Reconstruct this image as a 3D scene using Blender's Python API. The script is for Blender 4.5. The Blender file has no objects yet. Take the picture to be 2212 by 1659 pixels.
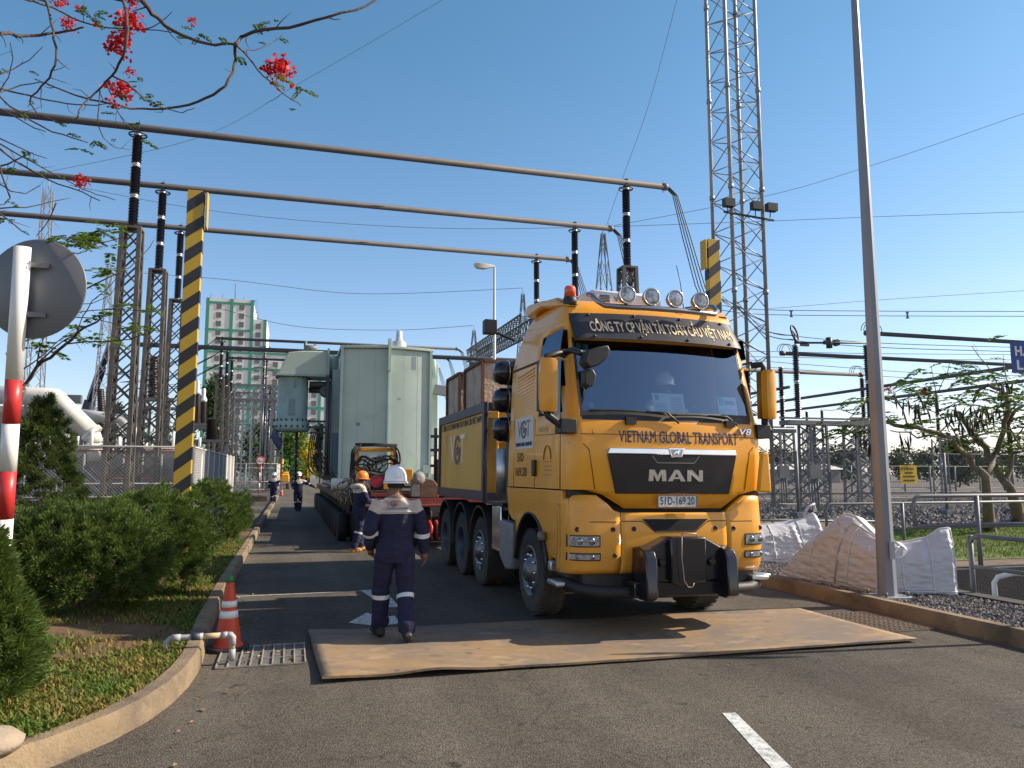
import bpy, bmesh, math, random
import numpy as np
from mathutils import Vector, Matrix
from mathutils.bvhtree import BVHTree
from mathutils import noise as mnoise
R=math.radians
SC=bpy.context.scene
COL=SC.collection
# ---------------------------------------------------------------- camera
FPX,PW,PH,HOR,CH,YAW=1650.,2212.,1659.,1022.,1.75,R(16.0)
PIT=math.atan((HOR-PH/2)/FPX)
cd=bpy.data.cameras.new('camera'); cam=bpy.data.objects.new('camera',cd); COL.objects.link(cam)
cd.sensor_width=36.; cd.lens=36.*FPX/PW; cd.clip_start=.1; cd.clip_end=3000
cam.location=(0,0,CH); cam.rotation_euler=(R(90)+PIT,0,-YAW); SC.camera=cam
# ---------------------------------------------------------------- sky and sun
SUN_EL,SUN_AZ=R(34),R(96)
W=bpy.data.worlds.new('World'); SC.world=W; W.use_nodes=True
def world():
    nt=W.node_tree; n=nt.nodes; l=nt.links; n.clear()
    out=n.new('ShaderNodeOutputWorld'); bg=n.new('ShaderNodeBackground'); sky=n.new('ShaderNodeTexSky')
    sky.sky_type='NISHITA'; sky.sun_disc=False; sky.sun_elevation=SUN_EL; sky.sun_rotation=SUN_AZ
    sky.air_density=1.0; sky.dust_density=0.6; sky.ozone_density=2.2; sky.altitude=0
    tc=n.new('ShaderNodeTexCoord'); sep=n.new('ShaderNodeSeparateXYZ'); l.new(tc.outputs['Generated'],sep.inputs[0])
    mp=n.new('ShaderNodeMapping'); mp.inputs['Scale'].default_value=(1,1,5.5); l.new(tc.outputs['Generated'],mp.inputs[0])
    ns=n.new('ShaderNodeTexNoise'); ns.inputs['Scale'].default_value=2.4; ns.inputs['Detail'].default_value=7; ns.inputs['Roughness'].default_value=.55
    l.new(mp.outputs[0],ns.inputs['Vector'])
    cr=n.new('ShaderNodeMapRange'); cr.inputs[1].default_value=.40; cr.inputs[2].default_value=.64; l.new(ns.outputs[0],cr.inputs[0])
    # low clouds: only between about 1 and 14 degrees above the horizon, on the +X side
    hi=n.new('ShaderNodeMapRange'); hi.inputs[1].default_value=.24; hi.inputs[2].default_value=.06; l.new(sep.outputs[2],hi.inputs[0])
    ex=n.new('ShaderNodeMapRange'); ex.inputs[1].default_value=.45; ex.inputs[2].default_value=.72; l.new(sep.outputs[0],ex.inputs[0])
    m1=n.new('ShaderNodeMath'); m1.operation='MULTIPLY'; l.new(cr.outputs[0],m1.inputs[0]); l.new(hi.outputs[0],m1.inputs[1])
    m2=n.new('ShaderNodeMath'); m2.operation='MULTIPLY'; l.new(m1.outputs[0],m2.inputs[0]); l.new(ex.outputs[0],m2.inputs[1])
    m3=n.new('ShaderNodeMath'); m3.operation='MULTIPLY'; m3.inputs[1].default_value=.8; l.new(m2.outputs[0],m3.inputs[0])
    mx=n.new('ShaderNodeMix'); mx.data_type='RGBA'; l.new(m3.outputs[0],mx.inputs[0]); l.new(sky.outputs[0],mx.inputs[6]); mx.inputs[7].default_value=(5.2,5.15,5.4,1)
    bg.inputs[1].default_value=.080
    # blue deepened ahead; unseen sky behind the camera warmed and brightened as added fill
    el=n.new('ShaderNodeMapRange'); el.inputs[1].default_value=.02; el.inputs[2].default_value=.50; l.new(sep.outputs[2],el.inputs[0])
    tn=n.new('ShaderNodeMix'); tn.data_type='RGBA'; l.new(el.outputs[0],tn.inputs[0]); tn.inputs[6].default_value=(1.0,.92,1.0,1); tn.inputs[7].default_value=(.61,.885,.91,1)
    fw=n.new('ShaderNodeMapRange'); fw.inputs[1].default_value=-.1; fw.inputs[2].default_value=.35; l.new(sep.outputs[1],fw.inputs[0])
    t2=n.new('ShaderNodeMix'); t2.data_type='RGBA'; l.new(fw.outputs[0],t2.inputs[0]); t2.inputs[6].default_value=(1.3,1.06,.95,1); l.new(tn.outputs[2],t2.inputs[7])
    tm=n.new('ShaderNodeMix'); tm.data_type='RGBA'; tm.blend_type='MULTIPLY'; tm.inputs[0].default_value=1; l.new(sky.outputs[0],tm.inputs[6]); l.new(t2.outputs[2],tm.inputs[7]); l.new(tm.outputs[2],mx.inputs[6])
    l.new(mx.outputs[2],bg.inputs[0]); l.new(bg.outputs[0],out.inputs[0])
world()
sl=bpy.data.lights.new('sun','SUN'); sl.energy=3.3; sl.angle=R(.5); sl.color=(1,.88,.70)
so=bpy.data.objects.new('sun',sl); COL.objects.link(so)
SV=Vector((math.cos(SUN_EL)*math.sin(SUN_AZ),math.cos(SUN_EL)*math.cos(SUN_AZ),math.sin(SUN_EL)))
so.location=(30,0,40); so.rotation_euler=SV.to_track_quat('Z','Y').to_euler()
SC.view_settings.view_transform='Standard'; SC.view_settings.look='None'; SC.view_settings.exposure=1.25; SC.view_settings.gamma=1
SC.cycles.max_bounces=8; SC.cycles.transparent_max_bounces=24; SC.cycles.use_denoising=True
# ---------------------------------------------------------------- measuring helpers: sight lines of the survey photograph
_f=Vector((math.sin(YAW)*math.cos(PIT),math.cos(YAW)*math.cos(PIT),math.sin(PIT))); _r=Vector((math.cos(YAW),-math.sin(YAW),0)); _u=_r.cross(_f); _c=Vector((0,0,CH))
def ray(u,v): return _f+_r*((u-PW/2)/FPX)-_u*((v-PH/2)/FPX)
def PG(u,v,z=0.): d=ray(u,v); return _c+d*((z-CH)/d.z)
def PY(u,v,y): d=ray(u,v); return _c+d*(y/d.y)
def PX(u,v,x): d=ray(u,v); return _c+d*(x/d.x)
def PD(u,v,s): return _c+ray(u,v)*s
CROP={'p4':(905.2,740.6,.3637),'p5':(576,685.8,.3141),'p6':(0,768,.2811),'p7':(0,1207,.3472),'p8':(1618.4,1042.3,.2977),'pA':(0,0,.372),'pB':(0,438.9,.3307),'pC':(1289.2,0,.4297),'pD':(1618.4,630.9,.3307),'pE':(356.6,576,.3472),'pF':(960,493.7,.2315),'p2':(1152.1,603.5,.248)}
def K(k,x,y): a=CROP[k]; return a[0]+x*a[2],a[1]+y*a[2]
# ---------------------------------------------------------------- objects
WL={}
def tag(o,label=None,cat=None,group=None,kind=None):
    if label: o['label']=label
    if cat: o['category']=cat
    if group: o['group']=group
    if kind: o['kind']=kind
    return o
def thing(name,label,cat,loc=(0,0,0),rz=0,group=None,kind=None):
    o=bpy.data.objects.new(name,None); COL.objects.link(o); o.location=loc; o.rotation_euler=(0,0,rz); o.empty_display_size=.1
    WL[o.name]=Vector(loc); return tag(o,label,cat,group,kind)
def dup(root,loc,rz=None,label=None,group=None):
    r=root.copy(); COL.objects.link(r); r.location=loc
    if rz is not None: r.rotation_euler=(0,0,rz)
    if label: r['label']=label
    if group: r['group']=group
    for ch in list(root.children):
        c=ch.copy(); COL.objects.link(c); c.parent=r
        for g in list(ch.children):
            d=g.copy(); COL.objects.link(d); d.parent=c
    return r
def frame(d,up=Vector((0,0,1))):
    d=d.normalized()
    if abs(d.dot(up))>.98: up=Vector((0,1,0)) if abs(d.y)<.9 else Vector((1,0,0))
    a=d.cross(up).normalized(); return a,d.cross(a).normalized()*-1
class MB:
    def __init__(s): s.v=[]; s.f=[]; s.mi=[]; s.sm=[]; s.m=0
    def add(s,vs,fs,smooth=False):
        b=len(s.v); s.v+= [tuple(x) for x in vs]
        for f in fs: s.f.append([b+i for i in f]); s.mi.append(s.m); s.sm.append(smooth)
        return s
    def mat(s,i): s.m=i; return s
    def box(s,x0,y0,z0,x1,y1,z1):
        v=[(x,y,z) for z in (z0,z1) for y in (y0,y1) for x in (x0,x1)]
        return s.add(v,[(0,2,3,1),(4,5,7,6),(0,1,5,4),(2,6,7,3),(0,4,6,2),(1,3,7,5)])
    def bar(s,p,q,w,h=None,up=Vector((0,0,1))):
        p=Vector(p); q=Vector(q); h=w if h is None else h; a,b=frame(q-p,up); a=a*w/2; b=b*h/2
        v=[c+x*a+y*b for c in (p,q) for x,y in ((-1,-1),(1,-1),(1,1),(-1,1))]
        return s.add(v,[(0,1,2,3)[::-1],(4,5,6,7),(0,1,5,4),(1,2,6,5),(2,3,7,6),(3,0,4,7)])
    def path(s,pts,r,n=8,smooth=True,cap=True,closed=False):
        pts=[Vector(p) for p in pts]; N=len(pts); rs=r if hasattr(r,'__len__') else [r]*N
        vs=[]; a=None
        for i,p in enumerate(pts):
            if closed: d=pts[(i+1)%N]-pts[i-1]
            else: d=pts[min(i+1,N-1)]-pts[max(i-1,0)]
            if d.length<1e-9: d=Vector((0,0,1))
            d.normalize()
            if a is None: a,_=frame(d)
            else:
                a=a-d*a.dot(d)
                if a.length<1e-6: a,_=frame(d)
                a.normalize()
            b=d.cross(a)
            for k in range(n):
                t=2*math.pi*k/n; vs.append(p+(a*math.cos(t)+b*math.sin(t))*rs[i])
        fs=[]; M=N if closed else N-1
        for i in range(M):
            for k in range(n):
                j=(i+1)%N; fs.append((i*n+k,i*n+(k+1)%n,j*n+(k+1)%n,j*n+k))
        s.add(vs,fs,smooth)
        if cap and not closed:
            b=len(s.v)-len(vs)
            for ring in ([b+k for k in range(n)][::-1],[b+(N-1)*n+k for k in range(n)]):
                s.f.append(ring); s.mi.append(s.m); s.sm.append(False)
        return s
    def tube(s,p,q,r,n=8,r2=None): return s.path([p,q],[r,r if r2 is None else r2],n)
    def lathe(s,prof,c=(0,0,0),ax=(0,0,1),n=16,smooth=True,caps=3):
        c=Vector(c); ax=Vector(ax).normalized(); a,b=frame(ax); vs=[]; fs=[]
        for r,z in prof:
            for k in range(n):
                t=2*math.pi*k/n; vs.append(c+ax*z+(a*math.cos(t)+b*math.sin(t))*r)
        for i in range(len(prof)-1):
            for k in range(n): fs.append((i*n+k,i*n+(k+1)%n,(i+1)*n+(k+1)%n,(i+1)*n+k))
        s.add(vs,fs,smooth); b0=len(s.v)-len(vs)
        if caps&1 and prof[0][0]>1e-4: s.f.append([b0+k for k in range(n)][::-1]); s.mi.append(s.m); s.sm.append(False)
        if caps&2 and prof[-1][0]>1e-4: s.f.append([b0+(len(prof)-1)*n+k for k in range(n)]); s.mi.append(s.m); s.sm.append(False)
        return s
    def prism(s,poly,ax,a,b):
        # poly: 2D points in the two other axes (x: (y,z), y: (x,z), z: (x,y))
        def P(p,t): return {'x':(t,p[0],p[1]),'y':(p[0],t,p[1]),'z':(p[0],p[1],t)}[ax]
        n=len(poly); vs=[P(p,a) for p in poly]+[P(p,b) for p in poly]
        return s.add(vs,[tuple(range(n))[::-1],tuple(range(n,2*n))]+[(i,(i+1)%n,n+(i+1)%n,n+i) for i in range(n)])
    def ring(s,c,R_,r,ax=(0,0,1),n=20,m=6,a0=0,a1=360):
        ax=Vector(ax); a,b=frame(ax); c=Vector(c); full=abs(a1-a0)>=360
        k=n if full else n+1
        pts=[c+(a*math.cos(R(a0+(a1-a0)*i/n))+b*math.sin(R(a0+(a1-a0)*i/n)))*R_ for i in range(k)]
        return s.path(pts,r,m,closed=full)
    def grid(s,fn,nu,nv,smooth=True):
        vs=[fn(i/nu,j/nv) for j in range(nv+1) for i in range(nu+1)]
        fs=[(j*(nu+1)+i,j*(nu+1)+i+1,(j+1)*(nu+1)+i+1,(j+1)*(nu+1)+i) for j in range(nv) for i in range(nu)]
        return s.add(vs,fs,smooth)
    def build(s,name,mats,parent=None,loc=None,world=False,bevel=0,seg=2,auto=None,norm=True):
        if not isinstance(mats,(list,tuple)): mats=[mats]
        off=Vector((0,0,0))
        if world and parent is not None:
            p=parent
            while p.parent: p=p.parent
            off=WL[p.name]
        elif loc is not None: off=Vector(loc)
        me=bpy.data.meshes.new(name); me.from_pydata([(x-off.x,y-off.y,z-off.z) for x,y,z in s.v],[],s.f)
        for m in mats: me.materials.append(m)
        me.polygons.foreach_set('material_index',s.mi); me.polygons.foreach_set('use_smooth',s.sm)
        if norm:
            bm=bmesh.new(); bm.from_mesh(me); bmesh.ops.recalc_face_normals(bm,faces=bm.faces); bm.to_mesh(me); bm.free()
        if auto: me.shade_smooth() if hasattr(me,'shade_smooth') else None; me.set_sharp_from_angle(angle=R(auto))
        o=bpy.data.objects.new(name,me); COL.objects.link(o)
        if parent is not None: o.parent=parent
        elif loc is not None: o.location=loc; WL[o.name]=Vector(loc)
        else: WL[o.name]=Vector((0,0,0))
        if bevel:
            b=o.modifiers.new('bevel','BEVEL'); b.width=bevel; b.segments=seg; b.limit_method='ANGLE'; b.angle_limit=R(38); b.harden_normals=False
            if not auto: me.shade_smooth(); me.set_sharp_from_angle(angle=R(40))
        return o
def spl(pts,k=5):
    P=[Vector(p) for p in pts]; n=len(P); out=[]
    for i in range(n-1):
        a,b_,c,e=P[max(i-1,0)],P[i],P[i+1],P[min(i+2,n-1)]
        for j in range(k):
            s=j/k; out.append(.5*((2*b_)+(c-a)*s+(2*a-5*b_+4*c-e)*s*s+(3*b_-a-3*c+e)*s**3))
    return out+[P[-1]]
def np_mesh(name,V,F,mats,parent=None,loc=None,rnd=None,mi=None,smooth=False):
    V=np.asarray(V,dtype=np.float32); F=np.asarray(F,dtype=np.int32)
    if loc is not None: V=V-np.array(loc,dtype=np.float32)
    me=bpy.data.meshes.new(name); k=F.shape[1]
    me.vertices.add(len(V)); me.vertices.foreach_set('co',V.ravel()); me.loops.add(F.size); me.loops.foreach_set('vertex_index',F.ravel())
    me.polygons.add(len(F)); me.polygons.foreach_set('loop_start',np.arange(0,F.size,k,dtype=np.int32))
    for m in (mats if isinstance(mats,(list,tuple)) else [mats]): me.materials.append(m)
    if mi is not None: me.polygons.foreach_set('material_index',np.asarray(mi,dtype=np.int32))
    me.polygons.foreach_set('use_smooth',np.full(len(F),smooth,dtype=bool))
    if rnd is not None:
        a=me.attributes.new('rnd','FLOAT','POINT'); a.data.foreach_set('value',np.asarray(rnd,dtype=np.float32))
    me.update(calc_edges=True); me.validate()
    o=bpy.data.objects.new(name,me); COL.objects.link(o)
    if parent is not None: o.parent=parent
    elif loc is not None: o.location=loc
    return o
# ---------------------------------------------------------------- materials
MATS={}
def M(name,col,rough=.6,metal=0.,var=0.,vs=3.,bump=0.,bs=60.,dirt=None,da=.0,ds=2.,dlo=.5,coat=0.,spec=.5,stretch=None,emit=None):
    if name in MATS: return MATS[name]
    m=bpy.data.materials.new(name); m.use_nodes=True; nt=m.node_tree; n=nt.nodes; l=nt.links
    b=n['Principled BSDF']; b.inputs['Base Color'].default_value=(*col,1); b.inputs['Roughness'].default_value=rough; b.inputs['Metallic'].default_value=metal
    b.inputs['Specular IOR Level'].default_value=spec
    if coat: b.inputs['Coat Weight'].default_value=coat; b.inputs['Coat Roughness'].default_value=.06
    tc=n.new('ShaderNodeTexCoord'); vec=tc.outputs['Object']
    if stretch:
        mp=n.new('ShaderNodeMapping'); mp.inputs['Scale'].default_value=stretch; l.new(vec,mp.inputs[0]); vec=mp.outputs[0]
    cs=None
    if var:
        ns=n.new('ShaderNodeTexNoise'); ns.inputs['Scale'].default_value=vs; ns.inputs['Detail'].default_value=8; ns.inputs['Roughness'].default_value=.62; l.new(vec,ns.inputs['Vector'])
        rp=n.new('ShaderNodeValToRGB'); e=rp.color_ramp.elements
        e[0].position=.3; e[1].position=.72
        e[0].color=(*[c*(1-var) for c in col],1); e[1].color=(*[min(1,c*(1+var)) for c in col],1)
        l.new(ns.outputs[0],rp.inputs[0]); cs=rp.outputs[0]
    if dirt:
        ns=n.new('ShaderNodeTexNoise'); ns.inputs['Scale'].default_value=ds; ns.inputs['Detail'].default_value=9; ns.inputs['Roughness'].default_value=.68; l.new(vec,ns.inputs['Vector'])
        mr=n.new('ShaderNodeMapRange'); mr.inputs[1].default_value=dlo; mr.inputs[2].default_value=dlo+.22; mr.inputs[4].default_value=da; l.new(ns.outputs[0],mr.inputs[0])
        mx=n.new('ShaderNodeMix'); mx.data_type='RGBA'; l.new(mr.outputs[0],mx.inputs[0])
        if cs: l.new(cs,mx.inputs[6])
        else: mx.inputs[6].default_value=(*col,1)
        mx.inputs[7].default_value=(*dirt,1); cs=mx.outputs[2]
        rm=n.new('ShaderNodeMapRange'); rm.inputs[3].default_value=rough; rm.inputs[4].default_value=min(1,rough+.25); l.new(mr.outputs[0],rm.inputs[0]); l.new(rm.outputs[0],b.inputs['Roughness'])
    if cs: l.new(cs,b.inputs['Base Color'])
    if bump:
        nb=n.new('ShaderNodeTexNoise'); nb.inputs['Scale'].default_value=bs; nb.inputs['Detail'].default_value=4; l.new(vec,nb.inputs['Vector'])
        bp=n.new('ShaderNodeBump'); bp.inputs['Strength'].default_value=bump; bp.inputs['Distance'].default_value=.02; l.new(nb.outputs[0],bp.inputs['Height']); l.new(bp.outputs[0],b.inputs['Normal'])
    if emit: b.inputs['Emission Color'].default_value=(*col,1); b.inputs['Emission Strength'].default_value=emit
    MATS[name]=m; return m
def leafmat(name,c1,c2,trans=.3,rough=.55):
    if name in MATS: return MATS[name]
    m=bpy.data.materials.new(name); m.use_nodes=True; nt=m.node_tree; n=nt.nodes; l=nt.links
    b=n['Principled BSDF']; b.inputs['Roughness'].default_value=rough; b.inputs['Specular IOR Level'].default_value=.3
    at=n.new('ShaderNodeAttribute'); at.attribute_name='rnd'
    rp=n.new('ShaderNodeValToRGB'); e=rp.color_ramp.elements; e[0].color=(*c1,1); e[1].color=(*c2,1); l.new(at.outputs['Fac'],rp.inputs[0])
    l.new(rp.outputs[0],b.inputs['Base Color'])
    tr=n.new('ShaderNodeBsdfTranslucent'); l.new(rp.outputs[0],tr.inputs[0]); ms=n.new('ShaderNodeMixShader'); ms.inputs[0].default_value=trans
    l.new(b.outputs[0],ms.inputs[1]); l.new(tr.outputs[0],ms.inputs[2]); l.new(ms.outputs[0],n['Material Output'].inputs[0])
    MATS[name]=m; return m
def glassmat(name,tint,opac,rough=.02,refl=(1,1,1)):
    if name in MATS: return MATS[name]
    m=bpy.data.materials.new(name); m.use_nodes=True; nt=m.node_tree; n=nt.nodes; l=nt.links
    n.remove(n['Principled BSDF'])
    tr=n.new('ShaderNodeBsdfTransparent'); tr.inputs[0].default_value=(*tint,1); gl=n.new('ShaderNodeBsdfGlossy'); gl.inputs['Roughness'].default_value=rough; gl.inputs[0].default_value=(*refl,1)
    fr=n.new('ShaderNodeFresnel'); fr.inputs[0].default_value=1.5; mp=n.new('ShaderNodeMapRange'); mp.inputs[3].default_value=opac; mp.inputs[4].default_value=1.; l.new(fr.outputs[0],mp.inputs[0])
    ms=n.new('ShaderNodeMixShader'); l.new(mp.outputs[0],ms.inputs[0]); l.new(tr.outputs[0],ms.inputs[1]); l.new(gl.outputs[0],ms.inputs[2]); l.new(ms.outputs[0],n['Material Output'].inputs[0])
    MATS[name]=m; return m
YEL=M('truck_yellow',(.78,.33,.007),.34,var=.06,vs=1.5,dirt=(.40,.22,.06),da=.30,ds=2.2,dlo=.5,coat=.35,stretch=(1,1,.45))
BLK=M('black_plastic',(.014,.015,.018),.5,var=.3,vs=8,dirt=(.07,.06,.05),da=.35,ds=3)
GLB=M('gloss_black',(.008,.009,.014),.22,dirt=(.03,.03,.035),da=.3,ds=2,coat=.3)
RUB=M('tyre_rubber',(.02,.02,.021),.85,var=.25,vs=6,dirt=(.1,.085,.07),da=.4,ds=4,bump=.3,bs=40)
CHR=M('chrome',(.75,.77,.8),.16,1.,var=.1,vs=2)
ALU=M('aluminium',(.55,.56,.58),.38,.9,var=.15,vs=6)
GALV=M('galvanised_steel',(.155,.16,.172),.55,.3,var=.22,vs=2.5,dirt=(.2,.17,.14),da=.4,ds=1.5)
GALD=M('weathered_steel',(.10,.088,.078),.6,.3,var=.3,vs=2.5,dirt=(.23,.21,.2),da=.5,ds=3)
MAST=M('mast_steel',(.27,.27,.275),.5,.4,var=.25,vs=1.2,dirt=(.12,.11,.1),da=.5,ds=.8)
PORC=M('insulator_glaze',(.018,.016,.026),.28,var=.2,vs=4)
WHT=M('white_paint',(.78,.78,.76),.45,var=.06,vs=3,dirt=(.4,.37,.32),da=.4,ds=2.5)
RED=M('red_paint',(.55,.025,.03),.45,var=.1,vs=3)
NAVYL=M('navy_lettering',(.022,.015,.07),.45)
CREAM=M('cream_lettering',(.85,.68,.42),.5)
DKB=M('dark_blue_paint',(.028,.027,.05),.4,var=.15,vs=3,dirt=(.12,.1,.09),da=.3,ds=3)
CONC=M('concrete',(.34,.32,.29),.9,var=.22,vs=3,bump=.4,bs=50,dirt=(.14,.12,.1),da=.7,ds=1.6)

def road_film(m,z0,z1,col,amt):
    """dust thrown up by the wheels: thickest low on the body, broken up by noise"""
    n=m.node_tree.nodes; l=m.node_tree.links; b=n['Principled BSDF']; src=b.inputs['Base Color'].links[0].from_socket
    tc=n.new('ShaderNodeTexCoord'); sp=n.new('ShaderNodeSeparateXYZ'); l.new(tc.outputs['Object'],sp.inputs[0]); mr=n.new('ShaderNodeMapRange'); mr.inputs[1].default_value=z1; mr.inputs[2].default_value=z0; l.new(sp.outputs[2],mr.inputs[0])
    mp=n.new('ShaderNodeMapping'); mp.inputs['Scale'].default_value=(1,1,.3); l.new(tc.outputs['Object'],mp.inputs[0]); ns=n.new('ShaderNodeTexNoise'); ns.inputs['Scale'].default_value=6; ns.inputs['Detail'].default_value=9; ns.inputs['Roughness'].default_value=.7; l.new(mp.outputs[0],ns.inputs['Vector'])
    m1=n.new('ShaderNodeMath'); m1.operation='MULTIPLY'; l.new(mr.outputs[0],m1.inputs[0]); l.new(ns.outputs[0],m1.inputs[1]); m2=n.new('ShaderNodeMath'); m2.operation='MULTIPLY'; m2.inputs[1].default_value=amt*2; l.new(m1.outputs[0],m2.inputs[0]); m2.use_clamp=True
    k=n.new('ShaderNodeMix'); k.data_type='RGBA'; l.new(m2.outputs[0],k.inputs[0]); l.new(src,k.inputs[6]); k.inputs[7].default_value=(*col,1); l.new(k.outputs[2],b.inputs['Base Color'])
road_film(YEL,.6,1.7,(.36,.26,.14),.26)
road_film(RUB,.0,.9,(.16,.135,.105),.5)
road_film(BLK,.3,1.2,(.10,.085,.065),.4)
# ================================================================ GROUND AND ROADS
def ground_mats():
    # asphalt: fine aggregate, patches, faint stains
    m=M('asphalt',(.104,.091,.075),.86,var=.16,vs=.55,bump=.9,bs=95,dirt=(.05,.047,.044),da=.6,ds=.7,dlo=.5,spec=.2)
    n=m.node_tree.nodes; l=m.node_tree.links; b=n['Principled BSDF']; src=b.inputs['Base Color'].links[0].from_socket
    tc=n.new('ShaderNodeTexCoord'); vo=n.new('ShaderNodeTexVoronoi'); vo.inputs['Scale'].default_value=85; l.new(tc.outputs['Object'],vo.inputs['Vector'])
    sep=n.new('ShaderNodeSeparateColor'); l.new(vo.outputs['Color'],sep.inputs[0])
    mr=n.new('ShaderNodeMapRange'); mr.inputs[1].default_value=.0; mr.inputs[2].default_value=1.; mr.inputs[3].default_value=.62; mr.inputs[4].default_value=1.5; l.new(sep.outputs[0],mr.inputs[0])
    mx=n.new('ShaderNodeMix'); mx.data_type='RGBA'; mx.blend_type='MULTIPLY'; mx.inputs[0].default_value=1; l.new(src,mx.inputs[6]); l.new(mr.outputs[0],mx.inputs[7])
    nz=n.new('ShaderNodeTexNoise'); nz.inputs['Scale'].default_value=7; nz.inputs['Detail'].default_value=6; l.new(tc.outputs['Object'],nz.inputs['Vector'])
    pr=n.new('ShaderNodeMapRange'); pr.inputs[1].default_value=.64; pr.inputs[2].default_value=.72; pr.inputs[3].default_value=1; pr.inputs[4].default_value=.55; l.new(nz.outputs[0],pr.inputs[0])
    m2=n.new('ShaderNodeMix'); m2.data_type='RGBA'; m2.blend_type='MULTIPLY'; m2.inputs[0].default_value=1; l.new(mx.outputs[2],m2.inputs[6]); l.new(pr.outputs[0],m2.inputs[7]); 
    # hairline cracks and oil drips
    wn=n.new('ShaderNodeTexNoise'); wn.inputs['Scale'].default_value=1.7; wn.inputs['Detail'].default_value=5; l.new(tc.outputs['Object'],wn.inputs['Vector'])
    vm=n.new('ShaderNodeVectorMath'); vm.operation='MULTIPLY_ADD'; l.new(wn.outputs['Color'],vm.inputs[0]); vm.inputs[1].default_value=(.9,.9,.9); l.new(tc.outputs['Object'],vm.inputs[2])
    vc=n.new('ShaderNodeTexVoronoi'); vc.feature='DISTANCE_TO_EDGE'; vc.inputs['Scale'].default_value=.33; l.new(vm.outputs[0],vc.inputs['Vector'])
    ck=n.new('ShaderNodeMapRange'); ck.inputs[1].default_value=.0025; ck.inputs[2].default_value=.006; ck.inputs[3].default_value=.80; ck.inputs[4].default_value=1; l.new(vc.outputs['Distance'],ck.inputs[0])
    od=n.new('ShaderNodeTexVoronoi'); od.inputs['Scale'].default_value=1.1; od.inputs['Randomness'].default_value=1; l.new(vm.outputs[0],od.inputs['Vector'])
    om=n.new('ShaderNodeMapRange'); om.inputs[1].default_value=.035; om.inputs[2].default_value=.075; om.inputs[3].default_value=.45; om.inputs[4].default_value=1; l.new(od.outputs['Distance'],om.inputs[0])
    big=n.new('ShaderNodeTexNoise'); big.inputs['Scale'].default_value=.22; big.inputs['Detail'].default_value=5; l.new(tc.outputs['Object'],big.inputs['Vector'])
    bm_=n.new('ShaderNodeMapRange'); bm_.inputs[1].default_value=.35; bm_.inputs[2].default_value=.65; bm_.inputs[3].default_value=.86; bm_.inputs[4].default_value=1.16; l.new(big.outputs[0],bm_.inputs[0])
    q=m2.outputs[2]
    tm=n.new('ShaderNodeMapping'); tm.inputs['Scale'].default_value=(1.5,.05,1); l.new(tc.outputs['Object'],tm.inputs[0]); tk=n.new('ShaderNodeTexNoise'); tk.inputs['Scale'].default_value=1.; tk.inputs['Detail'].default_value=6; l.new(tm.outputs[0],tk.inputs['Vector'])
    tr=n.new('ShaderNodeMapRange'); tr.inputs[1].default_value=.35; tr.inputs[2].default_value=.65; tr.inputs[3].default_value=.84; tr.inputs[4].default_value=1.14; l.new(tk.outputs[0],tr.inputs[0])
    for o_ in (ck.outputs[0],om.outputs[0],bm_.outputs[0],tr.outputs[0]):
        k=n.new('ShaderNodeMix'); k.data_type='RGBA'; k.blend_type='MULTIPLY'; k.inputs[0].default_value=1; l.new(q,k.inputs[6]); l.new(o_,k.inputs[7]); q=k.outputs[2]
    l.new(q,b.inputs['Base Color'])
ground_mats()
ASPH=MATS['asphalt']
YARD=M('yard_gravel',(.105,.09,.08),.95,var=.4,vs=9,bump=1.,bs=25,dirt=(.15,.09,.06),da=.6,ds=.12,dlo=.5)
SOIL=M('bed_soil',(.125,.066,.035),.95,var=.35,vs=2.5,bump=.9,bs=30,dirt=(.10,.085,.03),da=.7,ds=1.3,dlo=.47)
KERB=M('kerb_concrete',(.225,.165,.10),.9,var=.25,vs=2.2,bump=.6,bs=45,dirt=(.075,.062,.052),da=.8,ds=1.6,dlo=.47)
def sheet(name,rects,z,mat,res=None):
    b=MB()
    for x0,y0,x1,y1 in rects: b.add([(x0,y0,z),(x1,y0,z),(x1,y1,z),(x0,y1,z)],[(0,1,2,3)])
    o=b.build(name,mat,norm=False); tag(o,kind='structure'); return o
PIT_R=(9.05,3.0,17.5,10.4)     # sunken culvert to the right of the road
def ring_rects(X0,Y0,X1,Y1,h):
    return [(X0,Y0,h[0],Y1),(h[2],Y0,X1,Y1),(h[0],Y0,h[2],h[1]),(h[0],h[3],h[2],Y1)]
sheet('terrain',ring_rects(-900,-400,900,1500,PIT_R),-.012,YARD)
b=MB()
b.add([(-30,-30,0),(7.05,-30,0),(7.05,62,0),(-.92,62,0),(-.92,7.5,0),(-30,7.5,0)],[(0,1,2,3,4,5)])
road=b.build('road',ASPH,norm=False); tag(road,kind='structure')
sheet('far_road',[(-40,62,40,120)],0,ASPH)
sheet('side_road',[(-2.6,24.0,-.84,90.)],.004,ASPH)
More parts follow.
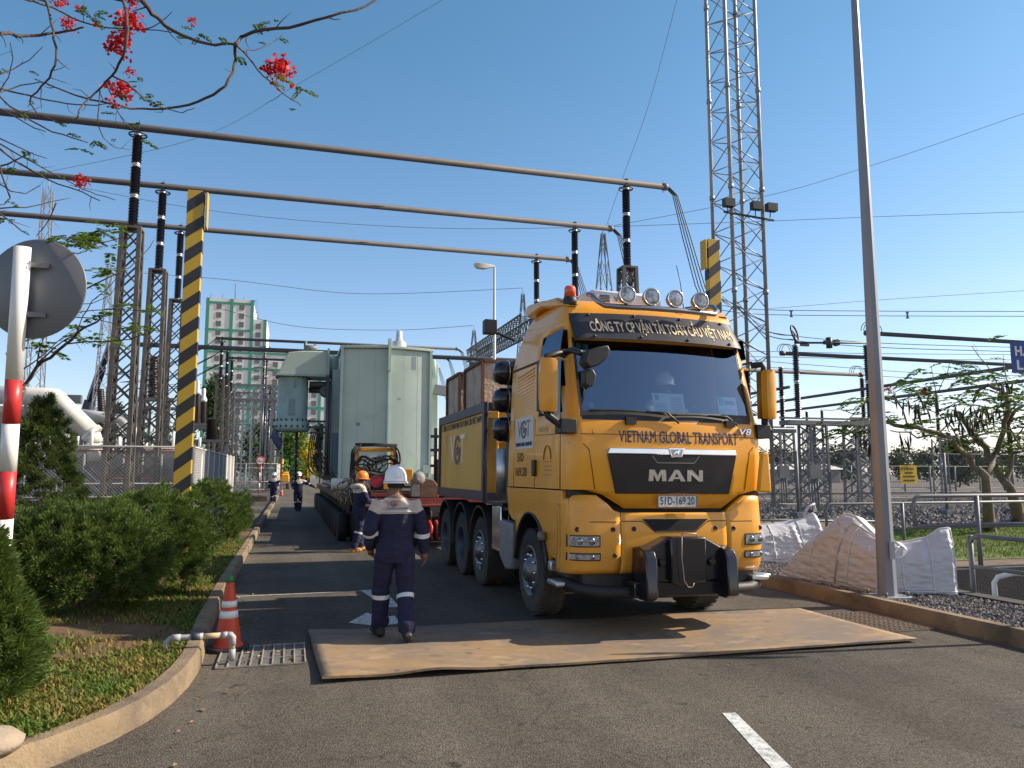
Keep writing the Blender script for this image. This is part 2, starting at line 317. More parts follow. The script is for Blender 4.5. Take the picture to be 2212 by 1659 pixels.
# left kerb: straight along the road, curving away to the left at the near corner
KL=[(-.84,24.0),(-.84,18),(-.84,12),(-.80,9.3),(-.76,8.3),(-.70,7.55),(-.72,7.0),(-.80,6.45),(-.98,5.85),(-1.25,5.35),(-1.62,4.95),(-2.2,4.6),(-3.2,4.25),(-5,3.95),(-9,3.6)]
def kerb(name,pts,h,w,side,mat):
    b=MB(); prof=[(0,-.1),(0.012,h-.03),(.035,h),(w-.02,h),(w,h-.02),(w,-.1)]
    P=[Vector((x,y,0)) for x,y in pts]; N=len(P); rows=[]
    for i,p in enumerate(P):
        d=(P[min(i+1,N-1)]-P[max(i-1,0)]).normalized(); nrm=Vector((d.y,-d.x,0))*side
        rows.append([p+nrm*a+Vector((0,0,z)) for a,z in prof])
    vs=[q for r in rows for q in r]; k=len(prof)
    fs=[(i*k+j,i*k+j+1,(i+1)*k+j+1,(i+1)*k+j) for i in range(N-1) for j in range(k-1)]
    fs+=[tuple(range(k)),tuple(range((N-1)*k,N*k))]
    b.add(vs,fs); o=b.build(name,mat,auto=35); return tag(o,kind='structure')
def dense(pts,step=.25):
    out=[]
    for (a,b_),(c,d) in zip(pts[:-1],pts[1:]):
        n=max(1,int(math.hypot(c-a,d-b_)/step))
        for i in range(n): out.append((a+(c-a)*i/n,b_+(d-b_)*i/n))
    return out+[pts[-1]]
def smooth2(p,it=3):
    for _ in range(it): p=[p[0]]+[((p[i-1][0]+2*p[i][0]+p[i+1][0])/4,(p[i-1][1]+2*p[i][1]+p[i+1][1])/4) for i in range(1,len(p)-1)]+[p[-1]]
    return p
KLD=smooth2(dense(KL,.3))
kerb('kerb_left',KLD,.17,.17,1,KERB)
kerb('kerb_left_beyond',dense([(-.84,60),(-.84,25.8)],2),.16,.2,1,KERB)
KR=dense([(7.15,3.0),(7.05,60)],1.)
kerb('kerb_right',KR,.17,.17,1,KERB)
# planted bed on the left (slightly crowned), gravel verge on the right
def bed():
    b=MB(); pts=[p for p in KLD if p[1]>=3.9]
    rows=[]
    for i,(x,y) in enumerate(KLD):
        row=[]
        d=Vector((KLD[min(i+1,len(KLD)-1)][0]-KLD[max(i-1,0)][0],KLD[min(i+1,len(KLD)-1)][1]-KLD[max(i-1,0)][1],0)).normalized(); nx,ny=d.y,-d.x
        for k,w in enumerate((.16,.5,1.0,1.8,2.8,4.0,6,9,13)):
            px,py=x+nx*w,y+ny*w
            if y<6.5:   # corner fan: blend to the left
                t=min(1,(6.5-y)/2.5); px=x+(nx*(1-t)+-.25*t)*w; py=y+(ny*(1-t)+.9*t)*w
            z=.11+.10*min(1,w/2)+.02*mnoise.noise(Vector((px*1.3,py*1.3,0)))
            row.append((px,py,z))
        rows.append(row)
    k=9; vs=[q for r in rows for q in r]; fs=[(i*k+j,i*k+j+1,(i+1)*k+j+1,(i+1)*k+j) for i in range(len(rows)-1) for j in range(k-1)]
    b.add(vs,fs,True); o=b.build('garden_bed',SOIL); tag(o,kind='structure'); return o
# simple robust bed instead of the fan: height field over a rectangle clipped by the kerb line
def kerb_x(y):
    for (x0,y0),(x1,y1) in zip(KLD[:-1],KLD[1:]):
        if (y0>=y>=y1): return x0+(x1-x0)*(y0-y)/max(1e-6,(y0-y1))
    return -.84 if y>20 else -9
def bed_z(x,y): 
    e=kerb_x(y)-x
    return .125+.09*min(1,max(0,e)/1.6)+.025*mnoise.noise(Vector((x*1.1,y*1.1,0)))
def bedfield():
    b=MB(); ys=[3.7+.2*i for i in range(int((24-3.7)/.2)+1)]; nx=34
    vs=[];fs=[]
    for y in ys:
        e=kerb_x(y)-.10
        for i in range(nx+1):
            t=(i/nx)**2*12; x=e-t; vs.append((x,y,bed_z(x,y)))
    k=nx+1
    for j in range(len(ys)-1):
        for i in range(nx): fs.append((j*k+i,j*k+i+1,(j+1)*k+i+1,(j+1)*k+i))
    b.add(vs,fs,True); o=b.build('garden_bed',SOIL); tag(o,kind='structure'); return o
bedfield()
VERGE=M('verge_gravel',(.085,.083,.085),.95,var=.5,vs=18,bump=1.,bs=35)
sheet('gravel_verge',[(7.2,3.0,8.75,14.5)],.10,VERGE)
RUST=M('bare_earth',(.14,.095,.065),.95,var=.3,vs=2,bump=.6,bs=30)
sheet('earth_verge',[(7.2,14.5,17.5,24.5),(8.75,10.76,17.5,14.5)],.09,RUST)
LAWN=M('lawn_soil',(.10,.13,.03),.95,var=.4,vs=3,bump=.8,bs=30)
sheet('lawn',[(10.5,11.9,40,19.0)],.10,LAWN)
# sunken culvert
x0,y0,x1,y1=PIT_R
b=MB(); PITM=M('pit_wall_shaded_concrete',(.04,.038,.038),.9,var=.3,vs=2,bump=.4,bs=30,dirt=(.03,.03,.03),da=.8,ds=1.2)  # wall colour darkened for the shade inside the pit as well as dirt
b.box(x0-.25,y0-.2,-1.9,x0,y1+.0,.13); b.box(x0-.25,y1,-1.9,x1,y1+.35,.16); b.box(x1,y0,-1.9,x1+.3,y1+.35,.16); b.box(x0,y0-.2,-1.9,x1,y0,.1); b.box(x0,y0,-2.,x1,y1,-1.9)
o=b.build('culvert_wall',PITM,loc=(x0,y0,0)); tag(o,'shade-darkened dirty concrete walls of the sunken culvert beside the gravel verge','culvert',kind='structure')
# stones of the verge and the yard (one stuff object each)
def stones(name,n,area,z,smin,smax,mat,seed,clip=None):
    rs=np.random.RandomState(seed); x=rs.uniform(area[0],area[2],n*3); y=rs.uniform(area[1],area[3],n*3)
    if clip is not None:
        k=clip(x,y); x=x[k]; y=y[k]
    x=x[:n]; y=y[:n]; n=len(x); s=rs.uniform(smin,smax,n)
    base=np.array([(1,0,0),(0,1,0),(-1,0,0),(0,-1,0),(0,0,1),(0,0,-1)],float)
    V=base[None]*(rs.uniform(.55,1.25,(n,6,1)))*s[:,None,None]; V[:,:,2]*=.75
    a=rs.uniform(0,6.28,n); c,si=np.cos(a)[:,None],np.sin(a)[:,None]
    X=V[:,:,0]*c-V[:,:,1]*si; Y_=V[:,:,0]*si+V[:,:,1]*c; V=np.stack([X+x[:,None],Y_+y[:,None],V[:,:,2]+z+s[:,None]*.25],-1)
    F0=np.array([(0,1,4),(1,2,4),(2,3,4),(3,0,4),(1,0,5),(2,1,5),(3,2,5),(0,3,5)]); F=(F0[None]+(np.arange(n)*6)[:,None,None]).reshape(-1,3)
    o=np_mesh(name,V.reshape(-1,3),F,mat,rnd=np.repeat(rs.uniform(0,1,n),6)); return o
STONE=leafmat('crushed_stone',(.05,.05,.055),(.26,.24,.23),0.,.9)
o=stones('verge_gravel',9000,(7.24,4.0,8.78,12.5),.10,.012,.032,STONE,3); tag(o,'dark crushed stone between the right kerb and the culvert','gravel',kind='stuff')
o=stones('yard_gravel',24000,(13,19.6,56,46),0,.05,.13,STONE,4); tag(o,'grey crushed stone inside the fenced yard on the right','gravel',kind='stuff')
# grass
def grass(name,n,fn,h,mat,seed,lean=.8):
    rs=np.random.RandomState(seed); P=fn(rs,n); n=len(P); a=rs.uniform(0,6.28,n); H=h*rs.uniform(.45,1.3,n); w=.004+.007*rs.uniform(0,1,n)
    dx,dy=np.cos(a),np.sin(a); le=lean*rs.uniform(.3,1.3,n)*H
    V=np.zeros((n,5,3)); sx,sy=-dy*w[...],dx*w[...]
    for k,(t,s) in enumerate(((0,1),(0,-1),(.55,.8),(.55,-.8),(1,0))):
        V[:,k,0]=P[:,0]+s*sx+dx*le*t**1.6; V[:,k,1]=P[:,1]+s*sy+dy*le*t**1.6; V[:,k,2]=P[:,2]+H*t*(1-.35*t*lean)
    F=np.array([(0,1,3),(0,3,2),(2,3,4)]); F=(F[None]+(np.arange(n)*5)[:,None,None]).reshape(-1,3)
    # dry and green patches
    r=np.array([.58+.55*mnoise.noise(Vector((p[0]*1.6,p[1]*1.6,3.))) for p in P])+rs.uniform(-.38,.38,n)
    return np_mesh(name,V.reshape(-1,3),F,mat,rnd=np.repeat(np.clip(r,0,1),5))
GRASS=leafmat('lawn_grass',(.33,.21,.07),(.055,.14,.012),.25,.7)
GR=MATS['lawn_grass'].node_tree.nodes
for n_ in GR:
    if n_.type=='VALTORGB': n_.color_ramp.elements.new(.45).color=(.165,.165,.035,1)
def bedpts(rs,n):
    y=3.7+ (rs.uniform(0,1,n)**1.9)*16; d=rs.uniform(0,1,n)**1.25*5.2
    P=[]
    for yy,dd in zip(y,d):
        x=kerb_x(yy)-.16-dd
        if mnoise.noise(Vector((x*.9,yy*.9,7)))<-.33 and rs.uniform()<.8: continue
        if ((x+1.75)/.7)**2+((yy-8.7)/.42)**2<1 and rs.uniform()<.93: continue      # bare soil below the big shrub
        P.append((x,yy,bed_z(x,yy)-.004))
    return np.array(P)
o=grass('lawn_grass',150000,bedpts,.062,GRASS,5); tag(o,'patchy green and dry grass of the roadside bed on the left','grass',kind='stuff')
GRASS2=leafmat('lawn_grass_fresh',(.16,.17,.04),(.06,.16,.012),.3,.7)
def lawnpts(rs,n): return np.stack([rs.uniform(10.6,30,n),rs.uniform(12.0,18.9,n),np.full(n,.10)],-1)
o=grass('verge_grass',26000,lawnpts,.11,GRASS2,6); tag(o,'fresh green grass strip behind the steel railings','grass',kind='stuff')
# painted road markings, and one sliver of sunlight painted as a pale strip
MARK=M('marking_and_sliver_paint',(.55,.56,.55),.8,var=.2,vs=5,dirt=(.13,.12,.11),da=.95,ds=16,dlo=.47,bump=.3,bs=80)
b=MB()
def flat(pts,z=.004): b.add([(x,y,z) for x,y in pts],[tuple(range(len(pts)))])
flat([(3.09,5.19),(3.19,5.17),(2.92,4.12),(2.80,4.15)][::-1]); flat([(2.86,3.4),(2.98,3.4),(2.85,2.4),(2.73,2.4)][::-1])
flat([(.70,9.42),(1.05,9.08),(1.10,9.16),(1.28,9.2),(1.28,9.72),(1.10,9.62),(.97,10.02)])
flat([(1.05,11.93),(1.24,10.35),(1.42,10.3),(1.40,11.9)])
flat([(-.72,11.80),(1.06,11.84),(1.06,11.875),(-.72,11.84)])  # thin pale strip stands in for a sliver of sunlight across the road
o=b.build('markings_and_sun_sliver',MARK,norm=False); tag(o,kind='structure')
# drain gratings
def grating(x0,y0,x1,y1,nx,ny,lab,mat):
    t=thing('drain_grating',lab,'drain grating',((x0+x1)/2,(y0+y1)/2,.003))
    c=MB(); c.add([(x0,y0,.0045),(x1,y0,.0045),(x1,y1,.0045),(x0,y1,.0045)],[(0,1,2,3)]); c.build('drain_channel',M('drain_channel',(.11,.108,.10),.8,var=.3,vs=9),t,world=True,norm=False)
    c=MB()
    for i in range(nx+1): x=x0+(x1-x0)*i/nx; c.box(x-.006,y0,.006,x+.006,y1,.022)
    for j in range(ny+1): y=y0+(y1-y0)*j/ny; c.box(x0-.004,y-.004,.004,x1+.004,y+.004,.018)
    c.build('steel_bars',mat,t,world=True)
    return t
RUSTY=M('rusty_steel',(.20,.13,.085),.75,.2,var=.4,vs=8,dirt=(.09,.05,.03),da=.6,ds=5)
grating(-.60,7.55,.18,8.4,8,3,'rusty steel bar drain grating beside the orange cone',M('grating_steel',(.36,.32,.27),.6,.3,var=.35,vs=9,dirt=(.2,.1,.05),da=.5,ds=6))
grating(6.2,7.2,7.0,8.3,12,14,'dusty fine mesh drain grating by the right kerb',M('dusty_steel',(.25,.2,.16),.8,.1,var=.3,vs=8))
# the steel sheet laid across the road
PLATE=M('plate_rust',(.30,.20,.105),.72,.0,var=.22,vs=1.2,bump=.25,bs=14,dirt=(.145,.115,.105),da=.85,ds=1.1,dlo=.44,stretch=(1,1.6,1))
def plate_stains():
    m=PLATE; n=m.node_tree.nodes; l=m.node_tree.links; b=n['Principled BSDF']; src=b.inputs['Base Color'].links[0].from_socket; tc=n.new('ShaderNodeTexCoord')
    for sc,lo,hi,col,st in ((.6,.44,.60,(.15,.12,.10,1),(1,1.3,1)),(2.4,.56,.72,(.42,.31,.18,1),(.8,1.6,1)),(6.,.60,.70,(.07,.05,.04,1),(1,1,1)),(1.3,.58,.7,(.30,.15,.06,1),(1.3,.9,1))):
        mp=n.new('ShaderNodeMapping'); mp.inputs['Scale'].default_value=st; l.new(tc.outputs['Object'],mp.inputs[0]); z=n.new('ShaderNodeTexNoise'); z.inputs['Scale'].default_value=sc; z.inputs['Detail'].default_value=8; z.inputs['Roughness'].default_value=.65; l.new(mp.outputs[0],z.inputs['Vector'])
        r=n.new('ShaderNodeMapRange'); r.inputs[1].default_value=lo; r.inputs[2].default_value=hi; r.inputs[4].default_value=.75; l.new(z.outputs[0],r.inputs[0]); k=n.new('ShaderNodeMix'); k.data_type='RGBA'; l.new(r.outputs[0],k.inputs[0]); l.new(src,k.inputs[6]); k.inputs[7].default_value=col; src=k.outputs[2]
    l.new(src,b.inputs['Base Color'])
plate_stains()
def plate():
    A,B,C,D=Vector((.30,6.80,0)),Vector((6.32,6.72,0)),Vector((6.32,8.70,0)),Vector((.23,8.90,0))
    nx,ny=60,16
    def fn(u,v,dz):
        p=(A*(1-u)+B*u)*(1-v)+(D*(1-u)+C*u)*v
        e=.0
        ed=max(0,1-v*5)
        p.y+= .03*mnoise.noise(Vector((u*9,1,0)))*ed
        z=.012+.02*ed*(.5+.5*mnoise.noise(Vector((u*3.2,4,0))))+.035*ed*math.exp(-((u-.16)/.05)**2)+.02*math.exp(-((u-.0)/.06)**2)
        z+=.006*mnoise.noise(Vector((u*4,v*2,2)))
        return Vector((p.x,p.y,max(.006,z)+dz))
    b=MB(); b.grid(lambda u,v:fn(u,v,.02),nx,ny); b.grid(lambda u,v:fn(u,v,0),nx,ny)
    k=nx+1; n1=(nx+1)*(ny+1)
    for i in range(nx): b.f+= [[i,i+1,n1+i+1,n1+i],[ny*k+i,ny*k+i+1,n1+ny*k+i+1,n1+ny*k+i]]; b.mi+=[0,0]; b.sm+=[False,False]
    for j in range(ny): b.f+= [[j*k,(j+1)*k,n1+(j+1)*k,n1+j*k],[j*k+nx,(j+1)*k+nx,n1+(j+1)*k+nx,n1+j*k+nx]]; b.mi+=[0,0]; b.sm+=[False,False]
    o=b.build('steel_plate',PLATE,loc=(3.3,7.8,0)); tag(o,'wide rusty steel sheet lying across the road before the truck','steel plate')
plate()

# dry leaves and crumbs lying on the road
def litter():
    rs=np.random.RandomState(12); n=110; x=rs.uniform(-.6,6.9,n); y=rs.uniform(3.2,24,n)**1.0; a=rs.uniform(0,6.28,n); L=rs.uniform(.012,.035,n)
    x[:70]=-.72+np.abs(rs.normal(size=70))*.25; x[70:95]=rs.uniform(-.55,.15,25); y[70:95]=rs.uniform(7.5,8.4,25); z=np.where((x>.2)&(x<6.4)&(y>6.7)&(y<8.95),.05,.012)
    d=np.stack([np.cos(a),np.sin(a)],1); s=np.stack([-d[:,1],d[:,0]],1); V=np.zeros((n,4,3))
    for k,(p,q) in enumerate(((-1,0),(0,.45),(1,0),(0,-.45))): V[:,k,:2]=np.stack([x,y],1)+d*p*L[:,None]+s*q*L[:,None]; V[:,k,2]=z+(.012 if k==1 else 0)
    o=np_mesh('fallen_leaves',V.reshape(-1,3),np.arange(n*4).reshape(n,4),leafmat('dry_leaf',(.10,.05,.02),(.34,.22,.09),0,.8),rnd=np.repeat(rs.uniform(0,1,n),4)); tag(o,'dry leaf litter scattered along the kerb and the grating','fallen leaves',kind='stuff')
litter()
# ================================================================ HEAVY TRACTOR TRUCK
def lerp_tab(tab,z):
    if z<=tab[0][0]: return tab[0][1:]
    for a,b in zip(tab[:-1],tab[1:]):
        if z<=b[0]:
            t=(z-a[0])/(b[0]-a[0]); return tuple(p+(q-p)*t for p,q in zip(a[1:],b[1:]))
    return tab[-1][1:]
#      z     y front  half width  y rear
CAB=[(1.36,.03,1.235,2.56),(1.56,.02,1.24,2.55),(1.95,.0,1.24,2.52),(2.15,.01,1.24,2.50),(2.30,.035,1.235,2.49),(2.42,.08,1.232,2.47),(2.72,.165,1.23,2.45),(3.02,.255,1.222,2.43),(3.16,.30,1.215,2.42),(3.27,.335,1.20,2.38),(3.40,.375,1.18,2.30),(3.52,.42,1.155,2.2),(3.66,.47,1.12,2.13),(3.78,.60,1.06,2.07),(3.87,.92,.98,2.03),(3.94,1.4,.90,2.0)]
def cab_y(x,z):
    yf,hw,yr=lerp_tab(CAB,z); ax=abs(x); y=yf+.085*(min(ax,1.06)/1.06)**2
    if ax>1.06: t=min(1,(ax-1.06)/(hw-1.06+1e-6)); y+=.26*(1-math.sqrt(max(0,1-t*t)))
    return y
TRUCK=thing('tractor_truck','huge yellow four axle heavy haulage truck with black grille and roof lamps','truck',(4.10,7.75,0))
TRUCK.rotation_euler=(0,R(.6),0)
def text_mesh(txt,h,width=None,bold=.0,ext=.004,italic=0,spacing=1.):
    c=bpy.data.curves.new('lettering','FONT'); c.body=txt; c.align_x='LEFT'; c.extrude=ext; c.bevel_depth=bold; c.bevel_resolution=0; c.shear=italic; c.space_character=spacing; c.resolution_u=3
    o=bpy.data.objects.new('lettering',c); COL.objects.link(o); dg=bpy.context.evaluated_depsgraph_get(); dg.update()
    me=bpy.data.meshes.new_from_object(o.evaluated_get(dg)); bpy.data.objects.remove(o); bpy.data.curves.remove(c)
    co=[v.co.copy() for v in me.vertices]; fs=[list(p.vertices) for p in me.polygons]; bpy.data.meshes.remove(me)
    x0=min(v.x for v in co); x1=max(v.x for v in co); caps=[v.y for v in co]
    sx=h/.72; sx=(width/(x1-x0)) if width else sx; sy=h/.72
    return [Vector(((v.x-x0)*sx,v.y*sy,v.z)) for v in co],fs
def lettering(txt,h,width,org,uax,vax,mat,parent,surf=None,bold=.012,ext=.004,italic=0,world=False,name='lettering',spacing=1.):
    """letters whose lower left corner is org; surf(p)->p moves each point onto a curved panel"""
    co,fs=text_mesh(txt,h,width,bold,ext,italic,spacing); org=Vector(org); uax=Vector(uax).normalized(); vax=Vector(vax).normalized(); nn=uax.cross(vax)
    b=MB(); vs=[]
    for v in co:
        p=org+uax*v.x+vax*v.y
        if surf: p=surf(p)
        vs.append(p+nn*(v.z*(1 if ext>=.008 else .12)))
    b.add(vs,fs); return b.build(name,mat,parent,world=world)
XF=[-1.06,-.85,-.6,-.3,0,.3,.6,.85,1.06]
def outline(z):
    yf,hw,yr=lerp_tab(CAB,z); pts=[]
    yc=yf+.085+.26
    side=[yr-.06,2.2 if yr>2.3 else yr-.12,1.75,1.30,1.16,.75,max(.40,yc+.02)]
    side=[max(y,yc+.02+.012*(6-k)) for k,y in enumerate(side)]
    yr=max(yr,side[0]+.05)
    pts.append((-hw+.10,yr))
    for y in side: pts.append((-hw,y))
    for t in (.25,.5,.75,.92):
        a=math.pi/2*t; pts.append((-(1.06+(hw-1.06)*math.cos(a)),yf+.085+.26*(1-math.sin(a))))
    for x in XF: pts.append((x,yf+.085*(x/1.06)**2))
    L=[(-x,y) for x,y in pts[:12]][::-1]
    return pts+L
def cab():
    b=MB(); zs=[c[0] for c in CAB]; vs=[]; fs=[]
    for z in zs:
        for x,y in outline(z):
            zz=z
            if z==1.36 and abs(x)>.70 : zz=min(1.56,1.36+max(0,abs(x)-.72)*1.15)
            vs.append((x,y,zz))
    k=len(outline(2)); 
    for i in range(len(zs)-1):
        for j in range(k-1):
            q=[vs[i*k+j],vs[i*k+j+1],vs[(i+1)*k+j+1],vs[(i+1)*k+j]]
            cx=sum(p[0] for p in q)/4; cy=sum(p[1] for p in q)/4; cz=sum(p[2] for p in q)/4
            if abs(cx)<1.06 and 2.42<cz<3.30 and cy<.6: continue                    # windscreen opening
            if abs(cx)>1.1 and .40<cy<1.16 and 2.42<cz<3.02: continue               # door window
            if abs(cx)>1.1 and .40<cy<1.16 and 3.16<cz<3.40: continue               # upper side window
            fs.append((i*k+j,i*k+j+1,(i+1)*k+j+1,(i+1)*k+j))
        fs.append((i*k+k-1,i*k,(i+1)*k,(i+1)*k+k-1))
    top=(len(zs)-1)*k; fs.append(tuple(range(top,top+k)))
    b.add(vs,fs,True); o=b.build('cab_body',YEL,TRUCK,auto=33)
    s=o.modifiers.new('thickness','SOLIDIFY'); s.thickness=.03; s.offset=-1
    return o
CABO=cab()
def front(p,off=-.003): return Vector((p.x,cab_y(p.x,p.z)+off,p.z))
# windscreen, with a black frit border and rubber
GLS=glassmat('windscreen_glass',(.74,.82,.86),.24,refl=(.55,.78,1.)); GLD=glassmat('side_glass',(.2,.25,.3),.12,refl=(.4,.52,.68))
b=MB(); b.grid(lambda u,v:Vector((-1.075+2.15*u,cab_y(-1.075+2.15*u,2.40+.9*v)+.004,2.40+.9*v)),24,10); ws=b.build('windscreen',GLS,TRUCK)
b=MB()
def strip(x0,z0,x1,z1,n=16,off=-.002):
    b.grid(lambda u,v:front(Vector((x0+(x1-x0)*u,0,z0+(z1-z0)*v)),off),n,2)
b2=b
strip(-1.06,2.33,1.06,2.435); strip(-1.075,2.36,-1.045,3.3,2); strip(1.045,2.36,1.075,3.3,2)
b.build('screen_seal',BLK,ws)
for s in (-1,1):
    g=MB()
    for (y0,y1,z0,z1) in ((.38,1.19,2.40,3.04),(.42,1.16,3.15,3.41)):
        g.grid(lambda u,v:Vector((s*(lerp_tab(CAB,z0+(z1-z0)*v)[1]-.004),y0+(y1-y0)*u,z0+(z1-z0)*v)),2,3)
    g.build('side_window',GLD,TRUCK)
# dim interior: floor, back wall, dashboard, seats, steering wheel
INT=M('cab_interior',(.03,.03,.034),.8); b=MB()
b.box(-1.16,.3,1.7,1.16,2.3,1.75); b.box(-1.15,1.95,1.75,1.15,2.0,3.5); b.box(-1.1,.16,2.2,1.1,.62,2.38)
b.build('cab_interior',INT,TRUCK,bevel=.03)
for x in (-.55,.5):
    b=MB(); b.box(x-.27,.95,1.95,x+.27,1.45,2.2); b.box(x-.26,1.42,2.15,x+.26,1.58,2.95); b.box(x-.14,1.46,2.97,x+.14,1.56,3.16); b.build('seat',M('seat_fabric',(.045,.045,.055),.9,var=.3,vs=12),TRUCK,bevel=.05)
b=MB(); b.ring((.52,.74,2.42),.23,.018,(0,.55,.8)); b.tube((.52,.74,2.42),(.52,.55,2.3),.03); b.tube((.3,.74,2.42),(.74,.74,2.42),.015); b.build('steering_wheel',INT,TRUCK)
# papers behind the glass and stickers
PAP=M('paper',(.8,.82,.8),.8); PRN=M('paper_print',(.25,.27,.3),.8)
def paper(cx,cz,w,h,name,extra):
    b=MB(); f=lambda u,v:front(Vector((cx-w/2+w*u,0,cz-h/2+h*v)),.03); b.grid(f,3,3); p=b.build(name,PAP,TRUCK)
    b=MB()
    for (u0,v0,u1,v1) in extra: b.grid(lambda u,v:front(Vector((cx-w/2+w*(u0+(u1-u0)*u),0,cz-h/2+h*(v0+(v1-v0)*v))),.026),1,1)
    b.build('print',PRN,p); return p
lines=[(.56,.1+.085*i,.94,.125+.085*i) for i in range(9)]+[(.06,.1+.07*i,.42,.12+.07*i) for i in range(6)]+[(.08,.66,.2,.93)]
paper(.01,2.545,.40,.235,'paper_permit',lines)
p=paper(.80,2.53,.27,.245,'paper_permit',[(.06,.1+.09*i,.9,.12+.09*i) for i in range(4)])
b=MB(); b.grid(lambda u,v:front(Vector((.68+.07*u,0,2.55+.1*v)),.024),1,1); b.build('print',M('teal_print',(.05,.45,.42),.8),p)
b=MB(); b.grid(lambda u,v:front(Vector((.77+.13*u,0,2.56+.05*v)),.024),1,1); b.build('print',M('blue_print',(.05,.2,.5),.8),p)
b=MB(); b.grid(lambda u,v:front(Vector((-1.03+.16*u,0,3.06+.1*v)),.02),1,1)
b.build('windscreen_sticker',M('sticker_grey',(.4,.5,.48),.7),TRUCK)
for cx,cz,r,mm in ((-1.0,3.2,.035,'dim'),(-.92,3.19,.038,'dim'),(-.93,2.50,.035,'teal')):
    b=MB(); c=front(Vector((cx,0,cz)),.014); b.lathe([(r,-.001),(r,.001)],c,(0,-1,.3),16); b.build('round_sticker',M('sticker_'+mm,(.10,.26,.2) if mm=='dim' else (.03,.38,.38),.6),TRUCK)
# sun visor with the company name
def vis(u,v,o=0):
    x=-1.075+2.215*u; z=3.275+.345*v; y=cab_y(x*.93,z)-.10+.07*v-.05*(1-v)+o
    if abs(x)>1.0: y+=.10*((abs(x)-1.0)/.13)**2
    return Vector((x,y,z+.02*(1-(x/1.13)**2)-.02))
VIS=M('visor_plastic',(.022,.022,.03),.38,dirt=(.05,.045,.05),da=.4,ds=2); b=MB(); b.grid(vis,28,5); b.grid(lambda u,v:vis(u,v,.02),28,5)
vo=b.build('sun_visor',VIS,TRUCK); 
lettering('CÔNG TY CP VẬN TẢI TOÀN CẦU VIỆT NAM',.135,1.86,(-.88,0,3.375),(1,0,0),(0,0,1),M('cream_lettering',(.85,.68,.42),.5),vo,surf=lambda p:vis((p.x+1.075)/2.215,(p.z-3.275)/.345,-.004),bold=.022)
b=MB()
for x in (-.86,-.3,.3,.88):
    for v in (.93,.1): c=vis((x+1.075)/2.215,v,-.004); b.lathe([(.018,0),(.018,.012),(.008,.018)],c,(0,-1,0),10)
b.build('visor_bolts',BLK,vo)
# front panel details
b=MB(); f=lambda pts,off:[front(Vector((x,0,z)),off) for x,z in pts]
def patch(b,tl,tr,bl,br,off,nx=12,nz=4):
    def fn(u,v):
        x0=bl[0]+(tl[0]-bl[0])*v; x1=br[0]+(tr[0]-br[0])*v; z0=bl[1]+(tl[1]-bl[1])*v; z1=br[1]+(tr[1]-br[1])*v
        return front(Vector((x0+(x1-x0)*u,0,z0+(z1-z0)*u)),off)
    b.grid(fn,nx,nz)
def slab(b,tl,tr,bl,br,off,th):
    n=12
    fn=lambda u,v,o:(lambda x0,x1,z0,z1:front(Vector((x0+(x1-x0)*u,0,z0+(z1-z0)*u)),o))(bl[0]+(tl[0]-bl[0])*v,br[0]+(tr[0]-br[0])*v,bl[1]+(tl[1]-bl[1])*v,br[1]+(tr[1]-br[1])*v)
    nv=4; g=[fn(i/n,j/nv,off) for j in range(nv+1) for i in range(n+1)]; k=n+1; G=len(g)
    ring=[i for i in range(n)]+[n+j*k for j in range(nv)]+[nv*k+n-i for i in range(n)]+[(nv-j)*k for j in range(nv)]
    rv=[(r%k,r//k) for r in ring]; g+=[fn(i/n,j/nv,off+th) for i,j in rv]; m=len(ring)
    b.add(g,[(j*k+i,j*k+i+1,(j+1)*k+i+1,(j+1)*k+i) for j in range(nv) for i in range(n)]+[(ring[i],ring[(i+1)%m],G+(i+1)%m,G+i) for i in range(m)])
b=MB(); slab(b,(-.80,1.955),(.80,1.955),(-.70,1.52),(.70,1.52),-.022,.03); gr=b.build('grille',GLB,TRUCK,bevel=.008)
b=MB(); slab(b,(-.78,2.02),(.78,2.02),(-.805,1.955),(.805,1.955),-.034,.04); b.build('grille_chrome_strip',CHR,gr,bevel=.008)
b=MB(); slab(b,(-.285,1.935),(.285,1.935),(-.225,1.865),(.225,1.865),-.026,.004); b.build('grille_recess',BLK,gr)
b=MB()
for q in ((-.29,1.94,-.228,1.862),(-.228,1.862,.228,1.862),(.228,1.862,.29,1.94)): b.bar(front(Vector((q[0],0,q[1])),-.026),front(Vector((q[2],0,q[3])),-.026),.009)
b.build('recess_rim',M('dim_chrome',(.2,.2,.22),.3,.9),gr)
b=MB(); slab(b,(-.10,2.03),(.10,2.03),(-.07,1.925),(.07,1.925),-.046,.02); b.build('badge',CHR,gr,bevel=.006)
b=MB(); slab(b,(-.078,2.012),(.078,2.012),(-.055,1.943),(.055,1.943),-.050,.005); b.build('badge_field',M('badge_silver',(.3,.31,.33),.4,.8),gr)
b=MB(); lion=[(-.045,1.955),(-.03,1.957),(-.018,1.972),(.004,1.975),(.012,1.955),(.024,1.956),(.022,1.975),(.034,1.988),(.046,1.985),(.04,2.0),(.024,2.003),(.006,1.992),(-.02,1.988),(-.034,1.972)]
b.add([front(Vector((x,0,z)),-.056) for x,z in lion],[tuple(range(len(lion)))]); b.build('lion_emblem',CHR,gr)
b=MB(); hh=.125
GLY={'M':[(0,0),(.045,1),(.33,1),(.5,.45),(.67,1),(.955,1),(1,0),(.74,0),(.72,.62),(.56,0),(.44,0),(.28,.62),(.26,0)],'N':[(0,0),(0,1),(.30,1),(.74,.42),(.74,1),(1,1),(1,0),(.72,0),(.26,.60),(.26,0)]}
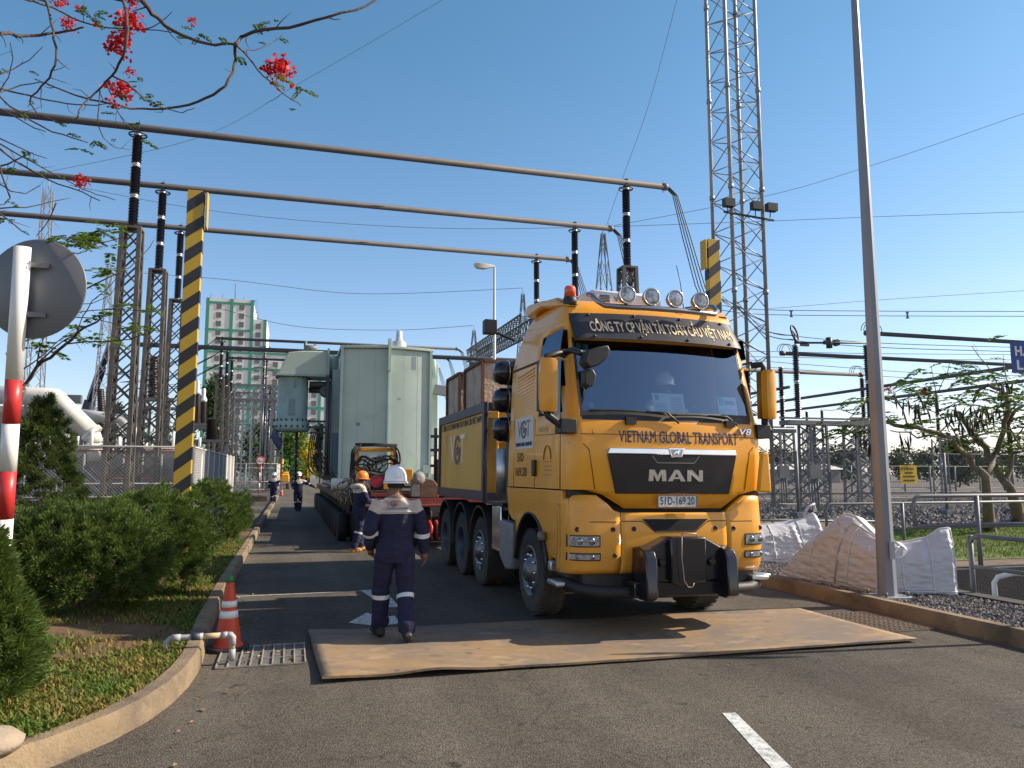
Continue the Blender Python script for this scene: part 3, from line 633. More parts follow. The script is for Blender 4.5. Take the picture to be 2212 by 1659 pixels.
def glyph(b,pts,x0,w,z0,h,off,th):
    n=len(pts); P=[front(Vector((x0+p[0]*w,0,z0+p[1]*h)),off) for p in pts]; Q=[front(Vector((x0+p[0]*w,0,z0+p[1]*h)),off-th) for p in pts]
    b.add(P+Q,[tuple(range(n)),tuple(range(n,2*n))]+[(i,(i+1)%n,n+(i+1)%n,n+i) for i in range(n)])
glyph(b,GLY['M'],-.335,.215,1.66,hh,-.024,.014); glyph(b,GLY['N'],.135,.20,1.66,hh,-.024,.014)
for q in ([(0,0),(.38,1),(.5,1),(.5,.72),(.27,0)],[(1,0),(.73,0),(.5,.72),(.5,1),(.62,1)],[(.34,.2),(.38,.36),(.62,.36),(.66,.2)]): glyph(b,q,-.105,.22,1.66,hh,-.024 if len(q)>4 else -.0245,.014 if len(q)>4 else .0130)
b.build('chrome_letters',CHR,gr)
lettering('VIETNAM GLOBAL TRANSPORT',.135,1.50,(-.66,0,2.085),(1,0,0),(0,0,1),NAVYL,TRUCK,surf=lambda p:front(p,-.002),bold=.012,ext=.003)
lettering('V8',.075,.17,(.865,0,2.20),(1,0,0),(0,0,1),CHR,TRUCK,surf=lambda p:front(p,-.004),bold=.02,ext=.008,italic=.25,name='chrome_letters')
SEAM=M('panel_gap',(.06,.03,.005),.8); b=MB()
def seam(pts,w=.007,off=-.001):
    for p,q in zip(pts[:-1],pts[1:]):
        n=max(1,int(math.hypot(q[0]-p[0],q[1]-p[1])/.12))
        for i in range(n):
            a=[p[k]+(q[k]-p[k])*i/n for k in (0,1)]; c=[p[k]+(q[k]-p[k])*(i+1)/n for k in (0,1)]
            b.bar(front(Vector((a[0],0,a[1])),off),front(Vector((c[0],0,c[1])),off),w,.006)
seam([(-1.2,2.17),(1.2,2.17)]); 
for s in (-1,1): seam([(s*.93,1.565),(s*1.0,2.0),(s*1.06,2.06),(s*1.2,2.07)]); seam([(s*.95,2.17),(s*.97,2.40)])
for s in (-1,1):
    for z0,z1,y in ((1.56,2.42,2.2),(2.42,3.2,2.2),(1.56,2.4,1.28),(1.56,2.4,.35)):
        xs=lambda z:s*(lerp_tab(CAB,z)[1]+.001); b.bar((xs(z0),y,z0),(xs(z1),y,z1),.006,.008)
    b.bar((s*1.217,.3,3.10),(s*1.216,2.4,3.13),.012,.03)
    b.bar((s*1.241,.12,2.17),(s*1.241,1.28,2.20),.006,.006)
b.build('panel_gap',SEAM,TRUCK)
# louvre ribs behind the door, and door handle, stickers on the near side
b=MB()
for i in range(13): z=2.52+.045*i; b.bar((-1.228,1.36,z),(-1.225,2.10,z-.05),.010,.022)
b.build('side_louvres',YEL,TRUCK,bevel=.006)
for s in (-1,1): b=MB(); b.box(s*1.262-.02,1.19,1.70,s*1.262+.02,1.30,1.90); b.build('door_handle',BLK,TRUCK,bevel=.015)
def side(p,off=-.004): return Vector((-(lerp_tab(CAB,p.z)[1])+off,p.y,p.z))
SU,SVx=(0,-1,0),(0,0,1)
b=MB(); b.add([side(Vector((0,y,z)),-.003) for y,z in ((2.13,2.05),(1.34,2.05),(1.34,2.46),(2.13,2.46))],[(0,1,2,3)]); st=b.build('company_panel',M('sticker_white',(.6,.6,.58),.5,dirt=(.3,.25,.15),da=.4,ds=3),TRUCK)
ORL=M('orange_lettering',(.75,.2,.05),.5); GREY=M('grey_blue_lettering',(.10,.11,.17),.5)
def vgt(org,u,v,h,parent,surf=None,world=False,cv=None,cg=None,off=.0):
    """V, ring with spokes, T"""
    u=Vector(u); v=Vector(v); o=Vector(org); n=u.cross(v)
    cv=cv or ORL; cg=cg or GREY
    lettering('V',h,h*.8,o,u,v,cv,parent,surf,.01,.003,world=world,name='logo_letter'); lettering('T',h,h*.75,o+u*h*1.75,u,v,cv,parent,surf,.01,.003,world=world,name='logo_letter')
    b=MB(); c=o+u*h*1.28+v*h*.42
    pts=[c+(u*math.cos(R(a))+v*math.sin(R(a)))*h*.46 for a in range(40,385,15)]
    if surf: pts=[surf(p) for p in pts]
    pts=[p+n*.002 for p in pts]
    for p,q in zip(pts[:-1],pts[1:]): b.bar(p,q,h*.15,.006,up=n)
    for k in range(5):
        a=R(72*k+20); p=c+(u*math.cos(a)+v*math.sin(a))*h*.24; p2=c-(u*math.cos(a)+v*math.sin(a))*h*.1
        if surf: p=surf(p); p2=surf(p2)
        b.bar(p+n*.002,p2+n*.002,h*.07,.005,up=n)
    p,q=c+u*h*.1-v*h*.06,c+u*h*.52-v*h*.06
    if surf: p=surf(p); q=surf(q)
    b.bar(p+n*.002,q+n*.002,h*.13,.006,up=n)
    b.build('logo_ring',cg,parent,world=world)
vgt((-1.25,2.03,2.205),SU,SVx,.22,st,surf=lambda p:side(p,-.005),cv=M('dark_orange_lettering',(.35,.13,.06),.5))
lettering('VIETNAM GLOBAL TRANSPORT',.05,.72,(-1.25,2.10,2.085),SU,SVx,NAVYL,st,surf=lambda p:side(p,-.005))
BRL=M('brown_lettering',(.10,.04,.03),.6)
lettering('51D',.115,.27,(-1.25,2.02,1.89),SU,SVx,BRL,TRUCK,surf=side); lettering('169.20',.115,.5,(-1.25,2.10,1.70),SU,SVx,BRL,TRUCK,surf=side)
# dusty door emblem: an arch over four short lines of lettering
b=MB()
for k in range(9): 
    a=R(20*k); a2=R(20*(k+1)); b.bar(side(Vector((0,.78+.13*math.cos(a),1.90+.16*math.sin(a)))),side(Vector((0,.78+.13*math.cos(a2),1.90+.16*math.sin(a2)))),.02,.004)
for z in (1.87,1.82,1.77,1.72): b.bar(side(Vector((0,.93,z))),side(Vector((0,.63,z))),.022,.004)
b.build('door_emblem',M('faded_brown',(.30,.15,.03),.7),TRUCK)
lettering('TGX 41.680',.05,.36,(-1.25,1.13,2.235),SU,SVx,M('chrome_dim',(.5,.45,.35),.4,.5),TRUCK,surf=side,name='chrome_letters')
# lower side fairings with the wheel arch
for s in (-1,1):
    arch=[(1.52+.66*math.cos(R(a)),.55+.70*math.sin(R(a))) for a in range(-14,185,11)]
    poly=[(.34,1.545),(.34,.80),(.70,.76),(.86,.42)]+arch[::1]
    poly=[(.30,1.545),(.30,.74),(.78,.78)]+[p for p in [(1.52-.66*math.cos(R(a)),.55+.70*math.sin(R(a))) for a in range(12,176,8)]]+[(2.18,1.10),(2.36,1.12),(2.50,1.2),(2.54,1.545)]
    n=len(poly); bb=MB(); xo=lambda z:s*(1.24-.05*((1.55-z)/.8)**1.3+.018*math.sin(min(1,max(0,(1.55-z)/.35))*math.pi))
    vs=[(xo(z),y,z) for y,z in poly]+[(xo(z)-s*.06,y,z) for y,z in poly]
    bb.add(vs,[tuple(range(n)),tuple(range(n,2*n))]+[(i,(i+1)%n,n+(i+1)%n,n+i) for i in range(n)]); bb.build('side_fairing',YEL,TRUCK,bevel=.012)
    bb=MB(); arc=[(s*1.215,1.52-.655*math.cos(R(a)),.55+.695*math.sin(R(a))) for a in range(6,182,8)]
    bb.path(arc,.026,6); 
    vs=[(x,1.52-.64*math.cos(R(a)),.55+.68*math.sin(R(a))) for a in range(0,184,8) for x in (s*1.2,s*.72)]
    bb.add(vs,[(2*i,2*i+1,2*i+3,2*i+2) for i in range(len(vs)//2-1)],True); bb.build('wheel_arch',BLK,TRUCK)
    bb=MB(); bb.lathe([(.0,-.05),(.05,-.045),(.058,0),(.05,.05),(0,.06)],(s*1.26,.92,1.0),(0,0,1),10); bb.build('side_marker',M('marker_glass',(.15,.14,.13),.3),TRUCK)
    bb=MB(); bb.box(s*1.15-.15,.30,.50,s*1.15+.1,.62,.56); bb.box(s*1.1-.13,.7,.62,s*1.1+.1,.8,.74); bb.build('entry_step',ALU,TRUCK,bevel=.02)
# bumper: corner pods, centre panel with trapezoid intake
def bump_y(x,z):
    ax=abs(x); y=.03+.06*(min(ax,1.06)/1.06)**2-.03*math.sin(min(1,max(0,(z-.64)/.75))*math.pi)
    if ax>1.02: t=min(1,(ax-1.02)/.22); y+=.30*(1-math.sqrt(max(0,1-t*t)))
    return y+ (.05*((.78-z)/.14)**2 if z<.78 else 0)
def bumper_part(x0,x1,name):
    zs=[.655,.70,.78,.90,1.05,1.20,1.28,1.33,1.42,1.50]
    xs=[-1.24,-1.235,-1.2,-1.15,-1.08,-1.0,-.92,-.8,-.72,-.655]
    if -.7<x0<0: xs=[-.645+1.29*i/24 for i in range(25)]
    elif x0>0: xs=[-x for x in xs][::-1]
    b=MB(); vs=[]; k=len(xs)
    def top(x):
        ax=abs(x)
        return 1.315 if ax<.70 else min(1.50,1.315+(ax-.70)*1.0)-(.10*max(0,(ax-1.12)/.12)**2)
    for z in zs:
        for x in xs:
            zz=min(z,top(x)); vs.append(Vector((x,bump_y(x,zz),zz)))
    fs=[]
    for i in range(len(zs)-1):
        for j in range(k-1):
            q=[vs[i*k+j],vs[i*k+j+1],vs[(i+1)*k+j+1],vs[(i+1)*k+j]]
            if (q[0]-q[3]).length<1e-5 and (q[1]-q[2]).length<1e-5: continue
            fs.append((i*k+j,i*k+j+1,(i+1)*k+j+1,(i+1)*k+j))
    b.add(vs,fs,True)
    # side return of a pod
    if x0<-.7 or x0>.6:
        s=-1 if x0<0 else 1; e=[]
        for z in zs: zz=min(z,top(1.24)); e.append((zz,bump_y(1.24,zz)))
        m=len(b.v); vs2=[(s*1.24,y,z) for z,y in e]+[(s*1.236,.44+(.05 if z<.8 else 0),z) for z,y in e]; n=len(e)
        b.add(vs2,[(i,i+1,n+i+1,n+i) for i in range(n-1)],True)
        zt=[(x,top(x)) for x in xs]; vs3=[(x,bump_y(x,z),z) for x,z in zt]+[(x*.99,bump_y(x,z)+.22+.0*z,z+.008) for x,z in zt]
        b.add(vs3,[(i,i+1,k+i+1,k+i) for i in range(k-1)],True)
    bmat=YEL
    o=b.build(name,bmat,TRUCK,auto=35)
    s_=o.modifiers.new('thickness','SOLIDIFY'); s_.thickness=.02; s_.offset=-1
    return o
podL=bumper_part(-1.24,-.655,'bumper_pod'); bc=bumper_part(-.645,.645,'bumper_centre'); podR=bumper_part(.655,1.24,'bumper_pod')
def bfront(p,off): return Vector((p.x,bump_y(p.x,p.z)+off,p.z))
b=MB(); n=10
def tz(b,x0,x1,z1,xa,xb,z0,off,fn):
    b.grid(lambda u,v:fn(Vector(((xa+(x0-xa)*v)+((xb+(x1-xb)*v)-(xa+(x0-xa)*v))*u,0,z0+(z1-z0)*v)),off),12,3)
tz(b,-.40,.41,1.245,-.26,.24,1.115,-.006,bfront); b.build('air_intake',M('intake_black',(.012,.012,.014),.9),bc)
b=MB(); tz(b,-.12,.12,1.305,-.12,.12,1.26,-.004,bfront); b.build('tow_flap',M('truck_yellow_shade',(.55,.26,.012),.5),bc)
b=MB()
for q in ((-.64,1.222,-.40,1.222),(.41,1.222,.64,1.222),(-.40,1.222,-.25,1.105),(.41,1.222,.24,1.105),(-.25,1.105,.24,1.105)): b.bar(bfront(Vector((q[0],0,q[1])),-.0),bfront(Vector((q[2],0,q[3])),-.0),.008,.008)
b.build('bumper_seam',SEAM,bc)
b=MB(); b.box(-1.19,.20,1.30,1.19,.5,1.62); b.box(-1.15,.3,.6,1.15,1.4,1.3); b.box(-1.05,.14,.50,1.05,.24,.72); b.build('front_frame',BLK,TRUCK)
LENS=M('headlamp_glass',(.36,.38,.39),.14,.4,var=.55,vs=26,coat=.6); REFL=M('lamp_reflector',(.28,.29,.31),.18,1.,var=.4,vs=30)
def lampbox(s,x0,x1,z0,z1,name,parent,two):
    b=MB(); xa,xb=(x0,x1) if s<0 else (-x1,-x0)
    b.grid(lambda u,v:bfront(Vector((xa+(xb-xa)*u,0,z0+(z1-z0)*v)),-.004),6,2); hb=b.build(name,M('lamp_bezel',(.02,.02,.02),.4),parent)
    b=MB(); g=.014; b.grid(lambda u,v:bfront(Vector((xa+g+(xb-xa-2*g)*u,0,z0+g+(z1-z0-2*g)*v)),-.010),6,2); b.build('lens',LENS,hb)
    for k,cx in enumerate(two):
        b=MB(); c=bfront(Vector((s*abs(cx),0,(z0+z1)/2)),-.011); r=(z1-z0)*.30
        b.lathe([(r*.25,.012),(r*.6,.008),(r,.001),(r*.98,-.002)],c,(0,-1,0),14); b.build('reflector',REFL,hb)
for s,pod in ((-1,podL),(1,podR)):
    lampbox(s,-1.215,-.885,.945,1.075,'headlamp',pod,(1.1,.98)); lampbox(s,-1.215,-.88,.80,.885,'fog_lamp',pod,(1.13,.97))
    b=MB()
    for cx,cz in ((1.13,1.135),(.74,1.135),(.72,.855)): c=bfront(Vector((s*cx,0,cz)),0); b.lathe([(.027,0),(.027,.006),(.016,.008),(.015,-.0),(0,.002)],c,(0,-1,0),12)
    b.build('bumper_bolt',BLK,pod)
    b=MB(); 
    for q in ((.70,1.215,1.21,1.215),): b.bar(bfront(Vector((s*q[0],0,q[1])),0),bfront(Vector((s*1.0,0,q[1])),0),.006,.008)
    b.build('bumper_seam',SEAM,pod)
b=MB()
for cx in (-.50,.50): c=bfront(Vector((cx,0,1.14)),0); b.lathe([(.027,0),(.027,.006),(.016,.008),(.015,-.0),(0,.002)],c,(0,-1,0),12)
b.build('bumper_bolt',BLK,bc)
# number plate
b=MB(); b.box(-.235,-.03,1.375,.245,-.012,1.505); npl=b.build('number_plate',M('plate_white',(.72,.72,.70),.5,dirt=(.4,.36,.3),da=.4,ds=6),TRUCK,bevel=.006)
lettering('51D-169.20',.085,.42,(-.205,-.034,1.405),(1,0,0),(0,0,1),M('plate_black',(.02,.02,.02),.5),npl,bold=.004)
b=MB()
for q in ((-.235,1.375,.245,1.375),(-.235,1.505,.245,1.505),(-.235,1.375,-.235,1.505),(.245,1.375,.245,1.505)): b.bar((q[0],-.033,q[1]),(q[2],-.033,q[3]),.012,.008)
b.build('plate_rim',M('rim_dark',(.1,.1,.1),.5),npl)
# big black push and tow block on the front
b=MB()
b.prism([(-.18,1.065),(.22,1.065),(.43,.955),(.50,.95),(.50,.60),(-.52,.60),(-.52,.95),(-.42,.955)],'y',-.22,.06); b.prism([(-.22,1.07),(.20,1.07),(.20,.60),(-.12,.57),(-.22,.6)],'y',-.30,-.20)
hk=b.build('tow_block',GLB,TRUCK,bevel=.018)
for x in (-.52,.43):
    b=MB(); b.prism([(-.06,.42),(-.06,.955),(-.16,.97),(-.30,.93),(-.36,.84),(-.38,.46),(-.30,.42)],'x',x-.02,x+.11); b.build('buffer_horn',GLB,hk,bevel=.014)
    b=MB(); b.lathe([(.045,0),(.045,.03),(.03,.05)],(x+.22 if x<0 else x-.13,-.22,.80),(0,-1,0),14); b.build('block_bolt',GLB,hk)
b=MB(); b.box(-.60,-.20,.44,.58,.10,.60); b.build('lower_beam',GLB,hk,bevel=.015)
b=MB(); b.path([(-.12,-.345,1.075),(-.12,-.35,1.10),(-.09,-.35,1.115),(.05,-.35,1.11),(.07,-.35,1.06)],.008,6); b.path([(-.12,-.35,1.09),(-.125,-.352,.85),(-.10,-.355,.62),(-.06,-.36,.56),(-.01,-.36,.555),(.01,-.36,.60)],.005,5); b.build('tow_wire',M('dull_wire',(.3,.26,.2),.5,.5),hk)
b=MB(); b.path([(-1.16,.36,.53),(-1.08,.16,.50),(-.9,.02,.48),(-.4,-.05,.47),(.4,-.05,.47),(.92,.02,.48),(1.10,.16,.50),(1.18,.36,.53)],.062,10); b.build('under_bar',M('under_bar_black',(.014,.014,.016),.6,dirt=(.05,.045,.04),da=.3,ds=3),TRUCK)
b=MB(); b.box(.98,.05,.55,1.2,.2,.60); b.box(1.1,.16,.56,1.3,.3,.60); b.build('front_step',ALU,TRUCK,bevel=.012)
# corner air deflector on the far side (stands open)
b=MB(); b.prism([(1.09,1.99),(1.18,2.01),(1.20,1.66),(1.205,1.54),(1.03,1.545)],'y',-.045,.02); b.build('corner_deflector',YEL,TRUCK,bevel=.02)
# wipers
b=MB()
for px,ex in ((-.52,-1.0),(-.52,-.99)): pass
for px,x0,x1,z0,z1 in ((-.02,-.98,-.08,2.43,2.405),(.80,-.02,.70,2.40,2.385)):
    pts=[front(Vector((x0+(x1-x0)*i/8,0,z0+(z1-z0)*i/8+.02*math.sin(i/8*3.14))),-.03) for i in range(9)]; b.path(pts,.012,6)
    b.path([front(Vector((x1-.25,0,z1+.02)),-.05),front(Vector((x1,0,z1+.02)),-.06),front(Vector((x1+.14,0,2.31)),-.03)],.013,6)
for x in (-.52,.74): c=front(Vector((x,0,2.325)),-.02); b.box(c.x-.06,c.y-.03,2.285,c.x+.06,c.y+.02,2.36)
b.build('wiper',BLK,TRUCK)
# mirrors
for s in (-1,1):
    b=MB(); prof=[(2.40,.07),(2.415,.095),(2.6,.104),(2.8,.106),(2.96,.098),(2.985,.07)]; vs=[]; cx=-1.455 if s<0 else 1.31; a=R(10)*s
    for z,hw in prof:
        hw*=1 if s<0 else .72
        for x,y in ((-hw,.02),(-hw*.95,-.07),(0,-.10),(hw*.95,-.07),(hw,.02)):
            vs.append((cx+x*math.cos(a)-y*math.sin(a),.14+x*math.sin(a)+y*math.cos(a),z))
    fs=[(i*5+j,i*5+j+1,(i+1)*5+j+1,(i+1)*5+j) for i in range(len(prof)-1) for j in range(4)]+[(0,1,2,3,4),tuple(range(len(vs)-5,len(vs)))]
    b.add(vs,fs,True); mh=b.build('mirror_housing',YEL,TRUCK,auto=50)
    b=MB(); b.box(cx-(.095 if s<0 else .068),.15,2.41,cx+(.095 if s<0 else .068),.26,2.975); 
    b.path([(s*1.2,.30,3.06),(s*1.3,.22,3.07),(cx,.2,3.02),(cx,.2,2.95)],.04,8); b.path([(cx,.2,2.44),(cx-s*.02,.18,2.36),(s*1.32,.14,2.27),(s*1.20,.16,2.25)],.045,8); b.box(s*1.22-.10,.08,2.17,s*1.22+.08,.30,2.33)
    b.build('mirror_arm',BLK,mh,bevel=.02)
b=MB(); b.path([(-1.22,.34,3.08),(-1.17,.16,3.10),(-1.10,.04,3.05)],.04,8); b.prism([(-1.13,2.93),(-1.10,3.06),(-.98,3.10),(-.86,3.13),(-.83,3.07),(-.86,2.99),(-.97,2.90),(-1.07,2.87)],'y',-.14,.06); b.prism([(-1.10,2.70),(-1.10,2.86),(-1.0,2.87),(-.96,2.80),(-.99,2.70),(-1.04,2.66)],'y',-.06,.08); b.build('kerb_mirror',BLK,TRUCK,bevel=.03)
# roof: rear spoiler, lamp bar, lamps, beacons, cooling unit
for s in (-1,1):
    b=MB(); b.prism([(.55,3.70),(1.0,3.87),(1.5,3.96),(1.95,4.01),(2.12,4.02),(2.16,3.90),(2.05,3.84),(1.5,3.86),(1.15,3.79)],'x',s*1.02-.09,s*1.02+.09); b.build('roof_spoiler',YEL,TRUCK,bevel=.03)
b=MB(); b.box(-1.0,1.75,3.86,1.0,2.1,3.93); b.build('roof_spoiler',YEL,TRUCK,bevel=.03)
b=MB(); bp=[(-.80,.60,3.86),(-.79,.50,3.83),(-.76,.40,3.74),(-.70,.33,3.68),(-.55,.28,3.665),(-.2,.24,3.665),(.2,.24,3.665),(.58,.28,3.665),(.74,.34,3.675),(.84,.44,3.74),(.86,.56,3.82),(.76,.72,3.84),(.6,.8,3.82)]
bar=None; b.path(bp,.032,10); bar=b.build('lamp_bar',M('bar_steel',(.30,.30,.32),.3,.9),TRUCK)
for x in (-.46,-.15,.16,.49):
    l=MB(); y=.25; l.lathe([(.0,.10),(.05,.095),(.085,.07),(.10,.02),(.105,-.02),(.10,-.03)],(x,y,3.80),(0,1,0),20); l.tube((x,y+.02,3.66),(x,y+.02,3.71),.02); lo=l.build('roof_lamp',M('lamp_shell',(.2,.18,.15),.3,.7),bar)
    l=MB(); l.lathe([(.098,0),(.09,.004),(.05,.008),(.0,.009)],(x,y-.025,3.80),(0,-1,0),20); l.build('lens',M('roof_lamp_glass',(.30,.31,.32),.12,.75,var=.7,vs=16,coat=.8,bump=.5,bs=30),lo)
    l=MB(); l.ring((x,y-.028,3.80),.1,.008,(0,1,0)); l.build('lamp_rim',CHR,lo)
AMB=M('amber_beacon',(.8,.10,.02),.18,coat=.5)
for x,y in ((-1.0,.68),(.56,1.0)):
    l=MB(); l.lathe([(.085,-.08),(.085,.07),(.075,.09)],(x,y,3.74),(0,0,1),16); lo=l.build('beacon_base',BLK,TRUCK)
    l=MB(); l.lathe([(.072,0),(.068,.11),(.055,.135),(0,.14)],(x,y,3.83),(0,0,1),16); l.build('beacon_dome',AMB,lo)
b=MB(); b.prism([(1.18,3.86),(1.22,4.03),(1.36,4.13),(1.8,4.16),(1.98,4.08),(1.98,3.86)],'x',-.46,.48); ac=b.build('cooling_unit',M('unit_white',(.62,.6,.56),.5,dirt=(.35,.32,.28),da=.5,ds=3),TRUCK,bevel=.03)
b=MB()
for i in range(5): b.box(-.43+.01*i,1.185+.006*i,3.935+.022*i,-.26,1.22+.006*i,3.943+.022*i)
b.build('vent_slits',BLK,ac)
lettering('WAI',.08,.2,(-.20,1.195,3.95),(1,0,0),(0,.23,.97),M('unit_blue',(.05,.08,.2),.5),ac)
b=MB(); b.path([(.42,.5,3.7),(.40,.55,4.1),(.38,.6,4.32)],.006,5); b.build('aerial',BLK,TRUCK)
b=MB(); b.box(-1.58,2.56,3.70,-1.40,2.72,3.90); b.tube((-1.4,2.62,3.72),(-1.15,2.5,3.6),.02); b.build('work_lamp',BLK,TRUCK,bevel=.02)
# air tanks standing proud behind the cab
for z in (3.18,2.78,2.36):
    b=MB(); b.lathe([(.0,-1.38),(.13,-1.36),(.175,-1.28),(.18,-1.2),(.18,1.2),(.175,1.28),(.0,1.36)],(0,2.82,z),(1,0,0),24); at=b.build('air_tank',GLB,TRUCK); 
    b=MB(); b.ring((-1.18,2.82,z),.182,.006,(1,0,0)); b.ring((1.18,2.82,z),.182,.006,(1,0,0)); b.build('tank_strap',ALU,at)
b=MB(); b.box(-1.1,2.6,1.2,1.1,3.1,3.35); b.build('tank_rack',BLK,TRUCK)
b=MB(); b.path([(-1.06,3.35,1.45),(-1.06,3.35,2.1)],.12,12); b.build('exhaust_shield',ALU,TRUCK)
# chassis, side boxes, mudguards, wheels
b=MB()
for s in (-1,1): b.box(s*.45-.05,.6,.72,s*.45+.05,8.0,1.02)
b.box(-.45,3.2,.75,.45,3.4,1.0); b.box(-.45,7.7,.7,.45,7.9,1.1); b.box(-1.2,2.9,1.27,1.2,4.0,1.31); b.box(-1.0,.95,.45,1.0,1.0,.9); b.box(-1.0,2.0,.3,1.0,2.6,1.0); b.box(-1.0,3.3,.4,1.0,7.9,.72); b.build('chassis',BLK,TRUCK)
for s in (-1,1):
    b=MB(); b.prism([(2.28,.46),(2.28,1.06),(2.92,1.08),(2.92,.58),(2.6,.42)],'x',s*1.24-.16 if s>0 else -1.24,s*1.24 if s>0 else -1.08); fb=b.build('silencer_box',M('grey_box',(.23,.23,.235),.5,.1,var=.15,vs=3,dirt=(.12,.1,.08),da=.5,ds=3),TRUCK,bevel=.03)
    if s<0: lettering('78',.15,.17,(-1.244,2.70,.76),SU,SVx,M('grey_lettering',(.36,.36,.37),.5),fb)
    b=MB(); b.box(s*1.15-.06,2.96,.62,s*1.15+.06,3.45,1.26); b.build('battery_box',CHR,TRUCK,bevel=.01)
def wheel(y,s,kind):
    t=MB(); prof=[(.30,-.15),(.40,-.158),(.47,-.155),(.505,-.14),(.522,-.11),(.525,0),(.522,.11),(.505,.14),(.47,.155),(.40,.158),(.30,.15)]
    cx=s*1.05; ax=(s,0,0); t.lathe(prof,(cx,y,.525),ax,40,caps=0)
    for k in range(36):                                                     # shoulder blocks
        a=2*math.pi*k/36; c=Vector((cx,y+.518*math.cos(a),.525+.518*math.sin(a))); d=Vector((0,-math.sin(a),math.cos(a)))
        for q in (-.10,.10): t.bar(c+Vector((q-.045,0,0)),c+Vector((q+.045,0,0)),.05,.022,up=Vector((0,math.cos(a),math.sin(a))))
    w=t.build('wheel',RUB,TRUCK)
    m=MB()
    if kind=='front':
        m.lathe([(.315,.155),(.30,.165),(.285,.15),(.26,.10),(.20,.115),(.17,.16),(.125,.19),(.12,.21),(.09,.225),(0,.23)],(cx,y,.525),ax,28,caps=2)
        m.build('rim',M('rim_steel',(.20,.195,.2),.4,.75,var=.3,vs=10),w)
        m=MB()
        for k in range(10):
            a=2*math.pi*k/10; m.lathe([(.02,.10),(.018,.165),(.008,.18)],(cx,y+.205*math.cos(a),.525+.205*math.sin(a)),ax,8)
        m.build('wheel_nuts',CHR,w)
        m=MB()
        for k in range(10):
            a=2*math.pi*(k+.5)/10; c=Vector((cx+s*.124,y+.245*math.cos(a),.525+.245*math.sin(a))); m.lathe([(.034,-.004),(.034,.004)],c,ax,10)
        m.build('rim_holes',M('hole_black',(.006,.006,.006),.9),w)
    else:
        m.lathe([(.315,.155),(.30,.162),(.285,.14),(.265,.03),(.24,-.06),(.16,-.07),(.14,.02),(.10,.05),(0,.055)],(cx,y,.525),ax,28,caps=2)
        m.build('rim',M('rim_bluegrey',(.065,.08,.105),.5,.4,var=.25,vs=8),w)
for y,k in ((1.55,'front'),(4.22,'front'),(5.62,'rear'),(7.05,'rear')):
    for s in (-1,1): wheel(y,s,k)
for y in (4.22,5.62,7.05):
    for s in (-1,1):
        b=MB(); arc=[(y-.66*math.cos(R(a)),.53+.70*math.sin(R(a))) for a in range(-30 if y>4 else -10,196,12)]
        for x0,x1,th in ((s*1.235,s*.80,.03),):
            vs=[];
            for yy,zz in arc:
                d=Vector((yy-y,zz-.53)); d=d.normalized()*th
                vs+= [(x0,yy,zz),(x1,yy,zz),(x1,yy-d.x,zz-d.y),(x0,yy-d.x,zz-d.y)]
            n=len(arc); fs=[]
            for i in range(n-1):
                for j in range(4): fs.append((i*4+j,i*4+(j+1)%4,(i+1)*4+(j+1)%4,(i+1)*4+j))
            b.add(vs,fs+[(0,1,2,3),tuple(range(4*n-4,4*n))],True)
        b.build('mudguard',BLK,TRUCK,auto=40)
# ballast box body
YE2=M('box_yellow',(.62,.36,.06),.5,var=.12,vs=1.2,dirt=(.22,.15,.08),da=.6,ds=.9,stretch=(1,1,.5))
b=MB(); b.box(-1.20,4.05,1.42,1.20,7.72,2.72); box=b.build('ballast_box',YE2,TRUCK,bevel=.01)
b=MB()
for x in (-1.205,1.205):
    b.box(x-.03,3.95,2.70,x+.03,7.80,2.86); b.box(x-.03,3.95,1.30,x+.03,7.80,1.46)
    for y in (3.99,7.74): b.box(x-.035,y-.06,1.3,x+.035,y+.06,2.862)
for y in (3.98,7.77):
    b.box(-1.2,y-.035,2.72,1.2,y+.035,2.855); b.box(-1.2,y-.035,1.3,1.2,y+.035,1.44)
    for x in (-.6,.0,.6): b.box(x-.04,y-.03,1.44,x+.04,y+.03,2.72)
b.build('box_frame',DKB,box,bevel=.008)
b=MB()
for y in (4.1,4.16): pass
lx=-.98
for x in (-1.03,-.72): b.path([(x,3.90,1.42),(x,3.86,1.5),(x,3.86,2.68),(x,3.92,2.78)],.018,7)
for z in (1.62,1.92,2.22,2.52): b.tube((-1.03,3.86,z),(-.72,3.86,z),.016,7)
b.build('ladder',YEL,box)
bs=lambda p:Vector((-1.204,p.y,p.z))
vgt((-1.2,6.72,1.95),SU,SVx,.50,box,surf=bs,cv=M('outline_letter',(.85,.74,.55),.5),cg=M('ring_letter',(.10,.08,.12),.5))
lettering('CÔNG TY CỔ PHẦN VẬN TẢI TOÀN CẦU VIỆT NAM',.11,3.3,(-1.2,7.55,2.56),SU,SVx,M('brown_navy_lettering',(.05,.035,.05),.6),box,surf=bs)
lettering('HÀNG SIÊU TRƯỜNG SIÊU TRỌNG',.07,1.6,(-1.2,6.9,1.70),SU,SVx,M('pale_brown_lettering',(.42,.26,.07),.6),box,surf=bs) if False else None
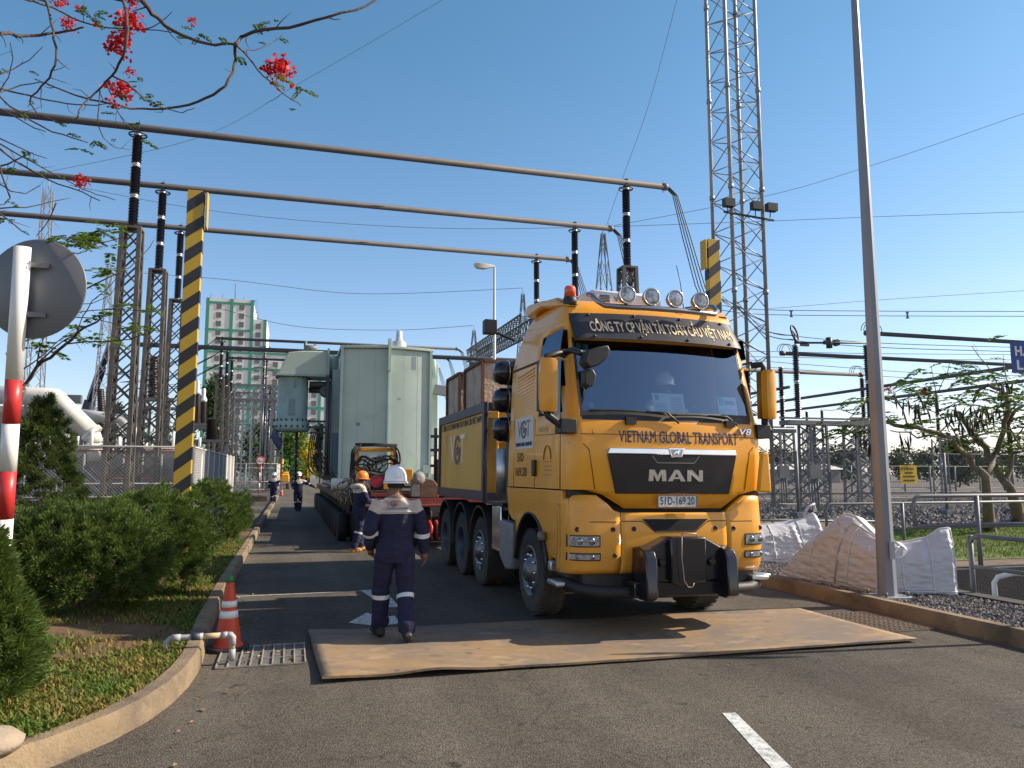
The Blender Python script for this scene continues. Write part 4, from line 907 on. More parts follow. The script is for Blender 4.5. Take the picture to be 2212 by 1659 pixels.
# ---- ballast blocks on the box
def block(x0,y0,x1,y1,z0,z1,lab):
    t=thing('ballast_block',lab,'concrete block',((x0+x1)/2,(y0+y1)/2,z0))
    b=MB(); b.box(x0+.02,y0+.02,z0,x1-.02,y1-.02,z1-.01); b.build('concrete_body',M('block_concrete',(.40,.34,.28),.95,var=.28,vs=2.2,bump=1.2,bs=18,dirt=(.07,.055,.045),da=.85,ds=2.6,dlo=.56),t,world=True)
    b=MB(); w=.05
    for x in (x0,x1):
        for y in (y0,y1): b.bar((x,y,z0),(x,y,z1),w)
    for z in (z0+.03,z1):
        for p,q in (((x0,y0),(x1,y0)),((x1,y0),(x1,y1)),((x1,y1),(x0,y1)),((x0,y1),(x0,y0))): b.bar((*p,z),(*q,z),w)
    b.build('angle_iron_frame',M('rust_iron',(.13,.06,.04),.8,var=.35,vs=6),t,world=True)
block(3.08,12.55,5.1,13.95,2.735,3.66,'taller rough concrete ballast block nearest the truck cab'); block(3.02,14.15,5.1,15.35,2.735,3.64,'rough concrete ballast block behind the taller one on the box')
# ================================================================ TRANSFORMER ON THE MODULAR TRAILER
TGRN=M('transformer_green',(.42,.51,.45),.5,var=.08,vs=.8,dirt=(.2,.24,.2),da=.45,ds=.9,dlo=.55)
TGRY=M('transformer_greyblue',(.27,.37,.37),.55,var=.1,vs=1,dirt=(.12,.16,.17),da=.4,ds=1.2)
PATCH=M('touch_up_grey',(.17,.22,.24),.6)
TR=thing('power_transformer','huge pale green power transformer tank standing on the long trailer','transformer',(2.9,25,1.42))
b=MB(); b.prism([(1.42,24.05),(2.81,23.72),(4.18,24.05),(4.18,31),(1.42,31)],'z',1.42,5.62)
tk=b.build('tank',TGRN,TR,world=True,bevel=.02)
b=MB(); b.prism([(1.34,23.98),(2.81,23.60),(4.27,23.98),(4.27,31.1),(1.34,31.1)],'z',5.62,5.70); b.build('tank_lid',TGRN,tk,world=True,bevel=.01)
b=MB(); b.box(2.77,23.50,4.9,2.85,23.74,5.9); b.bar((2.81,23.70,1.6),(2.81,23.70,5.0),.05,.09); b.box(1.36,23.95,1.42,1.44,24.08,5.62); b.box(4.14,23.95,1.42,4.22,24.08,5.62); b.build('stiffener',TGRN,tk,world=True)
def fpt(x,z,o=.006): # on the folded front wall
    y=23.72+abs(x-2.81)/1.38*.33-o; return (x,y,z)
b=MB()
for x0,x1,z0,z1 in ((3.56,3.69,5.0,5.42),(3.1,3.22,4.02,4.08),(1.86,1.98,3.2,3.3)): b.add([fpt(x0,z0),fpt(x1,z0),fpt(x1,z1),fpt(x0,z1)],[(0,1,2,3)])
b.build('touch_up_patch',PATCH,tk,world=True)
b=MB(); b.prism([(4.18,24.4),(4.50,24.4),(4.50,30.8),(4.18,30.8)],'z',2.3,5.3); b.build('radiator_side',TGRN,TR,world=True,bevel=.02)
b=MB(); b.lathe([(0,-.2),(.28,-.2),(.28,-.02),(.34,-.02),(.34,.06),(.28,.08),(0,.1)],(4.36,24.6,5.12),(1,-.1,0),20); b.build('flanged_cover',TGRN,TR,world=True)
b=MB(); b.bar((4.3,24.1,4.42),(5.4,24.0,4.25),.3,.3); b.build('outlet_duct',M('duct_beige',(.42,.42,.38),.5),TR,world=True)
b=MB(); b.box(1.14,24.5,1.45,1.43,30.6,5.0); b.build('side_panel',TGRY,TR,world=True); 
b=MB(); b.box(1.19,24.46,1.75,1.43,24.5,3.0); b.build('touch_up_patch',M('repaint_blue',(.10,.16,.22),.6),TR,world=True)
# cable turret hanging over the left side
b=MB(); b.prism([(-.50,4.80),(1.02,4.80),(1.02,5.58),(.2,5.56),(-.22,5.50)],'y',24.55,25.65); tu=b.build('cable_turret',M('turret_paint',(.38,.46,.40),.55,var=.08,vs=1.1,dirt=(.17,.15,.15),da=.5,ds=1.1,dlo=.5),TR,world=True,bevel=.03)
b=MB(); b.box(.98,24.45,4.68,1.04,25.75,5.66); b.lathe([(.38,0),(.38,.34)],(1.0,25.1,5.15),(1,0,0),20); b.box(-.56,24.5,4.76,1.02,25.7,4.80); b.build('turret_flange',TGRY,tu,world=True)
CYM=M('cylinder_green',(.24,.36,.35),.5,var=.1,vs=1.5,dirt=(.10,.15,.16),da=.5,ds=1.4)
b=MB(); b.lathe([(.50,1.50),(.47,1.46),(.47,.12),(.53,.10),(.55,0),(.53,-.06),(.56,-.08),(.55,-.2),(.45,-.26),(0,-.27)],(-.04,25.1,3.30),(0,0,1),32); cy=b.build('bushing_cylinder',CYM,TR,world=True)
b=MB()
for k in range(20):
    a=2*math.pi*k/20
    for z,r in ((3.40,.55),(3.20,.57),(4.76,.52)): b.lathe([(.025,-.03),(.025,.03)],(-.04+r*math.cos(a),25.1+r*math.sin(a),z),(0,0,1),6)
b.build('flange_bolts',BLK,cy,world=True)
b=MB(); b.box(-.14,24.61,3.55,.04,24.64,4.05); b.box(.0,24.6,4.42,.06,24.64,4.60); b.build('touch_up_patch',PATCH,cy,world=True)
b=MB()
for i in range(12): b.lathe([(.03,-.05),(.10 if i%2 else .06,-.03),(.03,.05)],(.12,25.1,2.98-.14*i),(0,0,1),8)
b.tube((.12,25.1,3.1),(.12,25.1,1.5),.03); b.build('hanging_bushing',PORC,cy,world=True)
b=MB(); b.path([(-.5,24.9,3.2),(-.55,24.85,2.9),(-.42,24.9,2.7),(-.38,24.9,2.45)],[.05,.12,.14,.02],8); b.build('blue_cover',M('blue_cloth',(.06,.08,.16),.9,var=.3,vs=6),cy,world=True)
b=MB()
for z in (3.38,3.20,3.02): b.box(.5,24.95,z-.03,1.2,25.05,z+.03)
for z,yy in ((4.55,24.9),(4.4,25.2)): b.lathe([(.10,-.45),(.10,.5)],(.9,yy,z),(1,0,0),12)
b.tube((1.02,24.45,1.6),(1.02,24.45,4.8),.06); b.tube((1.1,24.4,1.6),(1.1,24.4,4.5),.03); b.lathe([(.16,-.1),(.2,0),(.16,.1)],(.95,24.6,4.3),(0,1,0),12); b.build('side_pipework',M('pipe_dark',(.05,.06,.06),.5),TR,world=True)
b=MB(); 
for k in range(7):
    x=.56+.06*k; z0=3.0-.02*k; e=Vector((1.0+.05*k,23.9,1.5)); pts=[(x,24.8,z0),(x-.06,24.7,2.4),(x-.03+.05*k,24.5,1.85),(e.x,e.y+.4,1.55)]; b.path(spl(pts),.022,6)
b.build('hanging_hoses',RUB,TR,world=True)
b=MB(); b.lathe([(.30,0),(.30,.28),(.26,.30),(.24,.52),(.12,.58),(.10,.9),(.02,.95)],(3.42,26,5.70),(0,0,1),18); b.bar((2.5,25.6,5.75),(3.2,25.9,6.15),.06)
b.build('wrapped_bushing',M('wrap_foil',(.7,.71,.73),.3,.5,var=.2,vs=9,bump=1,bs=12),TR,world=True)
b=MB(); b.lathe([(.25,0),(.25,.1),(.1,.16)],(3.95,25.2,5.7),(0,0,1),14); b.build('manhole_cover',TGRN,TR,world=True)
b=MB(); b.lathe([(.1,-.2),(.1,.2)],(.45,25,5.72),(1,0,0),10); b.tube((.3,25,5.5),(.3,25,5.95),.05); b.tube((.6,25,5.5),(.6,25,5.85),.04); b.build('turret_valve',M('valve_dark',(.12,.14,.13),.5),TR,world=True)
b=MB()
for x in (3.4,3.9): b.box(x,23.7,1.46,x+.35,23.95,1.62); 
b.bar((3.55,23.6,1.7),(4.0,23.6,1.95),.05); b.box(3.9,23.55,1.75,4.12,23.8,2.0); b.box(1.45,23.8,1.42,4.3,23.98,1.56); b.build('base_bracket',TGRN,TR,world=True)
b=MB()
for i in range(22):
    x=1.42+2.78*i/21; y=fpt(x,0)[1]-.06; b.lathe([(.028,-.05),(.028,.05)],(x,y,5.66),(0,0,1),6)
for i in range(30): b.lathe([(.028,-.05),(.028,.05)],(1.37,24.1+.23*i,5.66),(0,0,1),6)
b.build('lid_bolts',M('bolt_dark',(.14,.16,.14),.6),tk,world=True)
for x,z in ((2.35,1.75),(3.25,1.72)):
    b=MB(); y=fpt(x,0)[1]; b.lathe([(.09,0),(.09,.12),(.05,.14),(.05,.22),(.11,.22),(.11,.25)],(x,y,z),(0,-1,0),12); b.build('drain_valve',M('valve_grey',(.2,.23,.21),.5),tk,world=True)
b=MB()
for x in (1.9,2.4,3.3,3.75): b.add([fpt(x-.006,1.6,.002),fpt(x+.006,1.6,.002),fpt(x+.006,5.6,.002),fpt(x-.006,5.6,.002)],[(0,1,2,3)])
b.build('weld_seam',M('weld_line',(.33,.40,.35),.6),tk,world=True)
# ---- trailer
TRL=thing('modular_trailer','long low multi axle trailer under the green transformer','trailer',(4.1,19,0))
DECK=M('trailer_deck',(.045,.042,.04),.7,var=.3,vs=3,dirt=(.14,.11,.08),da=.5,ds=2)
b=MB(); b.box(1.55,19.6,1.02,6.65,41.5,1.30); b.box(3.7,19.6,.7,4.5,41.5,1.02); b.box(1.30,19.9,1.10,1.6,41.5,1.22); b.build('deck',DECK,TRL,world=True)
for i in range(15):
    y=20.6+1.42*i; b=MB(); b.box(1.26,y-.11,1.0,1.62,y+.11,1.20); b.build('suspension_box',M('faded_box',(.30,.21,.15),.8,var=.3,vs=5),TRL,world=True,bevel=.02)
wp=None
for i in range(15):
    y=20.6+1.42*i
    for x in (1.47,2.55,5.6,6.7):
        if wp is None:
            b=MB(); b.lathe([(.12,-.30),(.24,-.31),(.34,-.29),(.37,-.25),(.375,-.06),(.25,-.03),(.25,.03),(.375,.06),(.37,.25),(.34,.29),(.24,.31),(.2,.25),(.08,.25),(0,.27)],(0,0,0),(-1,0,0),22); b.mat(1); b.lathe([(.22,.262),(.2,.24),(0,.255)],(0,0,0),(-1,0,0),16)
            wp=b.build('wheel',[M('trailer_rubber',(.014,.014,.015),.8,var=.3,vs=6,bump=.3,bs=40),M('rim_dirty',(.10,.095,.09),.6,.3)],TRL); w=wp
        else: w=wp.copy(); COL.objects.link(w); w.parent=TRL
        w.location=(x-4.1,y-19,.376); w.rotation_euler=(.3*i,0,0)
b=MB()
for i in range(15):
    y=20.6+1.42*i; b.path([(1.5,y,1.02),(1.5,y+.28,.78),(1.55,y,.5)],.08,7); b.box(2.2,y-.09,.6,5.9,y+.09,1.02)
b.build('axle_arms',DECK,TRL,world=True)
REDM=M('dull_red_paint',(.22,.035,.03),.6,var=.3,vs=5,dirt=(.1,.07,.06),da=.5,ds=4)
b=MB(); b.box(1.75,18.55,1.02,4.7,18.70,1.14); b.box(1.6,18.2,.96,4.9,18.55,1.0); b.box(1.9,19.2,1.18,4.4,19.4,1.26); b.build('gooseneck_beam',REDM,TRL,world=True)
b=MB(); b.box(1.65,18.3,.55,4.4,18.5,.75); b.box(1.7,18.6,.40,4.5,19.6,1.0); b.bar((4.1,18.6,.75),(4.1,15.4,.72),.35,.25); b.box(3.2,18.2,.72,5.0,18.45,.95)
for i in range(14): b.tube((1.75+.21*i,18.25,.5+.05*math.sin(i*2.1)),(1.8+.2*i,18.1,.85),.022)
b.build('coupling_frame',DECK,TRL,world=True)
b=MB()
for x,z in ((1.82,.50),(1.97,.48),(1.75,.62),(2.12,.5)): b.lathe([(.065,0),(.065,.10),(.04,.11)],(x,18.22,z),(0,-1,0),12)
b.box(1.9,18.18,.78,2.2,18.2,.94); b.build('hydraulic_ports',M('port_grey',(.33,.33,.32),.5,.4),TRL,world=True)
b=MB()
for k in range(5):
    x=3.0+.16*k; b.path([(x,18.1,.62),(x+.02,17.9,.5),(x,17.9,.3),(x+.05,18.0,.22)],.04,7)
b.build('red_air_hoses',M('red_hose',(.5,.04,.03),.4),TRL,world=True)
b=MB()
random.seed(3)
for k in range(10):
    x=1.25+.08*(k%8); y=19.2+.5*random.random(); pts=[(x+.2*random.uniform(-1,1),y+.2*random.uniform(-1,1),z) for z in (.95,1.2,1.45,1.62,1.5)]; b.path(spl(pts),.014,5)
b.build('hose_tangle',RUB,TRL,world=True)
b=MB(); b.lathe([(0,0),(.14,.01),(.15,.05),(.15,.95),(.14,1.0),(0,1.01)],(.98,20.3,1.47),(1,0,0),20); b.build('air_cylinder',M('cylinder_white',(.55,.57,.52),.5,dirt=(.3,.3,.27),da=.4,ds=3),TRL,world=True)
b=MB()
for x in (3.5,3.62): b.box(x,19.4,1.2,x+.07,19.5,2.9)
for z in (1.9,2.3,2.65): b.box(3.4,19.35,z,4.2,19.45,z+.07)
b.box(3.55,19.3,1.25,3.95,19.6,2.1); b.build('rear_rack',BLK,TRL,world=True)
b=MB(); b.prism([(3.02,1.14),(3.52,1.14),(3.50,1.45),(3.40,1.58),(3.22,1.62),(3.06,1.5)],'y',18.85,19.15); b.build('timber_chock',M('chock_wood',(.16,.09,.055),.85,var=.35,vs=4,stretch=(1,1,4)),TRL,world=True,bevel=.02)
b=MB(); b.lathe([(.14,0),(.16,.05),(.16,.12),(.05,.14)],(2.98,18.8,1.62),(.2,-1,.1),14); b.box(2.85,18.85,1.18,3.05,19.1,1.6); b.build('coupling_head',M('dull_casting',(.22,.22,.21),.7,.2,var=.3,vs=8),TRL,world=True)
# ---- power pack with hoses
PP=thing('power_pack','yellow framed hydraulic power pack draped in black hoses','power pack',(1.9,19.0,1.14)); PPY=M('pack_yellow',(.68,.30,.012),.45,var=.12,vs=3,dirt=(.15,.09,.04),da=.5,ds=3)
b=MB()
for x in (1.52,2.42):
    for y in (18.75,19.35): b.box(x-.04,y-.04,1.14,x+.04,y+.04,2.36)
for y in (18.75,19.35): b.box(1.48,y-.04,2.28,2.46,y+.04,2.36); b.box(1.48,y-.04,1.14,2.46,y+.04,1.28)
b.box(1.48,18.75,1.14,2.46,19.35,1.2); b.box(1.5,18.72,1.3,1.66,19.3,1.9); b.box(2.14,18.70,1.36,2.46,18.8,1.6); b.box(2.46,18.75,1.5,2.85,19.3,1.85); pf=b.build('frame',PPY,PP,world=True,bevel=.012)
b=MB(); b.box(1.66,18.85,1.22,2.36,19.3,1.75); b.build('engine',BLK,PP,world=True,bevel=.03)
b=MB(); b.lathe([(.13,0),(.15,.05),(.15,.1)],(1.98,18.82,1.55),(0,-1,0),18); b.build('engine_fan',M('crimson',(.35,.02,.06),.5),PP,world=True)
b=MB(); b.box(1.78,18.66,2.02,2.10,18.69,2.20); b.box(1.7,18.7,1.78,1.9,18.73,1.98); b.build('control_plate',M('plate_grey',(.4,.4,.38),.5),PP,world=True)
b=MB()
random.seed(11)
for k in range(8):
    t=k/7; x0=1.36+.10*random.random(); x1=2.50-.12*random.random(); zb=1.62+.42*random.random(); yy=18.58-.06*random.random()
    b.path(spl([(x0+.12,18.7,2.40+.02*random.random()),(x0,yy,2.25),(x0+.02,yy,1.95),(x0+.22,yy-.03,zb+.12),(1.9+random.uniform(-.1,.1),yy-.06,zb),(x1-.2,yy-.03,zb+.14),(x1,yy,1.98),(x1-.02,yy,2.26),(x1-.12,18.7,2.41+.02*random.random())]),.017,6)
for k in range(5): b.path(spl([(1.46+.03*k,18.66,2.36+.02*k),(1.36+.02*k,18.6,2.1),(1.34+.03*k,18.6,1.6),(1.38,18.62,1.25)]),.018,6)
for k in range(5): b.path([(1.45,18.7,2.39+.015*k),(1.9,18.66,2.41+.012*k),(2.45,18.7,2.38+.015*k)],.02,6)
for k in range(4): b.ring((1.8+.12*k,18.62,1.95),.15+.02*k,.016,(.1,1,.1),16,5)
b.build('hoses',RUB,PP,world=True)
_s=1.075; PP.location=tuple(_c+(Vector((1.9,19.0,1.14))-_c)*_s); PP.scale=(_s,_s,_s)
# ================================================================ PEOPLE
NAVY=M('coverall_navy',(.010,.012,.045),.85,var=.25,vs=7,bump=.5,bs=16); YOKE=M('coverall_cream',(.50,.44,.38),.85,var=.08,vs=6,bump=.4,bs=20)
SKIN=M('skin',(.20,.105,.07),.55); BAND=M('reflective_band',(.62,.64,.66),.4,var=.08,vs=20); BOOT=M('boot_black',(.012,.012,.012),.55,dirt=(.1,.08,.06),da=.5,ds=9); TANB=M('boot_tan',(.42,.20,.06),.7)
HAIR=M('hair_black',(.012,.011,.01),.7)
def ellstack(b,secs,n=14):
    vs=[]
    for (x,y,z,rx,ry) in secs:
        for k in range(n): t=2*math.pi*k/n; vs.append((x+rx*math.cos(t),y+ry*math.sin(t),z))
    m=len(secs); b.add(vs,[(i*n+k,i*n+(k+1)%n,(i+1)*n+(k+1)%n,(i+1)*n+k) for i in range(m-1) for k in range(n)]+[tuple(range(n))[::-1],tuple(range((m-1)*n,m*n))])
def person(name,label,loc,rz,P,voxel=.014,helmet='white',mask=None,boot=BOOT,knee=True,elbow=True,seated=False,sub=True,scale=1.,hood=False,hands=True,group=None):
    root=thing('person',label,'person',loc,rz,group); root.scale=(scale,)*3
    J=dict(hipL=(-.095,0,.90),kneeL=(-.11,.02,.49),ankL=(-.11,0,.09),hipR=(.095,0,.90),kneeR=(.11,.02,.49),ankR=(.11,0,.09),shL=(-.195,0,1.40),elL=(-.27,-.01,1.12),wrL=(-.27,.08,.87),shR=(.195,0,1.40),elR=(.27,-.01,1.12),wrR=(.27,.08,.87),toeL=(0,.19,0),toeR=(0,.19,0),lean=.0,head=(0,.03,1.62),nod=0.)
    J.update(P); V={k:Vector(v) if isinstance(v,tuple) else v for k,v in J.items()}
    b=MB(); ln=V['lean']; hz=(V['hipL'].z+V['hipR'].z)/2; hy=(V['hipL'].y+V['hipR'].y)/2; dz=hz-.90
    T=[(.80,.17,.115),(.88,.197,.138),(1.0,.192,.134),(1.08,.188,.132),(1.18,.195,.135),(1.28,.208,.136),(1.37,.212,.12),(1.42,.186,.10),(1.45,.145,.088),(1.475,.105,.078),(1.50,.070,.064)]
    ellstack(b,[(0,hy+ln*(z-.9),z+dz,rx,ry) for z,rx,ry in T],18)
    H=V['head']; b.path([(0,hy+ln*.58,1.44+dz),(H.x*.6,(hy+ln*.6+H.y)/2,1.52+dz),(H.x,H.y-.01,H.z-.04)],[.066,.058,.06],10)
    nd=V['nod']; hd=[(-.115,.035,.03,.045),(-.09,.025,.055,.068),(-.05,.01,.068,.088),(0,0,.076,.098),(.05,-.004,.077,.10),(.09,-.006,.066,.086),(.12,-.006,.04,.055),(.13,-.006,.01,.012)]
    ellstack(b,[(H.x,H.y+dy-nd*z,H.z+z,rx,ry) for z,dy,rx,ry in hd],14)
    b.path([(H.x,H.y+.085,H.z+.03),(H.x,H.y+.112,H.z-.015),(H.x,H.y+.09,H.z-.03)],[.012,.018,.012],6)           # nose
    for s in (-1,1): b.lathe([(.01,-.012),(.032,0),(.02,.012)],(H.x+s*.078,H.y-.005,H.z-.005),(s,0,0),8)           # ears
    for S in 'LR':
        s=-1 if S=='L' else 1
        h,k,a=V['hip'+S],V['knee'+S],V['ank'+S]
        b.path([h+Vector((0,0,.06)),h,h.lerp(k,.5),k,k.lerp(a,.45),a+Vector((0,0,.05)),a],[.104,.116,.104,.091,.090,.092,.084],12)
        t=V['toe'+S]
        b.path([a+Vector((0,-.085,-.042)),a+Vector((0,-.03,-.035)),a+t*.5+Vector((0,0,-.045)),a+t+Vector((0,0,-.055))],[.042,.055,.05,.034],10)
        sh,e,w=V['sh'+S],V['el'+S],V['wr'+S]
        b.path([sh+Vector((-s*.09,0,-.035)),sh+Vector((-s*.01,0,-.012)),sh.lerp(e,.5),e,e.lerp(w,.5),w],[.062,.083,.080,.072,.068,.056],12)
    tmp=b.build('tmp',[NAVY]); rm=tmp.modifiers.new('r','REMESH'); rm.mode='VOXEL'; rm.voxel_size=voxel; sm=tmp.modifiers.new('s','SMOOTH'); sm.factor=.5; sm.iterations=4 if voxel<.02 else 2
    dg=bpy.context.evaluated_depsgraph_get(); dg.update(); me=bpy.data.meshes.new_from_object(tmp.evaluated_get(dg)); tm=tmp.data; bpy.data.objects.remove(tmp); bpy.data.meshes.remove(tm)
    # cloth folds
    N=[v.normal.copy() for v in me.vertices]
    for v,nn in zip(me.vertices,N):
        p=v.co
        if p.z<1.46+dz:
            f=mnoise.noise(Vector((p.x*7,p.y*7,p.z*15)))*.012+mnoise.noise(Vector((p.x*16+3,p.y*16,p.z*30)))*.005
            near=min((p-V[j]).length for j in ('kneeL','kneeR','elL','elR','ankL','ankR'))
            v.co=p+nn*f*(1.5 if near<.16 else 1.)
    me.materials.clear(); mats=[NAVY,YOKE,SKIN,boot,HAIR]
    for m in mats: me.materials.append(m)
    hx=H
    for p in me.polygons:
        c=p.center; mi=0; p.use_smooth=True
        nearL=(c-V['ankL']).length; nearR=(c-V['ankR']).length
        if c.z>H.z-.14 and abs(c.x-H.x)<.12 and (c-H).length<.2: mi=2 if not (c.y<H.y-.02 and c.z>H.z-.04) else 4
        elif c.z>1.305+dz-.25*max(0,c.y-hy)+.5*max(0,abs(c.x)-.20): mi=1
        elif (c.z<min(V['ankL'].z,V['ankR'].z)+.005 or (nearL<.30 and c.z<V['ankL'].z+.0) or (nearR<.3 and c.z<V['ankR'].z+.0)): mi=3
        p.material_index=mi
    # hands: palm, four fingers and a thumb, appended to the body mesh
    hb=MB()
    if hands:
        for S in 'LR':
            s=-1 if S=='L' else 1; w,e=V['wr'+S],V['el'+S]; d=(w-e).normalized(); side=Vector((0,1,0))-d*d.y
            side=side.normalized() if side.length>.2 else Vector((1,0,0)); inn=d.cross(side).normalized()
            if inn.x*s>0: inn=-inn
            hb.path([w-d*.02,w+d*.03,w+d*.085],[.030,.036,.034],8)
            for q in range(4):
                o=side*(.027-.018*q); L=(.072,.082,.076,.058)[q]; p0=w+d*.08+o
                hb.path([p0,p0+d*L*.45+inn*.008,p0+d*L*.8+inn*.028,p0+d*L*.92+inn*.048],[.0095,.009,.0085,.007],6)
            p0=w+d*.025+side*.03; hb.path([p0,p0+side*.022+d*.03+inn*.012,p0+side*.022+d*.058+inn*.03],[.012,.011,.009],6)
    if hb.v:
        bm=bmesh.new(); bm.from_mesh(me); vv=[bm.verts.new(v) for v in hb.v]
        for f in hb.f:
            try: F=bm.faces.new([vv[i] for i in f]); F.material_index=2; F.smooth=True
            except ValueError: pass
        bm.to_mesh(me); bm.free()
    body=bpy.data.objects.new('body',me); COL.objects.link(body); body.parent=root
    # helmet
    if helmet:
        hm={'white':M('helmet_white',(.80,.82,.85),.28,coat=.4),'orange':M('helmet_orange',(.85,.22,.015),.3,coat=.4)}[helmet]
        c=MB(); n=24; prof=[(1.0,0),(.99,.03),(.95,.07),(.86,.105),(.70,.135),(.45,.152),(.2,.160),(0,.162)]; vs=[]
        rx,ry=.122,.148
        for f,z in prof:
            for k in range(n): a=2*math.pi*k/n; vs.append((H.x+rx*f*math.cos(a),H.y-.005+ry*f*math.sin(a),H.z+.035+z*1.02))
        m=len(prof); c.add(vs,[(i*n+k,i*n+(k+1)%n,(i+1)*n+(k+1)%n,(i+1)*n+k) for i in range(m-1) for k in range(n)],True)
        vs=[]
        for f,z in ((.98,.035),(1.10,.024),(1.12,.012),(.97,.02)):
            for k in range(n):
                a=2*math.pi*k/n; e=1+(.16*max(0,math.sin(a))**3 if f>1 else 0); vs.append((H.x+rx*f*math.cos(a),H.y-.005+ry*f*e*math.sin(a),H.z+z))
        c.add(vs,[(i*n+k,i*n+(k+1)%n,((i+1)%4)*n+(k+1)%n,((i+1)%4)*n+k) for i in range(4) for k in range(n)],True)
        for dx in (-.028,0,.028): c.path([(H.x+dx,H.y-.005+ry*1.0*math.cos(R(a))*.99,H.z+.035+.166*math.sin(R(a))) for a in range(12,172,12)],.009 if dx==0 else .005,6)
        ho=c.build('hard_hat',hm,root)
        c=MB(); c.path([(H.x-.08,H.y-.02,H.z+.02),(H.x-.075,H.y+.03,H.z-.07),(H.x,H.y+.07,H.z-.125),(H.x+.075,H.y+.03,H.z-.07),(H.x+.08,H.y-.02,H.z+.02)],.005,5); c.build('chin_strap',M('strap_white',(.5,.5,.5),.7),ho)
    if mask:
        c=MB(); vs=[]
        for i in range(6):
            for k in range(7):
                u=(k-3)/3; z=H.z-.015-.018*i; yy=H.y+.095-.028*u*u+.022*math.sin(math.pi*(i+.5)/6)*(1-abs(u)*.6)-(.0); vs.append((H.x+.068*u,yy+.008-(.03*max(0,(i-3)/2)),z))
        c.add(vs,[(i*7+k,i*7+k+1,(i+1)*7+k+1,(i+1)*7+k) for i in range(5) for k in range(6)],True); c.build('face_mask',mask,root)
    # reflective bands fitted to the sleeves and legs
    bv=BVHTree.FromPolygons([v.co for v in me.vertices],[list(p.vertices) for p in me.polygons])
    def band(a_,b_,t,w,r0):
        d=(b_-a_).normalized(); c0=a_.lerp(b_,t); u,vv=frame(d); vs=[]; n=22
        for o in (-w/2,w/2):
            for k in range(n):
                an=2*math.pi*k/n; q=u*math.cos(an)+vv*math.sin(an); h=bv.ray_cast(c0+d*o+q*.16,-q,.16); r=.16-h[3] if h[0] is not None else r0
                r=min(r,r0*1.25); vs.append(c0+d*o+q*(r+.008))
        c=MB(); c.add(vs,[(k,(k+1)%n,n+(k+1)%n,n+k) for k in range(n)],True); c.build('reflective_band',BAND,root)
    for S in 'LR':
        if knee: band(V['knee'+S],V['ank'+S],.16,.045,.085)
        if elbow: band(V['el'+S],V['wr'+S],.12,.045,.07)
    if hood:
        c=MB(); c.path([(-.11,.03,1.46+dz),(-.12,-.05,1.47+dz),(-.06,-.13,1.45+dz),(.06,-.13,1.45+dz),(.12,-.05,1.47+dz),(.11,.03,1.46+dz)],[.03,.05,.06,.06,.05,.03],8); c.build('hood',YOKE,root)
    return root,body,bv
def on_body(bv,d):
    def f(p):
        h=bv.ray_cast(p-Vector(d)*.6,Vector(d),1.2); return h[0]-Vector(d)*.013 if h[0] is not None else p
    return f
# the man walking away in front of the truck
m1,bd,bv=person('front','man in navy coveralls with cream back yoke, white hard hat, walking toward the trailer',(1.08,8.23,.03),R(3),dict(ankL=(-.115,.20,.10),kneeL=(-.12,.15,.49),ankR=(.10,-.17,.10),kneeR=(.115,.02,.49),toeR=(.05,.19,0),toeL=(-.04,.19,0),hipL=(-.10,.02,.89),hipR=(.10,.0,.89),shL=(-.205,0,1.40),elL=(-.285,-.03,1.13),wrL=(-.24,.15,.93),shR=(.205,0,1.40),elR=(.285,-.03,1.10),wrR=(.315,.03,.88),lean=.03,head=(0,.05,1.60)),voxel=.0085)
sf=on_body(bv,(0,1,0))
vgt((-.12,0,1.375),(1,0,0),(0,0,1),.062,m1,surf=sf); lettering('VIETNAM GLOBAL TRANSPORT',.018,.24,(-.12,0,1.345),(1,0,0),(0,0,1),GREY,m1,surf=sf,bold=.01,ext=.001)
c=MB(); c.path([sf(Vector((-.19+.38*i/14,0,1.318))) for i in range(15)],.006,4); c.build('reflective_band',BAND,m1)
# the man with the orange hard hat, writing on a board by the trailer
m2,_,_=person('orange','man in navy coveralls with orange hard hat, blue mask and tan boots',(1.49,17.75,0),R(-72),dict(ankL=(-.13,.10,.09),kneeL=(-.13,.12,.49),ankR=(.12,-.14,.09),kneeR=(.12,-.03,.49),elL=(-.25,.08,1.14),wrL=(-.10,.30,1.13),elR=(.25,.08,1.13),wrR=(.12,.28,1.10),head=(0,.07,1.60),nod=.35,lean=.06),voxel=.016,helmet='orange',mask=M('mask_blue',(.01,.05,.42),.7),boot=TANB,elbow=False,hood=True)
cb=MB(); cb.box(1.80,17.48,1.125,2.20,17.68,1.14); o=cb.build('clipboard',WHT,loc=(2.0,17.6,1.13)); tag(o,'white clipboard held out by the man with the orange hard hat','clipboard')
# the man pointing at the trailer wheels, and the one walking up the road
person('pointing','man facing us beside the trailer tail with one arm stretched out',(.33,37.2,0),R(180),dict(elL=(-.46,.02,1.24),wrL=(-.72,.05,1.10),elR=(.28,-.10,1.14),wrR=(.15,-.16,1.0),ankR=(.06,0,.09),ankL=(-.08,.02,.09)),voxel=.022,hands=True)
person('walking','man in navy coveralls walking toward us along the left kerb',(-.95,46.2,0),R(176),dict(ankL=(-.09,.26,.12),kneeL=(-.1,.2,.52),ankR=(.09,-.18,.12),kneeR=(.1,.02,.5),elL=(-.28,-.06,1.14),wrL=(-.2,.16,1.0),elR=(.28,-.1,1.14),wrR=(.28,.0,.9)),voxel=.022)
